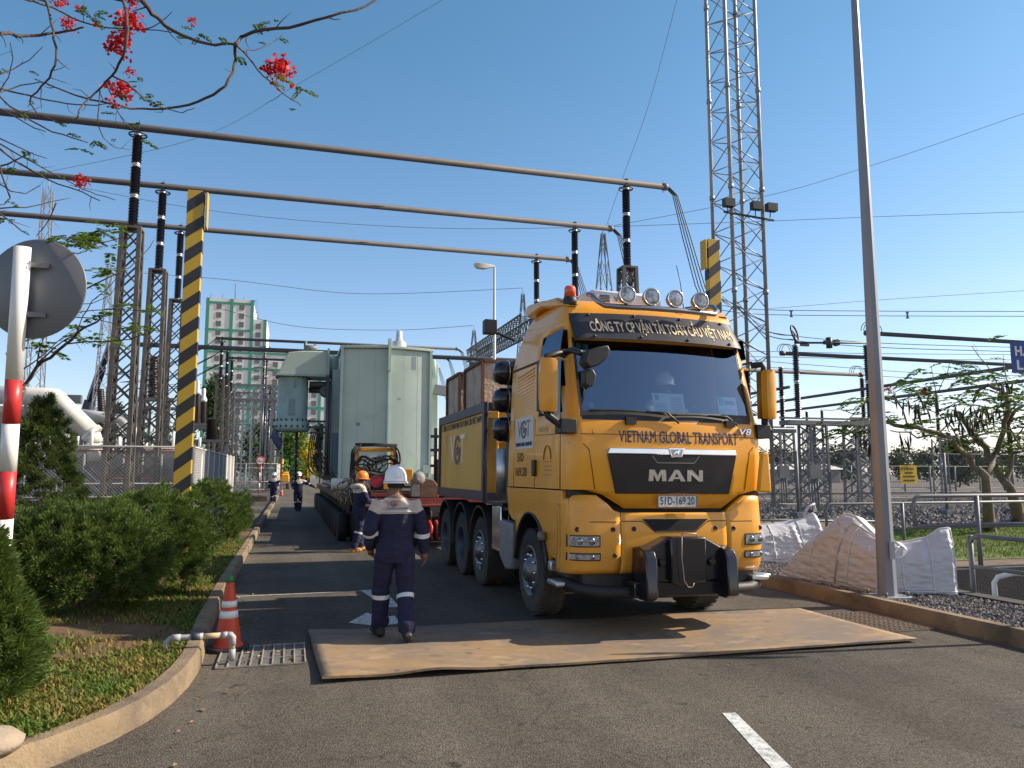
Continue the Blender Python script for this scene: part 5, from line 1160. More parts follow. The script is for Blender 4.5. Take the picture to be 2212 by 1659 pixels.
# driver
DRV,_,_=person('driver','driver in a white hard hat sitting dimly behind the windscreen',(4.62,8.98,1.42),R(180),dict(hipL=(-.1,0,.72),hipR=(.1,0,.72),kneeL=(-.14,.38,.74),kneeR=(.14,.38,.74),ankL=(-.14,.42,.42),ankR=(.14,.42,.42),elL=(-.3,.16,1.0),wrL=(-.2,.42,1.02),elR=(.3,.16,1.0),wrR=(.2,.42,1.02),shL=(-.195,0,1.22),shR=(.195,0,1.22),head=(0,.05,1.44)),voxel=.02,knee=False,elbow=False)
# ================================================================ PLANTS
def leaves_np(C,Dn,L,Wd,rs,fold=0.0):
    """diamond leaves: centre points C, direction Dn, length L, width Wd"""
    n=len(C); r=rs.normal(size=(n,3)); S=np.cross(Dn,r); S/=np.linalg.norm(S,axis=1)[:,None]+1e-9
    L=np.asarray(L)[:,None] if np.ndim(L) else L; Wd=np.asarray(Wd)[:,None] if np.ndim(Wd) else Wd
    return np.stack([C,C+Dn*L*.5+S*Wd*.5,C+Dn*L,C+Dn*L*.5-S*Wd*.5],1)
def quads(V): 
    n=len(V); return V.reshape(-1,3),(np.arange(n*4).reshape(n,4))
def unit(a): return a/(np.linalg.norm(a,axis=-1,keepdims=True)+1e-9)
JUN=leafmat('juniper_green',(.030,.060,.014),(.155,.225,.045),.32,.6); JUD=leafmat('cypress_green',(.028,.05,.015),(.13,.18,.045),.3,.6); BARK=M('bark',(.10,.075,.055),.95,var=.35,vs=12,bump=.8,bs=40); 
def shrub(name,label,c,rx,ry,h,n_tuft,seed,mat,conical=0.,z0=.16,tl=.05,per=125,group=None,cat='shrub'):
    rs=np.random.RandomState(seed); t=thing(name,label,cat,(c[0],c[1],z0),0,group)
    th=rs.uniform(0,2*math.pi,n_tuft); q=rs.uniform(-.75,1,n_tuft); 
    if conical: q=rs.uniform(-1,1,n_tuft)
    P=[]; N=[]
    for a,s in zip(th,q):
        if conical:
            z=(s+1)/2; rr=(1-z**1.5)**.9*(.9 if z>.12 else .7+1.7*z)
            p=np.array([math.cos(a)*rr*rx,math.sin(a)*rr*ry,z*h]); nn=np.array([math.cos(a),math.sin(a),.55])
        else:
            rr=math.sqrt(max(0,1-s*s)); p=np.array([math.cos(a)*rr*rx,math.sin(a)*rr*ry,(s*.5+.5)*h]); nn=np.array([math.cos(a)*rr/rx,math.sin(a)*rr/ry,s/(h*.5)+.5])
        lump=1+.22*mnoise.noise(Vector((p[0]*2.2+seed,p[1]*2.2,p[2]*2.2)))+.15*mnoise.noise(Vector((p[0]*5+seed,p[1]*5,p[2]*5)))
        dep=rs.uniform(.72,1.0)
        p=(p-np.array([0,0,h*.45]))*lump*dep+np.array([0,0,h*.45]); P.append(p); N.append(nn)
    P=np.array(P); N=unit(np.array(N)); tr=rs.uniform(0,1,n_tuft)
    C=np.repeat(P,per,0); NN=np.repeat(N,per,0); D=unit(NN*.9+rs.normal(size=C.shape)*.50+np.array([0,0,.3]))
    off=rs.uniform(0,.085,len(C))[:,None]; C=C+D*off; C=C[:]; ok=C[:,2]>.02; C=C[ok]; D=D[ok]
    V=leaves_np(C,D,tl*rs.uniform(.6,1.3,len(C))*np.where(rs.uniform(0,1,len(C))<.04,1.9,1.),.006+.006*rs.uniform(0,1,len(C)),rs); v,f=quads(V)
    r=np.clip(.45*np.repeat(tr,per)[ok]+.55*rs.uniform(0,1,len(C)),0,1); np_mesh('foliage',v,f,mat,t,rnd=np.repeat(r,4))
    b=MB(); rr=random.Random(seed)
    for k in range(9):
        a=rr.uniform(0,6.28); e=Vector((math.cos(a)*rx*(.25 if conical else .6),math.sin(a)*ry*(.25 if conical else .6),h*rr.uniform(.3,.6))); m=Vector((math.cos(a)*rx*.25,math.sin(a)*ry*.25,h*.18))
        b.path([(0,0,-.05),(m.x*.5,m.y*.5,h*.08),m,e],[.035,.03,.022,.006],6)
    b.build('stems',BARK,t); return t
shrub('juniper_shrub','big rounded green shrub with bare soil at its foot, nearest the cone',(-2.3,10.0),.90,.78,1.20,900,1,JUN)
shrub('juniper_shrub','rounded green shrub directly in front of the tall striped post',(-1.82,11.35),.80,.78,1.30,820,2,JUN)
shrub('juniper_shrub','rounded green shrub just beyond the tall striped post',(-1.66,17.6),.82,1.2,1.40,820,3,JUN)
shrub('juniper_shrub','green shrub between the striped post and the leftmost lattice column',(-3.3,13.3),.7,.7,1.2,330,9,JUN)
shrub('cypress_shrub','dark green cone shaped cypress behind the red and white sign pole',(-3.72,13.2),1.12,1.0,2.72,1000,4,JUD,conical=1.)
shrub('juniper_shrub','upright green shrub at the foot of the round sign, cut by the frame',(-2.02,6.25),.40,.40,1.12,560,5,JUN,conical=.6)
b=MB(); b.lathe([(0,0),(.16,.0),(.18,.05),(.12,.10),(0,.12)],(-1.62,5.25,.17),(0,0,1),14); o=b.build('garden_stone',M('pale_stone',(.30,.24,.18),.9,var=.15,vs=6,bump=.5,bs=30),loc=(-1.62,5.25,.17)); tag(o,'pale rounded stone on the grass near the kerb corner','stone')
# ---- flame trees: branches with flower clusters and feathery leaves
BRK=M('flame_bark',(.085,.06,.05),.9,var=.3,vs=14,bump=.6,bs=50); BRK2=M('flame_bark_pale',(.17,.14,.11),.9,var=.3,vs=8,bump=.7,bs=30)
FLW=leafmat('flame_flower',(.36,.008,.025),(.70,.045,.03),.3,.5); FRN=leafmat('flame_leaf',(.04,.075,.012),(.16,.25,.03),.4,.5)
def frond(c,d,L,rs,out,out_r,r0,dens=11):
    d=unit(np.asarray(d,float)); up=np.array([0,0,1.]); s=unit(np.cross(d,up)+1e-4); dn=-up
    for i in range(dens):
        t=(i+1)/dens; p=c+d*L*t+dn*L*.28*t*t
        for sg in (-1,1):
            dd=unit(s*sg+d*.55+rs.normal(size=3)*.12+dn*.25); l=L*.34*(1-.55*abs(t-.5)); w=L*.075; e=unit(np.cross(dd,up+rs.normal(size=3)*.4))
            out.append([p,p+dd*l*.5+e*w,p+dd*l,p+dd*l*.5-e*w]); out_r.append(r0+rs.uniform(-.2,.2))
def cluster(c,r,rs,out,out_r,n=70):
    for k in range(n):
        d=unit(rs.normal(size=3)+np.array([0,0,.5])); p=c+d*r*rs.uniform(.25,1)
        for j in range(3):
            e=unit(d*.6+rs.normal(size=3)*.9); l=r*rs.uniform(.2,.36); s=unit(np.cross(e,rs.normal(size=3)))*l*.42
            out.append([p,p+e*l*.6+s,p+e*l,p+e*l*.6-s]); out_r.append(rs.uniform(0,1))
def qmesh(name,out,out_r,mat,parent,off):
    V=np.array(out)-np.array(off); v,f=quads(V); return np_mesh(name,v,f,mat,parent,rnd=np.repeat(np.clip(out_r,0,1),4))
def jitter_path(pts,rs,amp):
    out=[]
    for p,q in zip(pts[:-1],pts[1:]):
        out.append(p); out.append(p.lerp(q,.5)+Vector(rs.normal(size=3)*amp))
    return out+[pts[-1]]
def traced_tree(label,crop,lines,flowers,fronds,dist,seed,trunkpts,trunk_r,dvar=.5,fl=.13,bark=None,extra=0,fr=.4,base=None):
    rs=np.random.RandomState(seed); base=base or trunkpts[0]; t=thing('flame_tree',label,'tree',tuple(base)); b=MB(); allp=[]
    d_end={}
    for li,(w,pts) in enumerate(lines):
        d0=dist+rs.uniform(-dvar,dvar)*.6; n=len(pts); P=[]
        for i,(x,y) in enumerate(pts):
            key=(x,y); d=d_end.get(key,d0+dvar*.7*math.sin(i*.8+li)*.5); d_end[key]=d; P.append(PD(*K(crop,x,y),d))
        r=w*CROP[crop][2]*dist/FPX/2*(1.25 if crop=='pA' else 1); P2=jitter_path(P,rs,r*.5); m=len(P2); b.path(P2,[r*(1-.55*i/(m-1)) for i in range(m)],6); allp.append(P2)
        for i in range(1,m-1):
            if rs.uniform()<.30 and r<.02:
                dr=unit((np.array(P2[i+1]-P2[i-1])/1.)+rs.normal(size=3)*1.2*np.linalg.norm(P2[i+1]-P2[i-1])); q=P2[i]+Vector(dr)*rs.uniform(.05,.16)*dist/5; b.path([P2[i],P2[i].lerp(q,.5)+Vector(rs.normal(size=3)*.01),q],[r*.35,r*.25,r*.12],4)
    b.build('branches',bark or BRK,t,world=True)
    b=MB(); b.path(trunkpts,trunk_r,12); b.build('trunk',BRK2,t,world=True)
    F=[];Fr=[];L=[];Lr=[]
    for x,y,r in flowers: cluster(np.array(PD(*K(crop,x,y),dist)),r*CROP[crop][2]*dist/FPX,rs,F,Fr,n=int(26+r*.7))
    for x,y,k in fronds:
        c0=np.array(PD(*K(crop,x,y),dist+rs.uniform(-dvar,dvar)))
        for j in range(k): 
            a=rs.uniform(0,6.28); frond(c0+rs.normal(size=3)*fl*.15,[math.cos(a),math.sin(a),rs.uniform(-.2,.4)],fl*rs.uniform(.7,1.3),rs,L,Lr,fr+rs.uniform(-.25,.35))
    for k in range(extra):
        pth=allp[rs.randint(len(allp))]; i=rs.randint(len(pth)//2,len(pth)); a=rs.uniform(0,6.28)
        frond(np.array(pth[i])+rs.normal(size=3)*fl*.5,[math.cos(a),math.sin(a),rs.uniform(-.1,.5)],fl*rs.uniform(.7,1.4),rs,L,Lr,fr+rs.uniform(-.3,.35))
    if F: qmesh('flowers',F,Fr,FLW,t,base)['kind']='stuff'
    if L: qmesh('leaves',L,Lr,FRN,t,base)
    return t
A=[(22,[(820,0),(880,80),(960,150),(1060,205),(1150,240),(1250,262),(1365,258)]),(18,[(1365,258),(1400,215),(1470,185),(1600,165),(1740,145),(1900,100),(2060,60),(2180,0),(2260,-60)]),(15,[(1365,258),(1370,340),(1355,420),(1310,500),(1240,550),(1150,590),(1050,618),(950,632),(820,630),(700,612),(600,592),(480,565),(380,530),(270,485)]),(9,[(1365,258),(1440,330),(1500,410),(1560,465),(1640,540),(1710,585),(1748,615)]),(6,[(1440,330),(1430,290),(1480,292),(1560,260),(1610,230),(1650,190)]),(19,[(-40,190),(0,195),(100,210),(230,205),(340,190),(430,175),(485,158)]),(10,[(180,0),(300,40),(420,105),(560,150),(700,165),(830,172),(1000,188)]),(6,[(830,172),(890,155),(950,115),(1000,68)]),(12,[(262,0),(290,90),(312,180),(328,280),(320,380),(290,450),(240,500),(180,560),(175,600),(220,665),(330,712),(400,718)]),(15,[(715,0),(735,80),(742,180),(725,290),(690,370),(650,440),(600,495),(520,570),(460,640),(420,710)]),(8,[(650,440),(740,480),(790,530),(840,580),(920,618),(1000,640),(1060,655),(1130,630)]),(9,[(-40,500),(0,510),(100,540),(220,570),(330,590),(450,608),(560,612),(640,600)]),(8,[(-40,560),(0,535),(120,495),(240,475),(270,485)]),(10,[(-40,520),(0,560),(60,620),(180,700),(300,765),(420,800),(510,828)]),(8,[(0,635),(90,680),(200,745),(265,765)]),(7,[(615,475),(650,560),(680,640),(720,710),(800,770)]),(6,[(580,520),(575,620),(568,720),(600,800),(660,855),(755,868)]),(8,[(0,835),(120,905),(240,970),(360,1035),(480,1100),(560,1130),(670,1162)]),(11,[(-60,820),(0,865),(90,935),(220,1010),(340,1070),(480,1115),(580,1165)]),(7,[(0,430),(80,400),(170,350),(250,270)]),(6,[(0,530),(50,450),(75,340),(60,250)]),(8,[(0,805),(120,860),(270,920)]),(9,[(0,965),(90,930),(190,885)]),(7,[(0,1070),(60,1110),(150,1125),(230,1080)]),(7,[(0,1210),(150,1205),(300,1170),(410,1150)]),(7,[(325,1180),(290,1270),(210,1370)]),(10,[(-40,1200),(0,1240),(90,1310),(170,1365)]),(9,[(-20,900),(60,1150),(30,1180),(0,1190)])]
TA=[Vector((-4.6,3.2,.1)),Vector((-4.5,3.4,1.5)),Vector((-4.2,3.9,2.7)),Vector((-3.6,4.4,3.6)),Vector((-2.9,5.0,4.4))]
t=traced_tree('flame tree reaching in overhead with bare twigs and clusters of red flowers','pA',A,[(1615,425,95),(690,272,80),(745,145,90),(682,535,78),(755,425,34),(1118,130,32),(470,1062,50),(760,15,45),(345,10,48),(400,150,50),(455,50,24),(560,150,28)],[(1740,510,4),(1600,130,2),(1475,130,2),(1150,200,3),(540,90,4),(480,60,3),(820,490,3),(880,570,3),(560,820,3),(480,850,2),(470,1390,5),(590,1340,4),(440,1395,4),(640,140,2),(380,1400,3),(700,640,2),(400,760,2),(30,1270,4),(210,440,2),(10,420,3)],5.6,21,TA,[.17,.15,.13,.10,.06],dvar=.5,fl=.085,extra=26)
b=MB()
for q in ((K('pA',-40,190),5.6),(K('pA',-40,500),5.6),(K('pA',-60,820),5.6),(K('pA',-40,1200),5.6),(K('pA',180,0),5.6),(K('pA',262,0),5.6),(K('pA',715,0),5.6),(K('pA',820,0),5.6)):
    e=PD(*q[0],q[1]); m=TA[4].lerp(e,.5)+Vector((0,0,.25)); b.path([TA[3].lerp(TA[4],.7),m,e],[.05,.03,.016],7)
b.build('boughs',BRK,t,world=True)
B=[(26,[(125,1270),(170,1180),(240,1070),(330,1010),(430,920),(500,850),(580,800),(660,750)]),(12,[(430,920),(560,905),(700,905),(850,890),(960,850)]),(9,[(500,850),(540,740),(600,640),(700,560),(780,470)]),(11,[(420,640),(510,585),(640,520),(740,470),(850,420),(950,320),(1005,240)]),(12,[(250,290),(360,265),(520,275),(650,260),(760,235),(880,200)]),(10,[(420,310),(510,330),(600,290),(680,280)]),(9,[(300,760),(440,720),(600,700),(740,690),(870,700),(990,710)]),(9,[(300,800),(420,745),(600,750),(760,790),(880,830),(1100,840)]),(7,[(400,665),(490,660),(600,655),(720,600),(755,540)]),(14,[(170,1180),(250,1040),(360,940),(480,860)]),(10,[(240,1070),(260,950),(300,850),(380,780)]),(9,[(140,1090),(260,1010),(380,900),(520,800)])]
Bb=PG(10,1290,.16); TB=[Vector((Bb.x-.35,11.1,.1)),PD(*K('pB',95,1380),11.0),PD(*K('pB',125,1270),10.8),PD(*K('pB',150,1220),10.7)]
traced_tree('young flame tree with sparse feathery leaves behind the round sign','pB',B,[],[(520,210,6),(600,195,6),(680,160,6),(480,240,5),(560,235,5),(250,940,4),(200,930,3),(480,820,4),(700,720,4),(780,700,4),(860,820,6),(900,800,4),(930,690,3),(600,890,4),(660,880,3),(620,510,3),(740,320,4),(730,440,4),(590,440,3),(350,910,3),(430,830,3)],10.7,22,TB,[.07,.06,.055,.045],dvar=.7,fl=.26,fr=.5)
# the two flame trees on the right
RT=[(48,[(1545,1200),(1500,1160),(1450,1105),(1400,1050),(1330,965),(1240,920),(1100,882),(950,870),(860,845)]),(40,[(1545,1200),(1600,1060),(1630,1000),(1665,900),(1690,800),(1685,700),(1640,640),(1560,605),(1500,640),(1460,720)]),(14,[(1330,965),(1260,960),(1180,935),(1100,955),(1040,915),(920,905)]),(13,[(1100,882),(1030,860),(1000,760),(960,705),(880,690),(790,705),(720,740),(700,780)]),(11,[(860,845),(760,870),(640,930),(560,962),(500,935)]),(10,[(950,870),(880,800),(830,770),(700,800),(600,765),(480,770)]),(11,[(1240,920),(1300,860),(1380,830),(1440,760),(1500,690),(1560,605)]),(10,[(1400,1050),(1320,880),(1240,800),(1150,760),(1060,760)]),(10,[(1690,800),(1600,760),(1480,740),(1330,735),(1230,770)]),(9,[(1665,900),(1560,850),(1450,820),(1360,850)]),(10,[(1690,800),(1740,740),(1795,720)]),(8,[(1685,700),(1690,600),(1665,500),(1660,410)]),(8,[(1640,640),(1560,490),(1500,420),(1455,355)]),(7,[(1060,760),(1020,700),(1100,660),(1180,690)]),(7,[(1240,800),(1220,650),(1200,540),(1190,485)]),(7,[(1240,640),(1290,540),(1312,450)]),(8,[(1000,760),(940,660),(1010,620),(1080,640)]),(7,[(700,780),(640,840),(560,860),(500,850)]),(8,[(1150,760),(1180,650),(1120,640)]),(7,[(760,870),(720,940),(800,960)])]
RL=[(x,y,3) for x,y in ((590,890),(640,880),(560,930),(720,700),(800,690),(1010,580),(1040,600),(1090,640),(1120,740),(1160,740),(1110,830),(1250,690),(1300,690),(1390,600),(1440,580),(1500,520),(1560,560),(1480,680),(1550,690),(1600,700),(1640,740),(1650,690),(1690,700),(1720,490),(1700,540),(1640,560),(1590,600),(1420,700),(1370,700),(1660,760),(1580,750),(1330,800),(1280,780),(1230,900),(1180,640),(990,640),(950,690),(1060,840),(1090,770),(1200,660),(1500,640),(1750,680),(1780,690),(1610,900),(1560,930),(900,830),(840,800),(760,930),(1390,570),(1460,500))]
Rb=PG(*K('pD',1570,1560),.12)
R1=traced_tree('spreading flame tree with hanging pods and two red blooms above the railing','pD',RT,[(915,648,30),(1143,645,26)],RL,20.5,23,[Rb,PD(*K('pD',1560,1400),20.5),PD(*K('pD',1545,1200),20.5),PD(*K('pD',1520,1175),20.5),PD(*K('pD',1490,1148),20.5)],[.17,.13,.105,.09,.06],dvar=1.6,fl=.42,bark=BRK2,extra=70,fr=.36)
b=MB(); rr=random.Random(5)
for k in range(75):
    x,y=rr.choice([(1370,800),(1420,830),(1500,790),(1340,760),(1000,650),(1060,680),(1640,730),(1480,760),(1400,770),(1010,920),(1120,760),(1680,600),(800,960),(1560,780),(730,900)]); p=PD(*K('pD',x+rr.uniform(-60,60),y+rr.uniform(-40,40)),20.5+rr.uniform(-1.2,1.2)); l=rr.uniform(.3,.55); q=p+Vector((rr.uniform(-.12,.12),rr.uniform(-.12,.12),-l)); b.path([p,p.lerp(q,.5)+Vector((rr.uniform(-.05,.05),0,0)),q],[.008,.03,.008],5)
b.build('seed_pods',M('pod_brown',(.03,.022,.018),.7),R1,world=True)['kind']='stuff'
RT2=[(62,[(1710,1290),(1640,1200),(1560,1080),(1480,950),(1430,880),(1370,790)]),(46,[(1710,1290),(1705,1150),(1700,1000),(1690,880),(1720,800),(1795,740)]),(12,[(1560,1080),(1660,1050),(1760,1040),(1830,1020)]),(12,[(1700,1000),(1760,930),(1795,880),(1850,860)]),(14,[(1690,880),(1740,960),(1800,1050),(1860,1090)]),(9,[(1480,950),(1380,930),(1300,940)]),(9,[(1720,800),(1760,700),(1795,620)])]
R2=traced_tree('flame tree leaning left at the picture edge behind the railing','pD',RT2,[],[(x,y,4) for x,y in ((1760,700),(1780,760),(1740,820),(1790,930),(1650,990),(1480,900),(1400,860),(1560,960),(1720,1000),(1830,800),(1860,900))],22.5,24,[PG(*K('pD',1765,1480),.1),PD(*K('pD',1740,1380),22.5),PD(*K('pD',1710,1290),22.5),PD(*K('pD',1690,1262),22.5),PD(*K('pD',1662,1226),22.5)],[.24,.17,.125,.10,.07],dvar=1.5,fl=.42,bark=BRK2,extra=80,fr=.3)
# ---- background trees
def bgtree(name,label,base,h,r,crown_z,seed,c1,c2,mname,n=2600,lobes=9,lsize=.5,tall=False,group=None):
    rs=np.random.RandomState(seed); t=thing(name,label,'tree',tuple(base),0,group); mat=leafmat(mname,c1,c2,.3,.6)
    Cs=[]
    for k in range(lobes):
        a=rs.uniform(0,6.28); q=rs.uniform(0,.75)*r; z=crown_z+(h-crown_z)*rs.uniform(.12,.85); 
        if tall: q*=max(.15,1-(z-crown_z)/(h-crown_z))
        Cs.append((q*math.cos(a),q*math.sin(a),z,r*rs.uniform(.28,.5)*(1 if not tall else .6)))
    Cs.append((0,0,crown_z+(h-crown_z)*.8,r*.35)); V=[];rn=[]; per=n//len(Cs); out=[]
    for (x,y,z,q) in Cs:
        d=unit(rs.normal(size=(per,3))); rad=q*rs.uniform(.35,1.05,per)[:,None]; P=np.array([x,y,z])+d*rad*np.array([1,1,.8 if not tall else 1.5]); D=unit(rs.normal(size=(per,3))+np.array([0,0,-.1])); ls=lsize*rs.uniform(.5,1.2,per)
        V.append(leaves_np(P,D,ls,ls*(.5 if not tall else .25),rs)); rn.append(np.clip(rs.uniform(0,.5)+.5*rs.uniform(0,1,per),0,1))
    V=np.concatenate(V); v,f=quads(V); np_mesh('crown',v,f,mat,t,rnd=np.repeat(np.concatenate(rn),4))
    b=MB(); b.path([(0,0,-.1),(.05*r,0,crown_z*.6),(0,.03*r,crown_z),(0,0,h*.8)],[.05*h**.8*.6,.04*h**.8*.6,.03*h**.8*.6,.02],7)
    for (x,y,z,q) in Cs[:6]: b.path([(0,0,crown_z*.8),(x*.5,y*.5,(crown_z+z)/2),(x,y,z)],[.02*h**.8*.6,.015*h**.8*.5,.01],5)
    b.build('trunk',BARK,t); return t
def gp(u,d): q=PD(u,HOR,d); return Vector((q.x,q.y,0))
G1,G2=(.02,.05,.015),(.07,.13,.03)
bgtree('leafy_tree','dense green tree left of the yellow flowering tree',gp(603,95),8.2,4.6,1.2,31,(.03,.08,.02),(.10,.22,.04),'leaf_green',5200,14,.5)
bgtree('leafy_tree','smaller green tree behind the gate fence',gp(560,80),7.4,3.4,1.2,32,G1,(.09,.14,.03),'leaf_olive',3000,10,.45)
bgtree('yellow_tree','yellow flowering tree behind the open shed',gp(662,112),6.9,3.9,1.6,33,(.42,.34,.02),(.75,.60,.04),'leaf_yellow',4200,12,.45)
bgtree('casuarina_tree','thin grey green casuarina right of the yellow tree',gp(690,100),9.0,2.3,1.5,34,(.025,.045,.025),(.06,.09,.05),'leaf_grey',2600,10,.7,True)
bgtree('casuarina_tree','wispy casuarina just above the yellow tree',gp(650,150),12,3.2,3,35,(.03,.05,.03),(.08,.10,.05),'leaf_grey2',2200,9,.8,True)
bgtree('casuarina_tree','casuarina behind the small lattice frames left of the road',gp(468,95),15,4.5,2,36,(.03,.045,.025),(.075,.10,.05),'leaf_grey3',4200,12,.8,True)
for i,(u,d,h,r) in enumerate(((448,80,12,3.2),(395,100,15,3.2),(240,120,14,3.4),(300,110,13,3.2),(200,130,13.5,3),(345,125,14,3.2))):
    bgtree('casuarina_tree',('casuarina directly right of the tall striped post','slim casuarina between two tall lattice columns','dark casuarina beside the crane boom','casuarina seen through the nearest lattice column','casuarina left of the crane boom','casuarina behind the second lattice column')[i],gp(u,d),h,r,2,40+i,G1,(.05,.08,.03),'leaf_dark',2000,9,.8,True,group='casuarinas behind the left yard')
for i,(u,d,h,r) in enumerate(((100,140,15,2.5),(131,150,19.5,1.4))): bgtree('casuarina_tree',('low casuarina top above the white duct','thin pointed casuarina above the bend of the white duct')[i],gp(u,d),h,r,4,50+i,G1,(.05,.08,.03),'leaf_dark',1400,8,.8,True,group='casuarinas behind the left yard')
rr=random.Random(8)
spots=[(1700,150,6.5,5,'round tree left of the first tall disconnector'),(1755,160,5.5,5,'low round tree between the disconnectors'),(1800,150,7.3,6.5,'wide dark tree behind the fence, left of the lamp post'),(1845,160,6.6,6,'tree behind the fence touching the lamp post'),(1955,150,6.4,5.5,'tree behind the yellow danger sign'),(2000,160,6.4,6,'tree right of the yellow danger sign'),(2070,95,6.3,4.6,'nearest bushy tree behind the right fence'),(2120,150,6.2,6,'tree behind the forked flame tree trunk'),(2180,160,6.5,6,'tree at the far right behind the fence'),(1660,170,6,5,'tree peeping out beside the truck mirror')]
for i,(u,d,h,r,lab) in enumerate(spots): bgtree('leafy_tree',lab,gp(u,d),h,r,1.0,60+i,(.02,.035,.015),(.06,.085,.03),'leaf_far',2200,12,.7,group='trees along the far right boundary')
# ================================================================ SIGNS, POSTS, CONE, PIPE ON THE LEFT
p0=PD(49,533,6.0); c0=PD(60,617,6.0); dirn=(PD(5,1200,6.0)-p0).normalized(); base=p0+dirn*((p0.z-.15)/-dirn.z); pr=.060
SG=thing('traffic_sign','back of a round grey traffic sign on a red and white striped pole','traffic sign',tuple(base))
def at_v(v): u=49+(5-49)*(v-533)/(1200-533); q=PD(u,v,6.0); return q
cuts=[533,820,915,1017,1120]; b=MB()
seg=[at_v(v) for v in cuts]+[base]
for i,(p,q) in enumerate(zip(seg[:-1],seg[1:])): b.mat(i%2); b.path([p,q],pr,20)
b.build('pole',[M('pole_white',(.74,.74,.72),.4,var=.05,vs=4),M('pole_red',(.50,.03,.03),.4,var=.06,vs=4)],SG,world=True)
vdir=Vector((math.sin(R(15)),math.cos(R(15)),0)); cc=c0+vdir*.10
b=MB(); b.lathe([(0,-.006),(.40,-.006),(.407,0),(.40,.006),(0,.006)],cc,vdir,48); b.build('sign_disc',M('sign_back_grey',(.16,.17,.185),.5,.3,var=.06,vs=1.5),SG,world=True)
for z in (.18,-.22): b=MB(); b.box(cc.x-.12,cc.y-.06,cc.z+z-.02,cc.x+.1,cc.y-.006,cc.z+z+.02); b.build('bracket',GALV,SG,world=True)
# striped clearance posts
def striped(name,label,x,y,w,d,h,side,plate_dx):
    t=thing(name,label,'striped post',(x,y,0)); b=MB()
    # box column with diagonal black bands cut into the front and side faces
    yl=M('post_yellow',(.50,.32,.025),.5,var=.08,vs=2,dirt=(.25,.2,.1),da=.4,ds=2); bk=M('post_black',(.022,.022,.025),.55,dirt=(.06,.06,.06),da=.4,ds=3)
    b.box(-w/2,-d/2,0,w/2,d/2,h); c=b.build('column',yl,t,bevel=.006)
    s=MB(); per=.415; n=int(h/per)+2; sl=.20; th=.20
    for i in range(-1,n):
        z0=i*per+.1
        def clip(pts):   # clip polygon to 0<=z<=h
            out=pts
            for sg,lim in ((1,.0),(-1,-h)):
                new=[]
                for a,b_ in zip(out,out[1:]+out[:1]):
                    fa=sg*a[1]-lim; fb=sg*b_[1]-lim
                    if fa>=0: new.append(a)
                    if fa*fb<0: t_=fa/(fa-fb); new.append((a[0]+(b_[0]-a[0])*t_,a[1]+(b_[1]-a[1])*t_))
                out=new
                if not out: return out
            return out
        q=clip([(-w/2,z0),(w/2,z0+sl),(w/2,z0+sl+th),(-w/2,z0+th)])
        if len(q)>2:
            for yy in (-d/2-.003,d/2+.003): s.add([(x_,yy,z_) for x_,z_ in q],[tuple(range(len(q)))])
        k=sl*d/w
        for sx in (-1,1):
            a=z0+sl if sx>0 else z0
            q=clip([(-d/2,a),(d/2,a-k*0),(d/2,a+th),(-d/2,a+th)])
            if len(q)>2: s.add([(sx*(w/2+.003),y_,z_) for y_,z_ in q],[tuple(range(len(q)))])
    s.build('black_stripes',bk,c,norm=False)
    b=MB(); b.box(plate_dx-.03,-d/2-.035,h-.62,plate_dx+.03,-d/2-.005,h-.02) if False else b.box(plate_dx-.015,-d/2-.02,h-.60,plate_dx+.015,d/2+.02,h-.02); b.build('top_plate',yl,t,bevel=.006)
    b=MB(); b.box(-w/2-.12,-d/2-.12,-.02,w/2+.12,d/2+.12,.14); b.build('footing',CONC,t,bevel=.01); return t
striped('striped_post','tall black and yellow striped post standing among the shrubs on the left',-1.63,12.95,.25,.16,6.30,1,.17)
striped('striped_post','black and yellow striped post rising behind the truck cab',7.80,12.95,.25,.16,6.30,-1,-.19)
# cone
CON=M('cone_orange',(.52,.055,.02),.5,var=.1,vs=6,dirt=(.2,.07,.04),da=.5,ds=5); CW=M('cone_white',(.68,.70,.70),.4,dirt=(.4,.35,.3),da=.4,ds=8)
def cone(label,loc,s=1.,top='green'):
    t=thing('traffic_cone',label,'traffic cone',loc); t.scale=(s,s,s); b=MB(); prof=[(.135,.045),(.128,.06),(.10,.28)]; f=lambda z:.132-(.132-.030)*(z-.05)/.66
    b.lathe([(.155,.03),(.15,.045),(.137,.055)]+[(f(z),z) for z in (.07,.2,.35,.5,.62,.665)],(0,0,0),(0,0,1),24); c=b.build('cone_body',CON,t)
    for z0,z1 in ((.31,.38),(.415,.475)): b=MB(); b.lathe([(f(z0)+.003,z0),(f(z1)+.003,z1)],(0,0,0),(0,0,1),24); b.build('reflective_band',CW,c)
    b=MB(); b.lathe([(f(.655)+.004,.655),(.036,.69),(.032,.715),(.02,.725),(0,.727)],(0,0,0),(0,0,1),18); b.build('cone_tip',M('tip_green',(.02,.16,.05),.5) if top=='green' else CON,c)
    b=MB(); pts=[]
    for k in range(8):
        a=2*math.pi*(k+.5)/8; pts.append((.215*math.cos(a)*1.04,.215*math.sin(a)*1.04))
    b.prism(pts,'z',0,.035); b.build('base',M('cone_base_black',(.02,.02,.022),.8),t,bevel=.008); return t
cone('orange traffic cone with green tip and two white bands standing by the kerb',(-.56,8.37,.003))
cone('small orange cone far up the road behind the walking man',tuple(PG(608,1071,0)),1.0,'o')
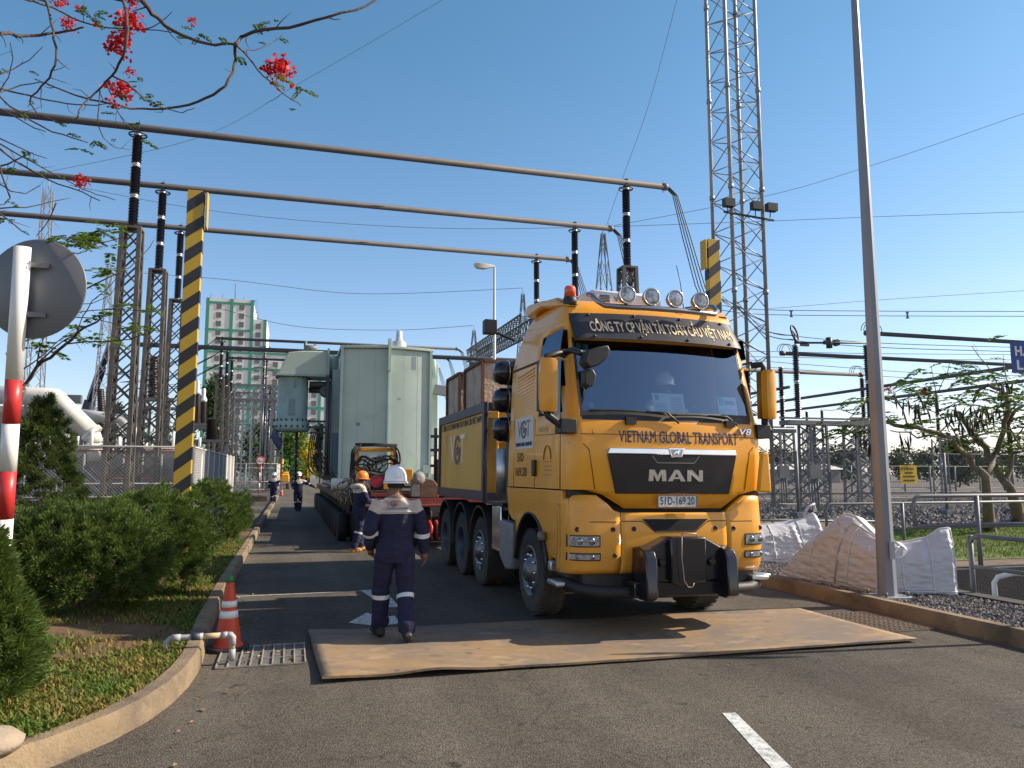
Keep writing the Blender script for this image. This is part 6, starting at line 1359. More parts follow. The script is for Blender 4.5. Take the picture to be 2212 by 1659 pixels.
# drain pipe across the kerb
PIPE=M('pvc_grey',(.33,.34,.36),.5,dirt=(.3,.24,.16),da=.5,ds=6); P2=M('pvc_tan',(.46,.36,.22),.6); t=thing('drain_pipe','grey plastic drain pipe bent over the kerb beside the cone','pipe',(-.8,7.9,0))
y=7.72; b=MB(); b.path([(-1.04,y,.05),(-1.04,y,.235),(-1.01,y,.26),(-.93,y,.265),(-.55,y,.265),(-.50,y,.26),(-.475,y,.235),(-.475,y,.03)],.024,12); pp=b.build('pipe_run',PIPE,t,world=True)
for p_,q_ in (((-.75,y,.265),(-.58,y,.265)),((-.475,y,.14),(-.475,y,.20))): b=MB(); b.tube(p_,q_,.0255,12); b.build('tan_pipe',P2,t,world=True)
b=MB(); b.tube((-.83,y,.265),(-.73,y,.265),.031,12); b.tube((-.57,y,.265),(-.52,y,.265),.031,12); b.path([(-.53,y,.265),(-.49,y,.262),(-.475,y,.245),(-.475,y,.17)],.031,12); b.tube((-.475,y,.04),(-.475,y,.14),.030,12); b.tube((-1.0,y,.265),(-.92,y,.265),.031,12); b.build('pipe_coupling',M('pvc_dark',(.10,.11,.13),.5) if False else PIPE,t,world=True)
b=MB(); b.tube((-.83,y,.265),(-.755,y,.265),.033,12); b.build('pipe_coupling',M('pvc_navy',(.05,.055,.075),.5),t,world=True)
# far left: speed sign, planks
sp=PG(560,1063,0); sp=PD(561,HOR,66); sp.z=0
SS=thing('speed_sign','round white and red 15 km/h speed sign on a red and white pole','speed sign',tuple(sp)); b=MB(); zt=1.75+(HOR-1012)/FPX*66; zs=[0,.45,.9,1.35,1.8,2.3]
for i,(p,q) in enumerate(zip(zs[:-1],zs[1:])): b.mat(i%2); b.tube((sp.x,sp.y,p),(sp.x,sp.y,q),.05,10)
b.build('pole',[RED,WHT],SS,world=True); zc=1.75+(HOR-995.5)/FPX*66
b=MB(); b.lathe([(0,.02),(.38,.02)],(sp.x,sp.y-.10,zc),(0,-1,0),28,caps=0); b.mat(1); b.lathe([(.29,.024),(.38,.024),(.39,.01),(.39,-.01),(0,-.01)],(sp.x,sp.y-.10,zc),(0,-1,0),28,caps=0); d=b.build('sign_disc',[WHT,RED],SS,world=True)
lettering('15',.24,.25,(sp.x-.24,sp.y-.13,zc-.11),(1,0,0),(0,0,1),M('sign_black',(.015,.015,.015),.5),d,world=True,bold=.012); lettering('km/h',.11,.21,(sp.x+.04,sp.y-.13,zc-.07),(1,0,0),(0,0,1),MATS['sign_black'],d,world=True)
pk=PG(540,1082,.05); b=MB(); b.box(pk.x-2.2,pk.y-.15,.02,pk.x+1.0,pk.y+.15,.32); o=b.build('timber_baulk',M('timber',(.12,.08,.05),.9,var=.3,vs=4),loc=(pk.x,pk.y,0)); tag(o,'long dark timber baulk lying beyond the shrubs','timber')
# ================================================================ RIGHT VERGE
LP=thing('lamp_post','tall tapered octagonal grey steel post in front of the white sacks','lamp post',(7.66,8.62,.10)); b=MB(); LPX=M('post_grey',(.215,.24,.275),.5,.2,var=.12,vs=3,dirt=(.18,.165,.16),da=.3,ds=1.3,stretch=(1,1,.35))
b.lathe([(.122,0),(.113,.5),(.040,9.6)],(7.66,8.62,.14),(0,0,1),8,smooth=False); b.build('pole_shaft',LPX,LP,world=True)
b=MB(); b.box(7.44,8.40,.10,7.88,8.84,.145); b.build('base_plate',LPX,LP,world=True,bevel=.006)
b=MB()
for sx in (-.17,.17):
    for sy in (-.17,.17): b.lathe([(.02,0),(.02,.05),(.012,.06)],(7.66+sx,8.62+sy,.145),(0,0,1),6)
b.build('anchor_bolts',GALV,LP,world=True)
b=MB(); b.box(7.62,8.49,.62,7.70,8.505,.85); b.build('access_door',LPX,LP,world=True)
SACK=M('sack_white',(.50,.52,.56),.5,var=.07,vs=2.5,bump=.6,bs=9,dirt=(.34,.31,.29),da=.45,ds=.6,dlo=.54,stretch=(1,1,4.))
def sack(label,prof,depth,loc,rz,seed,amp=.05,slump=0):
    """woven bulk bag lying collapsed: outline prof=[(x,z)] of its upper edge, flat creased front and back walls meeting in a ridge"""
    t=thing('bulk_sack',label,'sack',loc,rz); b=MB(); xs=[p[0] for p in prof]; x0,x1=xs[0],xs[-1]
    def top(x):
        for (a,za),(c,zc) in zip(prof[:-1],prof[1:]):
            if x<=c: return za+(zc-za)*(x-a)/(c-a+1e-9)
        return prof[-1][1]
    CS=[(0,-.50,0),(.10,-.52,.10),(.24,-.47,.42),(.38,-.36,.76),(.46,-.16,.96),(.5,-.02,1.0),(.54,.14,.96),(.62,.34,.76),(.76,.46,.42),(.90,.52,.10),(1,.50,0)]
    nu,nv=110,80
    def crease(x,z,s):
        n=mnoise.noise(Vector((x*1.3+s,s*2,z*7+.5*mnoise.noise(Vector((x*2,s,z*3))))))
        m=mnoise.noise(Vector((x*3.2+s,s,z*17+x*1.5))); k=mnoise.noise(Vector((x*6-s,s,z*33-x*3)))
        return (1-abs(n)*2.4)*.36+(1-abs(m)*2.4)*.38+(1-abs(k)*2.2)*.26
    def fn(u,v):
        x=x0+(x1-x0)*u; h=max(.02,top(x)); y=z=0
        for (t0,ya,za),(t1,yb,zb) in zip(CS[:-1],CS[1:]):
            if v<=t1+1e-9: f=(v-t0)/(t1-t0); y=ya+(yb-ya)*f; z=za+(zb-za)*f; break
        e=min(1,(1-abs(2*u-1))*7)**.5; y*=depth*(.25+.75*e); z*=h
        # diagonal pull folds running from the peak down
        c=crease(x,z,seed+(3 if y>0 else 0)); pk=math.exp(-((x-.15*(h-z)-.1)/.05)**2)*.03
        p=Vector((x,y+math.copysign(1,y)*(amp*(c-.4)*min(1,(1-z/h)*3.5)+pk*(.3*h<z<.9*h)),z))
        p.z=max(0,z+0); return p
    b.grid(fn,nu,nv)
    o=b.build('woven_bag',SACK,t)
    b=MB(); ring=[[fn(u,i/20) for i in range(21)] for u in (0,1)]
    b.add(ring[0]+ring[1],[tuple(range(21)),tuple(range(21,42))]); b.build('side_gusset',SACK,t)
    b=MB(); pp=lambda u,v,o=.008:fn(u,v)+Vector((0,-o,o*.3))
    for u in (.02,.36,.70,.98): b.path([pp(u,.02+.46*i/24) for i in range(25)],.008,5)
    b.path([pp(i/60,.49,.0)+Vector((0,0,.006)) for i in range(61)],.010,5); b.path([pp(i/60,.06) for i in range(61)],.006,5)
    b.build('sewn_seams',M('seam_white',(.66,.67,.70),.6),t)
    return t,fn
s1,f1=sack('large slumped white bulk sack with a peaked top, left of the lamp post foot',[(-1.2,.03),(-1.05,.20),(-.82,.50),(-.66,.64),(-.45,.76),(-.12,1.0),(.04,1.05),(.2,1.02),(.36,.9),(.55,.76),(.7,.72),(.88,.70),(1.0,.62)],.80,(8.10,9.85,.10),R(-84),1,.042)
b=MB(); b.path([f1(.66,.5),f1(.645,.42)+Vector((0,-.01,0)),f1(.63,.3)+Vector((0,-.012,0)),f1(.61,.18)+Vector((0,-.015,0)),f1(.60,.06)+Vector((0,-.015,0))],.012,6); b.path([f1(.66,.45)+Vector((0,-.01,.01)),f1(.74,.45)+Vector((0,-.02,.06)),f1(.82,.47)+Vector((0,-.02,.02))],.012,6); b.path([f1(.47,.55),f1(.5,.47),f1(.56,.42),f1(.65,.40)],.016,6); b.build('rope_tie',M('rope',(.42,.40,.40),.8),s1)
s2,f2=sack('white bulk sack with one upturned corner, right of the lamp post foot',[(-.52,.60),(-.3,.66),(.0,.70),(.25,.76),(.42,.88),(.55,.90),(.62,.84),(.58,.5)],.55,(8.36,9.0,.10),R(-28),2,.04)
s3,f3=sack('white bulk sack behind the truck bumper with a knotted ear',[(-.9,.62),(-.4,.68),(0,.72),(.45,.80),(.62,.90),(.70,.86),(.74,.60)],.8,(9.0,12.8,.10),R(-10),3,.06)
b=MB(); b.path([(.45,-.05,.84),(.52,-.08,1.0),(.66,-.05,1.06),(.70,0,.92)],.03,7); b.build('lifting_loop',SACK,s3)
# steel railings
RAIL=M('rail_grey_paint',(.13,.145,.17),.5,.2,var=.12,vs=4,dirt=(.17,.13,.1),da=.5,ds=3)
def railing(label,pts,h,mids,posts,r=.03,z0=.1,loc=None,group='steel pipe railings around the culvert',hook=False):
    p0=Vector((*pts[0],z0)); t=thing('pipe_railing',label,'railing',tuple(p0),0,group); b=MB()
    P=[Vector((x,y,0)) for x,y in pts]; d=(P[1]-P[0]).normalized(); 
    lowest=min(mids) if mids else 0
    top=[P[0]+Vector((0,0,z0+lowest)),P[0]+Vector((0,0,z0+h-.12)),P[0]+d*.03+Vector((0,0,z0+h-.04)),P[0]+d*.12+Vector((0,0,z0+h))]+[p+Vector((0,0,z0+h)) for p in P[1:]]
    b.path(top,r,9); b.build('top_rail',RAIL,t,world=True)
    for m in mids: b=MB(); b.path([p+Vector((0,0,z0+m)) for p in P],r*.9,8); b.build('lower_rail',RAIL,t,world=True)
    for s in posts: b=MB(); q=P[0].lerp(P[-1],s); b.tube(q+Vector((0,0,z0-.3)),q+Vector((0,0,z0+h)),r*1.15,9); b.build('post',RAIL,t,world=True)
    return t
railing('high railing with rounded corner starting right of the white sacks',[(10.0,10.55),(18,10.3)],1.27,[.78],[.16,.55,.95],.034)
railing('long thin railing behind the sacks and the lamp post',[(10.9,13.9),(26,13.9)],1.0,[.45],[.13,.4,.7],.03)
railing('low railing with an end hoop beside the dark culvert',[(9.02,8.55),(9.02,3.5)],.80,[.38],[.0,.6],.03)
railing('sloping low railing seen between the truck and the lamp post',[(8.6,17.0),(13.2,14.6)],.55,[.2],[.05,.5,.95],.028)
b=MB(); b.path([(9.55,8.7,-1.2),(9.55,8.7,.22),(9.6,8.68,.30),(9.8,8.6,.35),(10.6,8.2,.34),(12,7.6,.28)],.035,9); o=b.build('white_hose',M('hose_white',(.62,.64,.66),.4),loc=(9.55,8.7,0)); tag(o,'pale plastic pipe bent over the edge of the dark culvert','pipe')
# blue sign cut by the picture edge
sx=PD(2186,772,8.4); SGB=thing('blue_sign','blue sign with white lettering cut off by the right picture edge','sign',(sx.x+1.0,sx.y-.29,.1)); b=MB(); u=Vector((.961,-.276,0)); n=Vector((-.276,-.961,0)); 
def onb(a,z,o=0): return Vector((sx.x,sx.y,sx.z))+u*a+Vector((0,0,z))+n*o
b.add([onb(a,z,o) for o in (0,-.02) for a,z in ((0,-.17),(1.5,-.17),(1.5,.17),(0,.17))],[(0,1,2,3),(4,5,6,7),(0,1,5,4),(1,2,6,5),(2,3,7,6),(3,0,4,7)]); bl=b.build('panel',M('sign_blue',(.02,.06,.28),.4),SGB,world=True)
lettering('H.',.105,.105,onb(.035,.02,.004),u,(0,0,1),WHT,bl,world=True,bold=.04); lettering('L',.105,.07,onb(.045,-.135,.004),u,(0,0,1),WHT,bl,world=True,bold=.04)
b=MB(); q0=onb(.75,-.17,-.05); b.tube((q0.x,q0.y,.1),(q0.x,q0.y,q0.z+.3),.04,10); b.build('pole',GALV,SGB,world=True)
# ================================================================ SWITCHYARD
def lattice(b,x,y,z0,z1,w0,w1,n,leg,br,rot=0.,round_=False):
    def C(t,k):
        w=(w0+(w1-w0)*t)/2; a=((-1,-1),(1,-1),(1,1),(-1,1))[k%4]; c,s=math.cos(rot),math.sin(rot); return Vector((x+w*(a[0]*c-a[1]*s),y+w*(a[0]*s+a[1]*c),z0+(z1-z0)*t))
    for k in range(4):
        if round_: b.tube(C(0,k),C(1,k),leg/2,7)
        else: b.bar(C(0,k),C(1,k),leg)
    for i in range(n):
        for k in range(4):
            p,q=(C(i/n,k),C((i+1)/n,k+1)); b.bar(p,q,br,br*.6); p,q=(C(i/n,k+1),C((i+1)/n,k)); b.bar(p,q,br,br*.6)
def insul(b,x,y,z0,z1,r,segs=3,sheds=16,n=14):
    L=(z1-z0)/segs
    for s in range(segs):
        a=z0+s*L; b.mat(1); b.lathe([(r*.8,0),(r*.8,.05),(r*.55,.06)],(x,y,a),(0,0,1),n); b.lathe([(r*.55,L-.06),(r*.8,L-.05),(r*.8,L)],(x,y,a),(0,0,1),n); b.mat(0)
        pr=[]; m=sheds
        for k in range(m): zz=.06+(L-.12)*k/m; dz=(L-.12)/m; pr+=[(r*.62,zz),(r*(1. if k%2==0 else .9),zz+dz*.35),(r*.95 if k%2==0 else r*.85,zz+dz*.5),(r*.62,zz+dz*.7)]
        b.lathe(pr,(x,y,a),(0,0,1),n,smooth=False)
COLT=thing('insulator_column','nearest and tallest of three dark lattice columns with insulators on the left','insulator column',(-4.33,22.0,0),0,'busbar columns')
ZT,ZI,ZB=8.31,10.95,11.15
b=MB(); lattice(b,0,0,0,ZT-.05,.60,.42,16,.105,.055); b.box(-.26,-.26,ZT-.06,.26,.26,ZT); b.build('lattice_support',GALD,COLT)
b=MB()
for s in (-1,1): b.path([(s*.28,-.30,.2),(s*.26,-.28,3),(s*.22,-.24,8.0)],.014,5)
b.build('earth_wire',ALU,COLT)
b=MB(); insul(b,0,0,ZT,ZI,.135,3,17); ins=b.build('insulator',[PORC,ALU],COLT)
b=MB(); b.ring((0,0,ZI-.02),.22,.022,(0,0,1),24,7); 
for a in (0,90,180,270): b.tube((0,0,ZI-.02),(.22*math.cos(R(a)),.22*math.sin(R(a)),ZI-.02),.012,5)
b.box(-.05,-.09,ZI,.05,.09,ZB+.10); b.path([(0,0,ZB),(.02,0,ZB+.2)],.01,5); b.build('corona_ring',BLK,ins)
YS=(22.0,26.5,31.0); 
for i,(x,y,lab) in enumerate(((-4.37,26.5,'middle of three dark lattice columns with insulators on the left'),(-4.40,31.0,'lattice column partly hidden by the tall striped post, farthest of the left three'),(10.16,22.0,'lattice column with insulator rising right above the truck roof lamps'),(10.08,26.5,'insulator column rising just left of the amber beacon on the truck'),(10.0,31.0,'insulator column rising above the roof spoiler of the truck'))): dup(COLT,(x,y,0),None,lab)
TUB=M('busbar_tube',(.085,.084,.09),.7,.1,var=.12,vs=2,dirt=(.12,.11,.1),da=.4,ds=1.5)
def busbar(label,y,x0,x1,z,r=.10,drops=True,cat='busbar',lx=None):
    t=thing('busbar',label,cat,(x1,y,z),0,'overhead tubular busbars'); b=MB(); b.tube((x0,y,z),(x1,y,z),r,14); 
    tb=b.build('tube',TUB,t,world=True); b=MB(); b.lathe([(r*1.2,-.12),(r*1.25,0),(r*.9,.06),(0,.08)],(x1,y,z),(1,0,0),12); b.tube((x1-.1,y,z-.2),(x1-.1,y,z+.22),.012,6); b.build('end_cap',GALV,tb,world=True)
    if drops:
        b=MB()
        for k in range(4): b.path([(x1-.1+.05*k,y-.05,z+.02),(x1+.25+.06*k,y,z-.25),(x1+.62+.10*k,y+.1,z-1.6),(x1+1.1+.12*k,y+.2,z-3.2),(x1+1.7+.1*k,y+.3,z-4.4)],.018,6)
        b.build('drop_wires',BLK,tb,world=True)
    return t
busbar('nearest and highest grey busbar tube crossing over the road',22.0,-26,11.6,ZB); busbar('middle of the three grey busbar tubes crossing over the road',26.5,-30,11.6,ZB); busbar('lowest looking and farthest of the near three busbar tubes',31.0,-36,11.5,ZB)
FARY=(53.3,57.8,62.3)
for y,l in zip(FARY,('far busbar tube passing just above the green transformer','second far busbar tube running behind the green cable turret','third far busbar tube ending behind the transformer tank')): 
    t=busbar(l,y,-5.1,11.2,10.62,.095); b=MB()
    for k in range(3): b.path([(-5.0,y,10.62),(-5.6-.1*k,y+.3,10.2-.1*k),(-8.5-.2*k,y+1,8.6-.2*k),(-12,y+2,8.2)],.02,5)
    b.build('slack_wires',BLK,t,world=True)
for y,l in zip(FARY,('small far insulator column before the white building, first in its row','small far insulator column, middle of the row before the building','small far insulator column, last of the row before the building')):
    dup(COLT,(-4.7,y,0),None,l).scale=(1,1,.953)
# grey portal frames along the left yard
PSTL=M('portal_steel',(.17,.18,.19),.6,.2,var=.2,vs=.5)
def portal(label,x0,x1,y,z,w=.7,h2=.9):
    t=thing('lattice_portal',label,'lattice frame',(x0,y,0),0,'grey lattice portals'); b=MB(); n=int(z/.9)
    for x in (x0,x1): lattice(b,x,y,0,z,w,w,n,.09,.05)
    b.build('column',PSTL,t,world=True); b=MB(); m=int((x1-x0)/.8); L=x1-x0
    for yy in (y-w/2,y+w/2):
        for zz in (z-h2,z): b.bar((x0-.4,yy,zz),(x1+.4,yy,zz),.09)
        for i in range(m): b.bar((x0+L*i/m,yy,z-h2),(x0+L*(i+1)/m,yy,z),.05); b.bar((x0+L*i/m,yy,z),(x0+L*(i+1)/m,yy,z-h2),.05)
    b.build('beam',PSTL,t,world=True); return t
portal('tallest grey lattice portal at the left yard, nearest of its row',-5.6,-1.35,72,9.6,1.0,1.3); portal('second grey lattice portal, a little lower and farther',-5.6,-1.6,80,9.7); portal('third grey lattice portal of the row',-5.6,-2.,88,9.6); portal('lower lattice portal behind the 15 km/h sign',-7,-2.6,98,7.6)
b=None
for i,(x,y,h,l) in enumerate(((-3.2,74,9.5,'slim pale lattice column right of the portals'),(-4.2,76,8.6,'slim pale lattice column above the mesh fence end'),(-2.0,73,9.0,'slim pale lattice column nearest the green tree'))):
    t=thing('lattice_column',l,'lattice column',(x,y,0),0,'slim lattice columns'); b=MB(); lattice(b,0,0,0,h,.8,.7,11,.10,.06); b.build('frame',M('portal_pale',(.24,.27,.30),.6,.2),t)
def ringpost(label,u,y,v0,v1,r):
    p=PY(u,v0,y); q=PY(u,v1,y); t=thing('arrester',label,'surge arrester',(q.x,q.y,0),0,'arresters with grading rings'); b=MB(); insul(b,0,0,q.z,p.z,.17,2,12,10); b.tube((0,0,0),(0,0,q.z),.12,8); b.build('insulator',[PORC,ALU],t)
    b=MB(); h=p.z-q.z
    for f,rr in ((.98,.35),(.72,.85),(.45,.75),(.2,.8)):
        z=q.z+h*f; b.ring((0,0,z),r*rr,.028,(0,0,1),24,5); 
        for a in (20,140,260): b.tube((.1*math.cos(R(a)),.1*math.sin(R(a)),z+h*.16),(r*rr*math.cos(R(a)),r*rr*math.sin(R(a)),z),.016,4)
    b.build('grading_rings',GALV,t); return t
ringpost('tall arrester with stacked grading rings left of the cable turret',569,74,748,838,1.35); ringpost('arrester with stacked rings, right behind the tallest ringed one',574,80,775,850,1.2); ringpost('lower arrester with rings beside the green cylinder',582,78,832,885,1.1)
# other bushings of the left yard: brown cones on frames
def bushing(label,u,v0,v1,y,r,tip=True,tilt=0):
    p=PY(u+tilt,v0,y); q=PY(u,v1,y); t=thing('bushing',label,'bushing',(q.x,q.y,0),0,'brown bushings'); d=Vector((p.x-q.x,0,p.z-q.z)); b=MB(); L=d.length; pr=[]; m=26
    for k in range(m): f=k/m; rr=r*(1.1-.25*f); pr+=[(rr*.8,L*f),(rr,L*(f+.5/m)),(rr*.8,L*(f+.9/m))]
    b.lathe(pr,(0,0,q.z),d,12,smooth=False); b.build('porcelain',M('brown_porcelain',(.045,.035,.032),.35,var=.2,vs=3),t)
    if tip: b=MB(); b.lathe([(r*.75,0),(r*.8,.12),(r*.4,.3),(r*.4,.6),(r*.2,.7)],(d.x,0,p.z),d,12); b.build('terminal',WHT if tip==1 else ALU,t)
    b=MB(); b.box(-.8,-.3,q.z-.12,.8,.3,q.z); 
    for s in (-.6,.6): b.bar((s,0,0),(s,0,q.z),.1)
    b.build('stand',GALV,t); return t
bushing('slender brown bushing left of the nearest lattice column',*(222,840),938,34,.17,0,-5); bushing('brown bushing hidden close behind the nearest lattice column',*(235,835),938,36,.2,0,3)
bushing('dark bushing with a silver tip between the second and third columns',354,806,880,40,.22,2,1.5); bushing('dark bushing with a white tip right of the striped post, nearest',424,852,915,40,.2,1,3); bushing('dark bushing with a white tip, second right of the striped post',437,868,922,42,.2,1,3); bushing('short thick brown bushing above the mesh fence',457,905,950,38,.26,0,0)
bushing('dark bushing behind the middle lattice column',331,770,860,33,.2,0,2)
# yard transformer with big white ducts
DUCT=M('duct_white',(.60,.60,.55),.5,var=.06,vs=1.5,dirt=(.38,.36,.32),da=.5,ds=1.2)
YT=thing('yard_transformer','low yard transformer with a big white duct bending down to it on the left','transformer',tuple(PY(215,1060,29.5)[:2])+(0,)); yt=YT.location
b=MB(); e0=PY(-120,848,29.5); e1=PY(118,858,29.5); e2=PY(200,938,29.5); e3=PY(205,950,29.5); b.path([e0,e1+(e0-e1).normalized()*.25,e1,e1+(e2-e1).normalized()*.3,e2],.31,22); b.lathe([(.36,-.05),(.36,.12)],e2,(e1-e2),22); b.lathe([(.34,0),(.34,.1)],e1+(e2-e1)*.05,(e2-e1),22); b.path([e2,e3+Vector((0,0,-.1))],.26,16); b.build('oil_duct',DUCT,YT,world=True)
b=MB(); b.lathe([(.55,0),(.55,.35),(.45,.55),(.35,.62)],(e3.x+.1,e3.y,e3.z-.75),(0,0,1),20); b.build('duct_foot',DUCT,YT,world=True)
b=MB(); b.box(yt.x-2.4,29,.6,yt.x+3.2,31,2.55); 
for i in range(9): b.box(yt.x-2.2+.6*i,28.7,.7,yt.x-2.16+.6*i,29,2.4)
b.build('tank',M('yard_grey',(.20,.21,.215),.6,var=.15,vs=1.5,dirt=(.11,.1,.09),da=.5,ds=1),YT,world=True)
b=MB()
for i in range(14): x=yt.x-2.4+.43*i; b.tube((x,29.1,2.55),(x,29.1,2.55+.25+.2*((i*7)%3)),.05,7)
b.tube((yt.x-2.5,28.9,2.62),(yt.x+3.3,28.9,2.62),.05,7); b.build('valves',WHT,YT,world=True)
b=MB(); b.tube((yt.x-2.6,28.6,2.5),(yt.x+3.4,28.6,2.5),.022,7); b.tube((yt.x-1.0,28.6,1.55),(yt.x+3.4,28.6,1.55),.02,7); b.build('red_pipe',M('pipe_red',(.28,.06,.05),.5),YT,world=True)
b=MB(); e4=PY(262,905,33); e5=PY(298,945,33); b.path([PY(150,892,33),e4+Vector((-.3,0,0)),e4,e5,e5+Vector((.05,0,-.4))],.22,16); b.build('second_duct',DUCT,YT,world=True)
b=MB(); q=PY(112,903,30.5); b.lathe([(.0,-.9),(.5,-.85),(.55,-.7),(.55,.7),(.5,.85),(0,.9)],q,(.9,.3,0),20); b.build('conservator',M('conservator_grey',(.36,.35,.32),.6,dirt=(.2,.19,.17),da=.5,ds=1),YT,world=True)
BW=PY(55,1000,36); b=MB(); t=thing('blast_wall','stained beige concrete wall standing behind the cypress','wall',(BW.x,36,0)); z1=PY(60,878,36).z; b.box(BW.x-3.5,36,0,PY(90,900,36).x,36.4,z1); b.box(PY(90,900,36).x,36.05,0,PY(118,900,36).x,36.35,z1-.5); b.build('wall_panel',M('beige_concrete',(.36,.31,.25),.9,var=.15,vs=1,dirt=(.16,.13,.1),da=.6,ds=.8),t,world=True)
b=MB(); 
for u in (68,86,104): q=PY(u,900,35.8); b.tube((q.x,35.8,0),(q.x,35.8,PY(u,845,35.8).z),.05,7)
q=PY(90,865,35.8); b.box(q.x-.4,35.6,q.z-.1,q.x+1.5,35.9,q.z+.25); b.build('pipe_rack',GALV,t,world=True)
# stairs and hand rails in the yard
t=thing('yard_stairs','grey steel stair with hand rails in the left yard','stairs',(-9.6,25,0)); b=MB(); s0=PY(178,1012,25); s1_=PY(232,1060,25); L=s1_-s0
for yy in (25,25.9):
    for dz in (0,-.25): b.bar((s0.x,yy,s0.z+dz),(s1_.x,yy,s1_.z+dz),.05)
    for i in range(7): p=s0+L*(i/6); b.bar((p.x,yy,p.z),(p.x,yy,p.z-1.0),.035)
for i in range(8): p=s0+L*(i/7); b.box(p.x-.14,25,p.z-1.05,p.x+.14,25.9,p.z-1.0)
b.build('stair_flight',GALV,t,world=True)
t=thing('yard_railing','grey pipe railing running through the left yard behind the fence','railing',(-11,24,0)); b=MB()
for z in (.5,1.0,1.45): b.tube((-13,24,z),(-3.1,24,z),.03,6)
for i in range(8): b.tube((-12.5+1.25*i,24,0),(-12.5+1.25*i,24,1.45),.03,6)
b.build('rails',GALV,t,world=True)
b=MB(); b.box(-14,23.4,0,-3.0,23.7,.45); b.box(-14,26.6,0,-4.8,27,.5); o=b.build('yard_kerb_wall',M('pale_concrete',(.33,.30,.26),.9,var=.2,vs=1.5,dirt=(.2,.13,.08),da=.6,ds=1),loc=(-8,23.5,0)); tag(o,'low concrete bund wall around the left yard equipment','low wall')
# ---- chain link fences
def chain(b,p,q,z0,z1,sp,r):
    p=Vector(p); q=Vector(q); L=(q-p).length; d=(q-p)/L; H=z1-z0; n=int((L+H)/sp)
    for i in range(n):
        s=i*sp-H
        for sg in (0,1):
            a,c=max(0,s),min(L,s+H)
            if c-a<.05: continue
            za,zc=(a-s),(c-s)
            if sg: za,zc=H-za,H-zc
            b.path([p+d*a+Vector((0,0,z0+za)),p+d*c+Vector((0,0,z0+zc))],r,3,smooth=False,cap=False)
def fence(label,p,q,z0,z1,step,mesh=True,spikes=False,mids=(),sp=.085,r=.0024,pr=.04,foot=False,mat=None,braces=True,group=None):
    t=thing('mesh_fence',label,'fence',(p[0],p[1],0),0,group); P=Vector((*p,0)); Q=Vector((*q,0)); L=(Q-P).length; d=(Q-P)/L; n=max(1,round(L/step)); m=mat or GALV
    for i in range(n+1):
        b=MB(); c=P+d*L*i/n; b.tube(c+Vector((0,0,z0-.3)),c+Vector((0,0,z1+.06)),pr,8)
        if foot: b.box(c.x-.25,c.y-.25,-.05,c.x+.25,c.y+.25,.22)
        b.build('post',m,t,world=True)
    b=MB()
    for z in (z1,*mids): b.tube(P+Vector((0,0,z)),Q+Vector((0,0,z)),.028,6)
    if spikes:
        k=int(L/.28)
        for i in range(k): c=P+d*(L*i/k); b.path([c+Vector((0,0,z1)),c+Vector((0,0,z1+.24))],[.012,.006],4)
    b.build('rails',m,t,world=True)
    if mesh: b=MB(); chain(b,P,Q,z0,z1,sp,r); b.build('chain_link',M('wire_galv',(.33,.34,.35),.5,.3),t,world=True)
    return t
fence('chain link fence with grey top rail before the nearest lattice column',(-14,21.4),(-2.45,21.4),.15,2.42,3.8,mids=(1.15,))
fence('pale mesh fence running along the road beyond the shrubs',(-2.45,21.4),(-2.45,35.5),.2,2.42,1.75,mids=(.35,1.2),sp=.09,r=.005,mat=M('fence_pale',(.46,.45,.42),.6,.1))
gx=PY(500,1050,60)
fence('pale tubular gate fence across the yard entrance behind the speed sign',(-6.5,72),(-1.3,72),.15,2.6,1.3,mids=(.3,1.0,2.2),sp=.2,r=.008,mat=MATS['fence_pale'])
fence('short pale fence returning along the road by the green tree',(-1.3,72),(-1.2,84),.15,2.6,2,mids=(.3,1.4),mesh=False,mat=MATS['fence_pale'])
fence('long spiked chain link fence of the right switchyard',(12.0,26.2),(52,26.2),.25,2.55,3.55,spikes=True,mids=(.95,),foot=True,pr=.06,sp=.12,r=.004)
dn=PY(1961,1025,26.1); b=MB(); b.box(dn.x-.42,26.05,dn.z-.38,dn.x+.42,26.08,dn.z+.38); o=b.build('danger_sign',M('sign_yellow',(.62,.40,.02),.5),loc=(dn.x,26.06,dn.z)); tag(o,'yellow danger sign hanging on the right chain link fence','sign')
lettering('DANGER',.10,.5,(-.22,-.02,.20),(1,0,0),(0,0,1),BLK,o,bold=.03)
for i,(w,z) in enumerate(((.42,.07),(.60,-.08),(.58,-.24))): b=MB(); b.box(-w/2,-.018,z-.035,w/2,-.016,z+.035); b.build('print_line',M('print_dark',(.06,.045,.02),.6),o)
b=MB(); 
for s in (0,120,240): b.bar((-.33+.07*math.cos(R(s+90)),-.02,.25+.07*math.sin(R(s+90))),(-.33+.07*math.cos(R(s+210)),-.02,.25+.07*math.sin(R(s+210))),.02,.006)
b.build('warning_triangle',BLK,o)
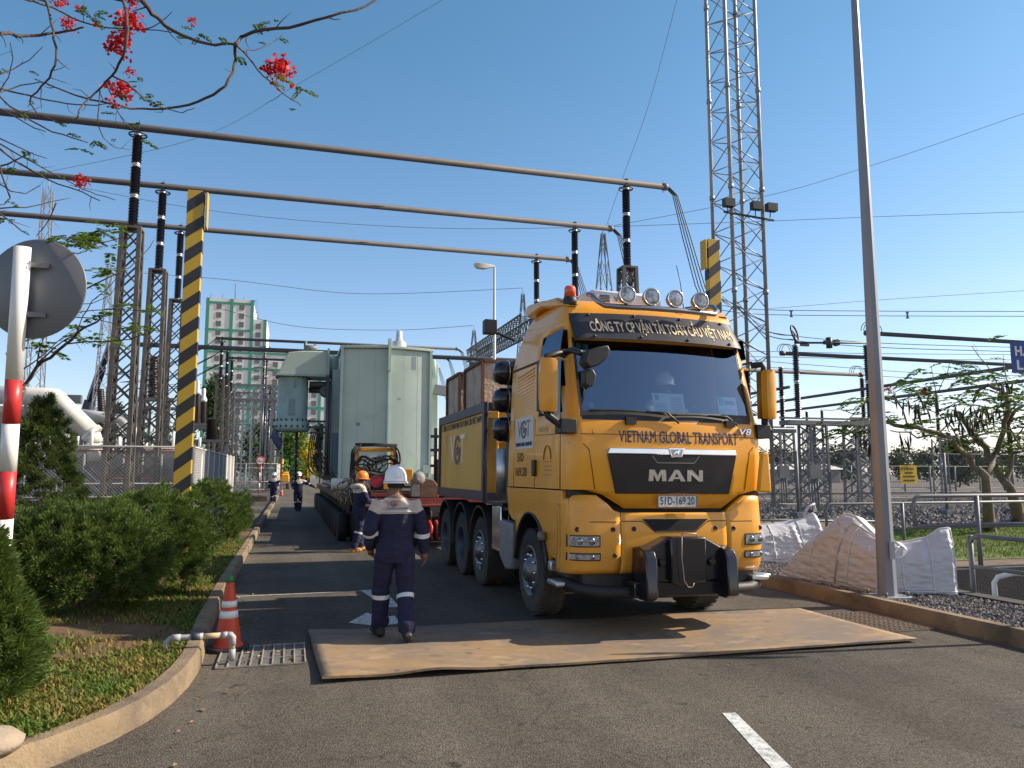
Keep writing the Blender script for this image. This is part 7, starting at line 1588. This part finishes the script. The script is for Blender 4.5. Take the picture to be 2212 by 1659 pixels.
# ---- right switchyard: lattice mast, disconnectors, busbars
MT=thing('lattice_mast','very tall slim lattice mast rising out of the picture behind the truck','mast',(22.75,35.1,0)); b=MB(); n=26; H=44.; w=.94
cs=[(-w,-w),(w,-w),(w,w),(-w,w)]
for k in range(4): b.tube((cs[k][0],cs[k][1],0),(cs[k][0],cs[k][1],H),(.10,.10,.10,.10)[k],10)
mo=b.build('mast_legs',MAST,MT); b=MB(); ph=1.74
for k in range(4):
    p,q=cs[k],cs[(k+1)%4]
    for i in range(int(H/ph)):
        z=i*ph+(k%2)*ph*.5; b.tube((*p,z),(*q,z+ph*.5),.030,5); b.tube((*q,z+ph*.5),(*p,z+ph),.030,5)
        if k in (0,1): b.tube((*p,z+ph),(*q,z-.1),.026,5) if k==0 else None
b.build('bracing',MAST,MT); b=MB()
for i in range(100): z=.4*i+1; b.tube((cs[0][0],cs[0][1],z),(cs[0][0]-.22,cs[0][1]-.1,z),.012,4)
for i in range(1,9):
    for k in range(4): b.lathe([(.14,-.12),(.14,.12)],(cs[k][0],cs[k][1],5.6*i),(0,0,1),8)
b.build('step_bolts',MAST,MT); b=MB(); zf=15.6
b.bar((-1.5,-1.1,zf-.3),(1.5,-1.1,zf-.5),.09)
for x,a in ((-1.35,-20),(.3,10),(1.2,30)): 
    b.box(x-.28,-1.5,zf-.1+.0,x+.30,-1.15,zf+.32); b.tube((x,-1.2,zf-.4),(x,-1.25,zf),.03,6)
b.build('floodlights',BLK,MT)
def dis(label,d,xi,xj,zt,zb,supports,ring,second=True):
    """disconnector: posts at crop positions (picD)"""
    a=PD(*K('pD',xi,zt),d); ab=PD(*K('pD',xi,zb),d); y=a.y; t=thing('disconnector',label,'disconnector',(a.x,a.y,0),0,'disconnectors in the right yard'); b=MB(); insul(b,a.x,y,ab.z,a.z,.17,2,18,12); io=b.build('insulator',[PORC,ALU],t,world=True)
    if ring: b=MB(); c=Vector((a.x,y,a.z+.55)); b.ring(c,.40,.045,(.55,-.8,.25),24,7); b.tube((a.x,y,a.z),(a.x,y,a.z+.55),.04,7); b.tube(c+Vector((-.2,0,.2)),c+Vector((.2,0,-.25)),.03,6); b.build('corona_ring',BLK,io,world=True)
    c2=a
    if second:
        c2=PD(*K('pD',xj,zt+18),d); b2=MB(); c2b=PD(*K('pD',xj,zb),d); insul(b2,c2.x,c2.y,ab.z,a.z,.17,2,18,12); b2.build('insulator',[PORC,ALU],t,world=True)
        b2=MB(); b2.tube((a.x,y,a.z+.1),(c2.x,c2.y,a.z+.1),.05,8); m=a.lerp(c2,.48); b2.lathe([(.14,-.25),(.14,.25)],(m.x,m.y,a.z+.1),(0,0,1),10); b2.box(m.x-.28,m.y-.08,a.z+.02,m.x+.28,m.y+.08,a.z+.2); b2.lathe([(.16,-.1),(.16,.1)],(m.x+.4,m.y,a.z+.12),(0,1,0),10); b2.box(a.x+.3,a.y-.05,a.z-.04,a.x+.75,a.y+.05,a.z+.07); b2.build('switch_arm',M('arm_dark',(.05,.06,.06),.5,.4),t,world=True)
    b=MB(); b.box(min(a.x,c2.x)-.8,y-.35,ab.z-.3,max(a.x,c2.x)+.6,y+.35,ab.z-.1); b.box(min(a.x,c2.x)-1,y-.05,ab.z-.02,max(a.x,c2.x)+.7,y+.05,ab.z+.06); b.build('base_beam',GALV,t,world=True)
    b=MB()
    for sx in supports: q=PD(*K('pD',sx,1000),d); lattice(b,q.x,y,0,ab.z-.3,.95,.85,8,.10,.06)
    b.build('lattice_support',GALV,t,world=True); b=MB(); q=PD(*K('pD',supports[0],1240),d); b.box(q.x-.8,y-.7,1.5,q.x-.2,y-.45,2.15); b.box(q.x+.3,y-.7,1.3,q.x+.75,y-.45,1.8); 
    for k in range(4): b.path([(q.x-.8+.15*k,y-.6,1.4),(q.x-.8+.15*k,y-.65,.5),(q.x-1.0+.15*k,y-.8,0)],.035,5)
    b.build('control_box',GALV,t,world=True); return t
dis('large disconnector with a ring on top, left of the lamp post',36,300,765,345,830,(385,745),True); dis('disconnector partly hidden by the yellow mirror of the truck',43,205,735,490,888,(178,),False,False); dis('smaller disconnector far behind the lamp post',50,735,1100,560,828,(760,),False,False)
for i,(x,zt,zb,d,l) in enumerate(((485,765,1010,60,'thin dark insulator post on a small frame, centre of the right yard'),(380,778,900,62,'short thin insulator post left of the thin dark one'),(1240,660,960,46,'insulator post seen through the right flame tree'))):
    a=PD(*K('pD',x,zt),d); c=PD(*K('pD',x,zb),d); t=thing('insulator_post',l,'insulator post',(c.x,c.y,0),0,'single insulator posts in the right yard'); b=MB(); insul(b,c.x,c.y,c.z,a.z,.14,2,14,10); b.build('insulator',[PORC,ALU],t,world=True); b=MB(); lattice(b,c.x,c.y,0,c.z,.6,.55,6,.07,.045); b.build('lattice_support',GALV,t,world=True)
def rbar(label,p,q,r,loop=None,mat=None):
    t=thing('busbar',label,'busbar',tuple(p),0,'tubular busbars in the right yard'); b=MB(); b.tube(p,q,r,12); tb=b.build('tube',mat or TUB,t,world=True)
    b=MB(); d=(q-p).normalized(); b.lathe([(r*1.25,-.15),(r*1.25,.1),(0,.12)],p,-d,12)
    for k in range(3): b.ring(p+d*(.1+.15*k)+Vector((0,0,r+.0)),.42,.018,(d.y,-d.x,0),14,5,0,180)
    b.build('end_loops',BLK,tb,world=True); return t
y1=PD(*K('pD',770,268),34.5).y; p=PY(*K('pD',770,268),y1); q=Vector((p.x+40,y1,p.z)); rbar('thick pale busbar highest on the right, starting at the lamp post',p,q,.10)
y2=PD(*K('pD',215,400),42).y; p=PY(*K('pD',215,400),y2); rbar('pale busbar just below the highest one on the right',p,Vector((p.x+44,y2,p.z)),.11)
y3=PD(*K('pD',730,541),46).y; p=PY(*K('pD',730,541),y3); rbar('short pale busbar ending left of the lamp post',p,Vector((p.x-40,y3,p.z)),.11)
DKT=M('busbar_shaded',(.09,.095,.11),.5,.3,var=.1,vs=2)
for (u0,v0,X0,r,l) in ((1668,842.5,26.2,.085,'dark busbar slanting up toward us, shortest and uppermost of three'),(1671,869,31.0,.09,'dark busbar slanting up toward us, middle of three'),(1674.6,890.5,36.1,.095,'dark busbar slanting up toward us, lowest of three')):
    p=PX(u0,v0,X0); y_end={26.2:36.0,31.0:21.0,36.1:24.0}[X0]; rbar(l,Vector((X0,p.y+12,p.z)),Vector((X0,y_end,p.z)),r,mat=DKT)
# ---- trenches, slabs and low objects inside the right yard
SLAB=M('slab_pale',(.30,.27,.24),.9,var=.15,vs=1.2,dirt=(.17,.1,.07),da=.5,ds=.8)
for i,(x0,x1,y,l) in enumerate(((24,60,33.5,'nearest long concrete cable trench cover in the right yard'),(20,60,40.5,'middle concrete cable trench cover in the right yard'),(18,80,52,'farthest concrete cable trench cover in the right yard'))):
    b=MB(); b.box(x0,y,-.05,x1,y+.9,.2); o=b.build('trench_cover',SLAB,loc=(x0,y,0)); tag(o,l,'trench cover')
fence('far post and rail fence line across the right yard',(20,60),(80,60),.1,2.4,3,mesh=False,mids=(.3,),pr=.07)
b=MB(); t=thing('far_shed','long low white roofed shed beyond the right yard','shed',(52,120,0)); b.box(40,118,0,96,126,2.4); b.build('shed_wall',M('shed_grey',(.24,.23,.22),.8),t,world=True); b=MB(); b.prism([(117.2,2.4),(126.8,2.4),(122,3.4)],'x',39.5,96.5); b.build('roof',M('roof_white',(.6,.6,.58),.6),t,world=True)
b=MB(); b.box(-300,210,0,420,214,1.6); 
# ---- buildings far left
BWH=M('building_white',(.74,.74,.70),.8,var=.05,vs=.1,dirt=(.42,.42,.4),da=.4,ds=.15); TEAL=M('building_teal',(.07,.29,.21),.7); LOUV=M('louvre_grey',(.16,.16,.15),.8)
BY=250.
def bx(x): return PY(*K('pE',x,500),BY).x
def bz(y,x=400): return PY(*K('pE',x,y),BY).z
BD=thing('office_tower','tall white tower block with green bands beyond the left yard','building',(bx(400),BY,0)); xa,xb,xc,xd=bx(242),bx(536),bx(628),bx(1060)
ztop=bz(200); z2=bz(330,600); z3=bz(528,760)
b=MB(); b.box(xa,BY,0,xb,BY+26,ztop); b.box(xb,BY+.0,0,xc,BY+24,z2); b.box(xc,BY+.0,0,xd,BY+30,z3); b.build('wall',BWH,BD,world=True)
b=MB()
def hband(x0,x1,z,w=.75): b.box(x0,BY-.12,z-w/2,x1,BY-.004,z+w/2)
def vband(x,z1,w=.95,o=.16): b.box(x-w/2,BY-o,0,x+w/2,BY-.003,z1)
for z in (ztop-1.4,bz(395),bz(532),bz(633),bz(748),bz(860),bz(960)): hband(xa,xb,z)
for z in (bz(532),bz(633),bz(748),bz(880,900),bz(1000,900)): hband(xb,xd,z,.8)
for x,z in ((xa+.6,ztop),(xb-.1,ztop),(bx(405),ztop),(xc-.5,z2),(bx(970),z3),(bx(770),z3)): vband(x,z)
hband(bx(770),bx(900),z3-.5,1.0)
b.build('green_band',TEAL,BD,world=True)
def win(x,z):
    b=MB(); b.box(x-.75,BY-.10,z-.85,x+.75,BY-.02,z+.85)
    w=b.build('window',LOUV,BD,world=True)
pr=2.55
for col,x in ((0,bx(325)),(1,bx(468))):
    z=bz(250)
    while z>6: win(x,z); z-=bz(250)-bz(303.5)
for x,y0 in ((bx(575),373),(bx(690),607),(bx(935),790),(bx(830),700)):
    z=bz(y0,600)
    while z>6: win(x,z); z-=bz(250)-bz(303.5)
b=MB(); 
for x,h in ((265,160),(340,160),(475,170),(545,185)): q=bx(x); b.tube((q,BY+3,ztop),(q,BY+3,ztop+(bz(h)-ztop)),.12,5)
q=bx(418); b.tube((q,BY+3,ztop),(q,BY+3,bz(92)),.15,6)
for y in range(8): b.tube((xb+.6,BY+2,z2+1+.8*y),(xb+1.6,BY+2,z2+1+.8*y),.06,4)
for x in (xb+.6,xb+1.6): b.tube((x,BY+2,z2),(x,BY+2,ztop-3),.07,4)
b.build('roof_masts',GALV,BD,world=True)
# open shed with a red lorry, small yellow excavator, distant lamp posts
sh=PD(645,HOR,118); SHD=thing('open_shed','small open shed with a pale gable roof at the end of the road','shed',(sh.x,sh.y,0)); zr=PY(630,981,sh.y).z; ze=PY(630,991,sh.y).z
xl,xr=PY(628,1000,sh.y).x-1.6,PY(671,1000,sh.y).x; b=MB(); b.prism([(xl,ze),(xr,ze),((xl+xr)/2-.2,zr)],'y',sh.y,sh.y+9); b.build('roof',M('shed_roof',(.42,.43,.38),.7),SHD,world=True); b=MB()
for x in (xl+1.7,xr-.2): b.box(x-.12,sh.y,0,x+.12,sh.y+.25,ze)
b.box(xr-.3,sh.y,0,xr,sh.y+9,ze); b.box(xl+1.5,sh.y+8.8,0,xr,sh.y+9,ze); b.build('posts',M('shed_wall_dark',(.10,.11,.10),.8),SHD,world=True)
lx,ly=PY(652,1030,sh.y).x,sh.y+2.2
LR=thing('lorry','dark red lorry parked inside the open shed','lorry',(lx,ly,0)); b=MB(); b.box(lx-1.15,ly,.5,lx+1.15,ly+2,2.0); b.box(lx-1.1,ly+.1,2.0,lx+1.1,ly+1.9,2.75); b.build('cab',M('lorry_red',(.16,.015,.03),.5),LR,world=True,bevel=.08)
b=MB(); b.box(lx-1.2,ly+2.1,.7,lx+1.2,ly+6.3,2.2); b.box(lx-1.15,ly-.1,.4,lx+1.15,ly,.9); b.build('body',M('lorry_dark',(.08,.08,.09),.7),LR,world=True); b=MB(); b.box(lx-.98,ly+.06,2.05,lx+.98,ly+.1,2.65); b.build('windscreen',GLD,LR,world=True)
b=MB()
for s in (-.85,.85):
    b.lathe([(.0,-.15),(.48,-.15),(.5,0),(.48,.15),(0,.15)],(lx+s,ly+1.0,.5),(1,0,0),14); b.lathe([(.12,0),(.12,.05)],(lx+s*.9,ly-.1,1.1),(0,-1,0),8)
b.build('wheel',RUB,LR,world=True)
ex=PD(603,HOR,86); EX=thing('excavator','small yellow excavator far up the road beside the gate fence','excavator',(ex.x,ex.y,0)); b=MB(); b.box(ex.x-.5,ex.y-.8,.75,ex.x+1.1,ex.y+1.5,1.65); b.box(ex.x+.2,ex.y+.2,1.65,ex.x+1.0,ex.y+1.5,1.9); b.build('house',M('digger_yellow',(.75,.35,.02),.5),EX,world=True,bevel=.08)
b=MB(); b.box(ex.x-.65,ex.y-.6,1.5,ex.x+.1,ex.y+.6,2.6); b.build('cab',GLD,EX,world=True,bevel=.05); b=MB(); b.path([(ex.x+.2,ex.y-.6,1.3),(ex.x+.3,ex.y-2,3.2),(ex.x+.3,ex.y-3.2,2.2)],.16,6); b.build('boom',MATS['digger_yellow'],EX,world=True)
b=MB()
for s in (-.8,.8): b.box(ex.x+s-.22+.2,ex.y-1.3,0,ex.x+s+.22+.2,ex.y+1.3,.65)
b.build('track',RUB,EX,world=True,bevel=.15)
fl=PD(604,HOR,88); LPF=thing('street_lamp','short pale street lamp beyond the 15 km/h sign','street lamp',(fl.x-.6,fl.y,0)); b=MB(); zt=1.75+(HOR-935)/FPX*88; b.path([(0,0,0),(0,0,zt-.3),(.1,0,zt),(.5,-.1,zt+.05)],.07,8); b.build('pole',WHT,LPF); b=MB(); b.box(.2,-.2,zt-.03,.6,.0,zt+.12); b.build('lamp_head',WHT,LPF,bevel=.03)
# big street lamp behind the truck
sl_=PD(1067,HOR,30); LPB=thing('street_lamp','tall street lamp with a flat head above the concrete ballast blocks','street lamp',(sl_.x,sl_.y,0)); zt=1.75+(HOR-577)/FPX*30*1.0; tp=PY(1069.5,577,sl_.y); zt=tp.z; b=MB(); b.lathe([(.10,0),(.075,zt*.5),(.045,zt)],(0,0,0),(0,0,1),12); b.build('pole',M('lamp_pole_pale',(.42,.43,.45),.5,.2),LPB)
b=MB(); vs=[]; 
for i,(f,w,h0,h1) in enumerate(((0,.05,-.02,.02),(.18,.10,-.06,.05),(.45,.15,-.13,.06),(.75,.15,-.12,.09),(.9,.10,-.02,.08))):
    vs+=[(-f,-w,h1),(-f,w,h1),(-f,w*.8,h0),(-f,-w*.8,h0)]
b.add(vs,[(i*4+k,i*4+(k+1)%4,i*4+4+(k+1)%4,i*4+4+k) for i in range(4) for k in range(4)]+[(0,1,2,3),(16,17,18,19)]); h=b.build('lamp_head',M('lamp_head_grey',(.5,.49,.46),.5),LPB,bevel=.015); h.location=(0,0,zt+.02); h.rotation_euler=(0,R(-4),R(12))
# ---- distant pylons
def pylon(label,u,vtop,vbase,w_px,d,apex=.35,arms=(),n=9,mat=None):
    p=PD(u,HOR,d); zt=PY(u,vtop,p.y).z; w=w_px*d/FPX; t=thing('pylon',label,'pylon',(p.x,p.y,0),0,'distant lattice pylons'); b=MB(); br=max(.05,d*.0005); z1=zt*.97; zb=0
    lattice(b,0,0,0,z1,w,apex,n,br*1.6,br); b.tube((0,0,z1),(0,0,zt),br*.6,5)
    for z,s in arms:
        for sg in (-1,1): b.bar((0,0,z*zt),(sg*s,0,z*zt+.2),br); b.bar((0,0,z*zt+s*.35),(sg*s,0,z*zt+.2),br)
    b.build('lattice_tower',mat or M('pylon_grey',(.12,.13,.14),.6,.3),t); return t
pylon('pylon peak rising behind the truck roof lamps',1310,488,900,95,75,.3,(),9); pylon('narrow pylon peak behind the spoiler of the truck',1130,622,900,55,95,.3); pylon('pylon peak right above the concrete ballast blocks',1022,703,900,62,110,.3)
PYW=M('pylon_pale',(.32,.33,.35),.6,.3)
pylon('pale slim pylon behind the crane boom on the left',209,557,1020,42,70,.3,(),16,PYW); pylon('pale slim pylon between the two nearest lattice columns',303,677,1020,34,85,.3,(),15,PYW); pylon('faint pylon at the far left behind the round sign',60,385,1020,40,62,.6,(),14,PYW)
t=thing('lattice_gantry','dark lattice gantry beam slanting behind the truck and ballast blocks','lattice gantry',tuple(PD(1060,760,60))); b=MB(); p=PD(1008,782,66); q=PD(1125,716,44); d=(q-p); 
for dz in (0,1.0):
    for dx in (0,1.0): b.bar(p+Vector((dx,0,dz)),q+Vector((dx,0,dz)),.09)
for i in range(26):
    a=p+d*(i/26); c=p+d*((i+1)/26)
    for dx in (0,1.0): b.bar(a+Vector((dx,0,0)),c+Vector((dx,0,1)),.05); b.bar(a+Vector((dx,0,1)),c+Vector((dx,0,0)),.05)
    b.bar(a+Vector((0,0,1)),a+Vector((1,0,1)),.05); b.bar(a,a+Vector((1,0,0)),.05)
b.bar(q+Vector((.5,0,0)),Vector((q.x+.5,q.y,0)),.4); b.bar(p+Vector((.5,0,0)),Vector((p.x+.5,p.y,0)),.4); b.build('beam',M('gantry_dark',(.09,.09,.09),.6,.3),t,world=True)
# ---- crane boom
p=PD(*K('pB',590,1290),90); q=PD(*K('pB',722,915),84); CR=thing('mobile_crane','dark blue crane boom with a hanging hook behind the left yard','crane',(p.x-2,p.y+1,0)); b=MB(); b.bar(p,p.lerp(q,.6),.75,.8); b.bar(p.lerp(q,.55),q,.5,.55); b.bar((p.x-2,p.y+1,2.2),p,.9,.9); b.build('boom',M('crane_navy',(.02,.025,.06),.5),CR,world=True); b=MB(); b.box(q.x-.3,q.y-.3,q.z-.6,q.x+.9,q.y+.3,q.z+.4); b.build('boom_tip',M('crane_red',(.3,.04,.03),.5),CR,world=True); b=MB(); h=PD(*K('pB',714,1040),84); b.tube((q.x+.3,q.y,q.z),(q.x+.3,q.y,h.z),.05,5); b.box(q.x-.0,q.y-.25,h.z-.3,q.x+.6,q.y+.25,h.z+.4); b.path([(q.x+.3,q.y,h.z-.3),(q.x+.3,q.y,h.z-1.2)],.18,6); b.build('hook',BLK,CR,world=True)
b=MB(); b.box(p.x-5,p.y,.6,p.x+2,p.y+2.6,2.4); b.build('carrier',MATS['crane_navy'],CR,world=True)
# ---- wires
WIRE=M('wire_grey',(.10,.105,.11),.5,.3)
def wire(label,pts,r=.5,twin=None,group='thin overhead wires'):
    P=[PD(u,v,d) for u,v,d in pts]; t=[]; n=len(P)
    dense_=[]
    for i in range(n-1):
        a=P[max(i-1,0)];b_=P[i];c=P[i+1];e=P[min(i+2,n-1)]
        for k in range(8):
            s=k/8; dense_.append(.5*((2*b_)+(c-a)*s+(2*a-5*b_+4*c-e)*s*s+(3*b_-a-3*c+e)*s**3))
    dense_.append(P[-1]); dm=[ (p-_c).dot(_f) for p in dense_]; b=MB(); b.path(dense_,[r*x/FPX for x in dm],4)
    if twin: b.path([p-Vector((0,0,twin)) for p in dense_],[r*x/FPX for x in dm],4); 
    o=b.build('overhead_wire',WIRE,loc=tuple(P[0])); tag(o,label,'wire',group); return o
wire('thin wire rising diagonally from the left columns to the top edge',[(100,372,75),(420,300,60),(660,172,48),(955,0,40),(1010,-35,38)]); wire('thin wire running steeply up from the pylon peak to the top edge',[(1310,488,75),(1345,385,62),(1400,230,50),(1462,0,40),(1470,-40,39)]); wire('thin wire rising to the right edge behind the lattice mast',[(1312,490,75),(1640,427,62),(1900,352,52),(2212,245,44),(2300,215,42)])
wire('nearly level thin wire crossing behind the lattice mast',[(1312,490,75),(1650,478,66),(1900,468,60),(2260,456,54)]); wire('sagging thin wire passing behind the striped post to the pylon peak',[(150,400,62),(420,450,64),(700,480,68),(1000,494,72),(1310,490,75)])
wire('sagging thin wire from the white tower block side to the narrow pylon peak',[(310,590,90),(500,605,92),(730,632,94),(900,633,95),(1130,622,95)]); wire('thin wire ending at the pylon peak above the ballast blocks',[(480,668,118),(640,705,116),(850,713,112),(1022,703,110)])
wire('upper twin conductor right of the lattice mast',[(1560,660,60),(1650,669,60),(1900,672,60),(2260,673,60)],.75,.38); wire('three slack conductors at mid height right of the mast',[(1560,640,55),(1640,700,56),(1690,722,58),(1900,741,60),(2260,752,62)],.8,.35); wire('slack conductor looping from the mast to the ringed disconnector',[(1590,650,40),(1640,705,38),(1680,722,37),(1718,724,36)],1.0,.2)
wire('lower twin conductor right of the lattice mast',[(1560,758,70),(1700,760,70),(1900,764,70),(2260,766,70)],.6,.5); wire('lowest faint conductor right of the mast',[(1600,776,80),(1800,792,80),(2000,806,80),(2260,812,80)],.6,.6); wire('faint wire slanting up at the right edge below the others',[(1660,667,70),(1900,648,66),(2260,625,60)],.4)
for u,v,d,lab in ((1709,674,60,'small dark spacer on the twin conductor near the mast'),(1960,677,60,'small dark spacer on the twin conductor right of the lamp post')):
    p=PD(u,v,d); b=MB(); b.box(p.x-.05,p.y-.05,p.z-.36,p.x+.05,p.y+.05,p.z+.12); b.box(p.x-.11,p.y-.06,p.z-.40,p.x+.11,p.y+.06,p.z-.33); b.box(p.x-.11,p.y-.06,p.z+.04,p.x+.11,p.y+.06,p.z+.11)
    o=b.build('conductor_spacer',BLK,loc=tuple(p)); tag(o,lab,'spacer')
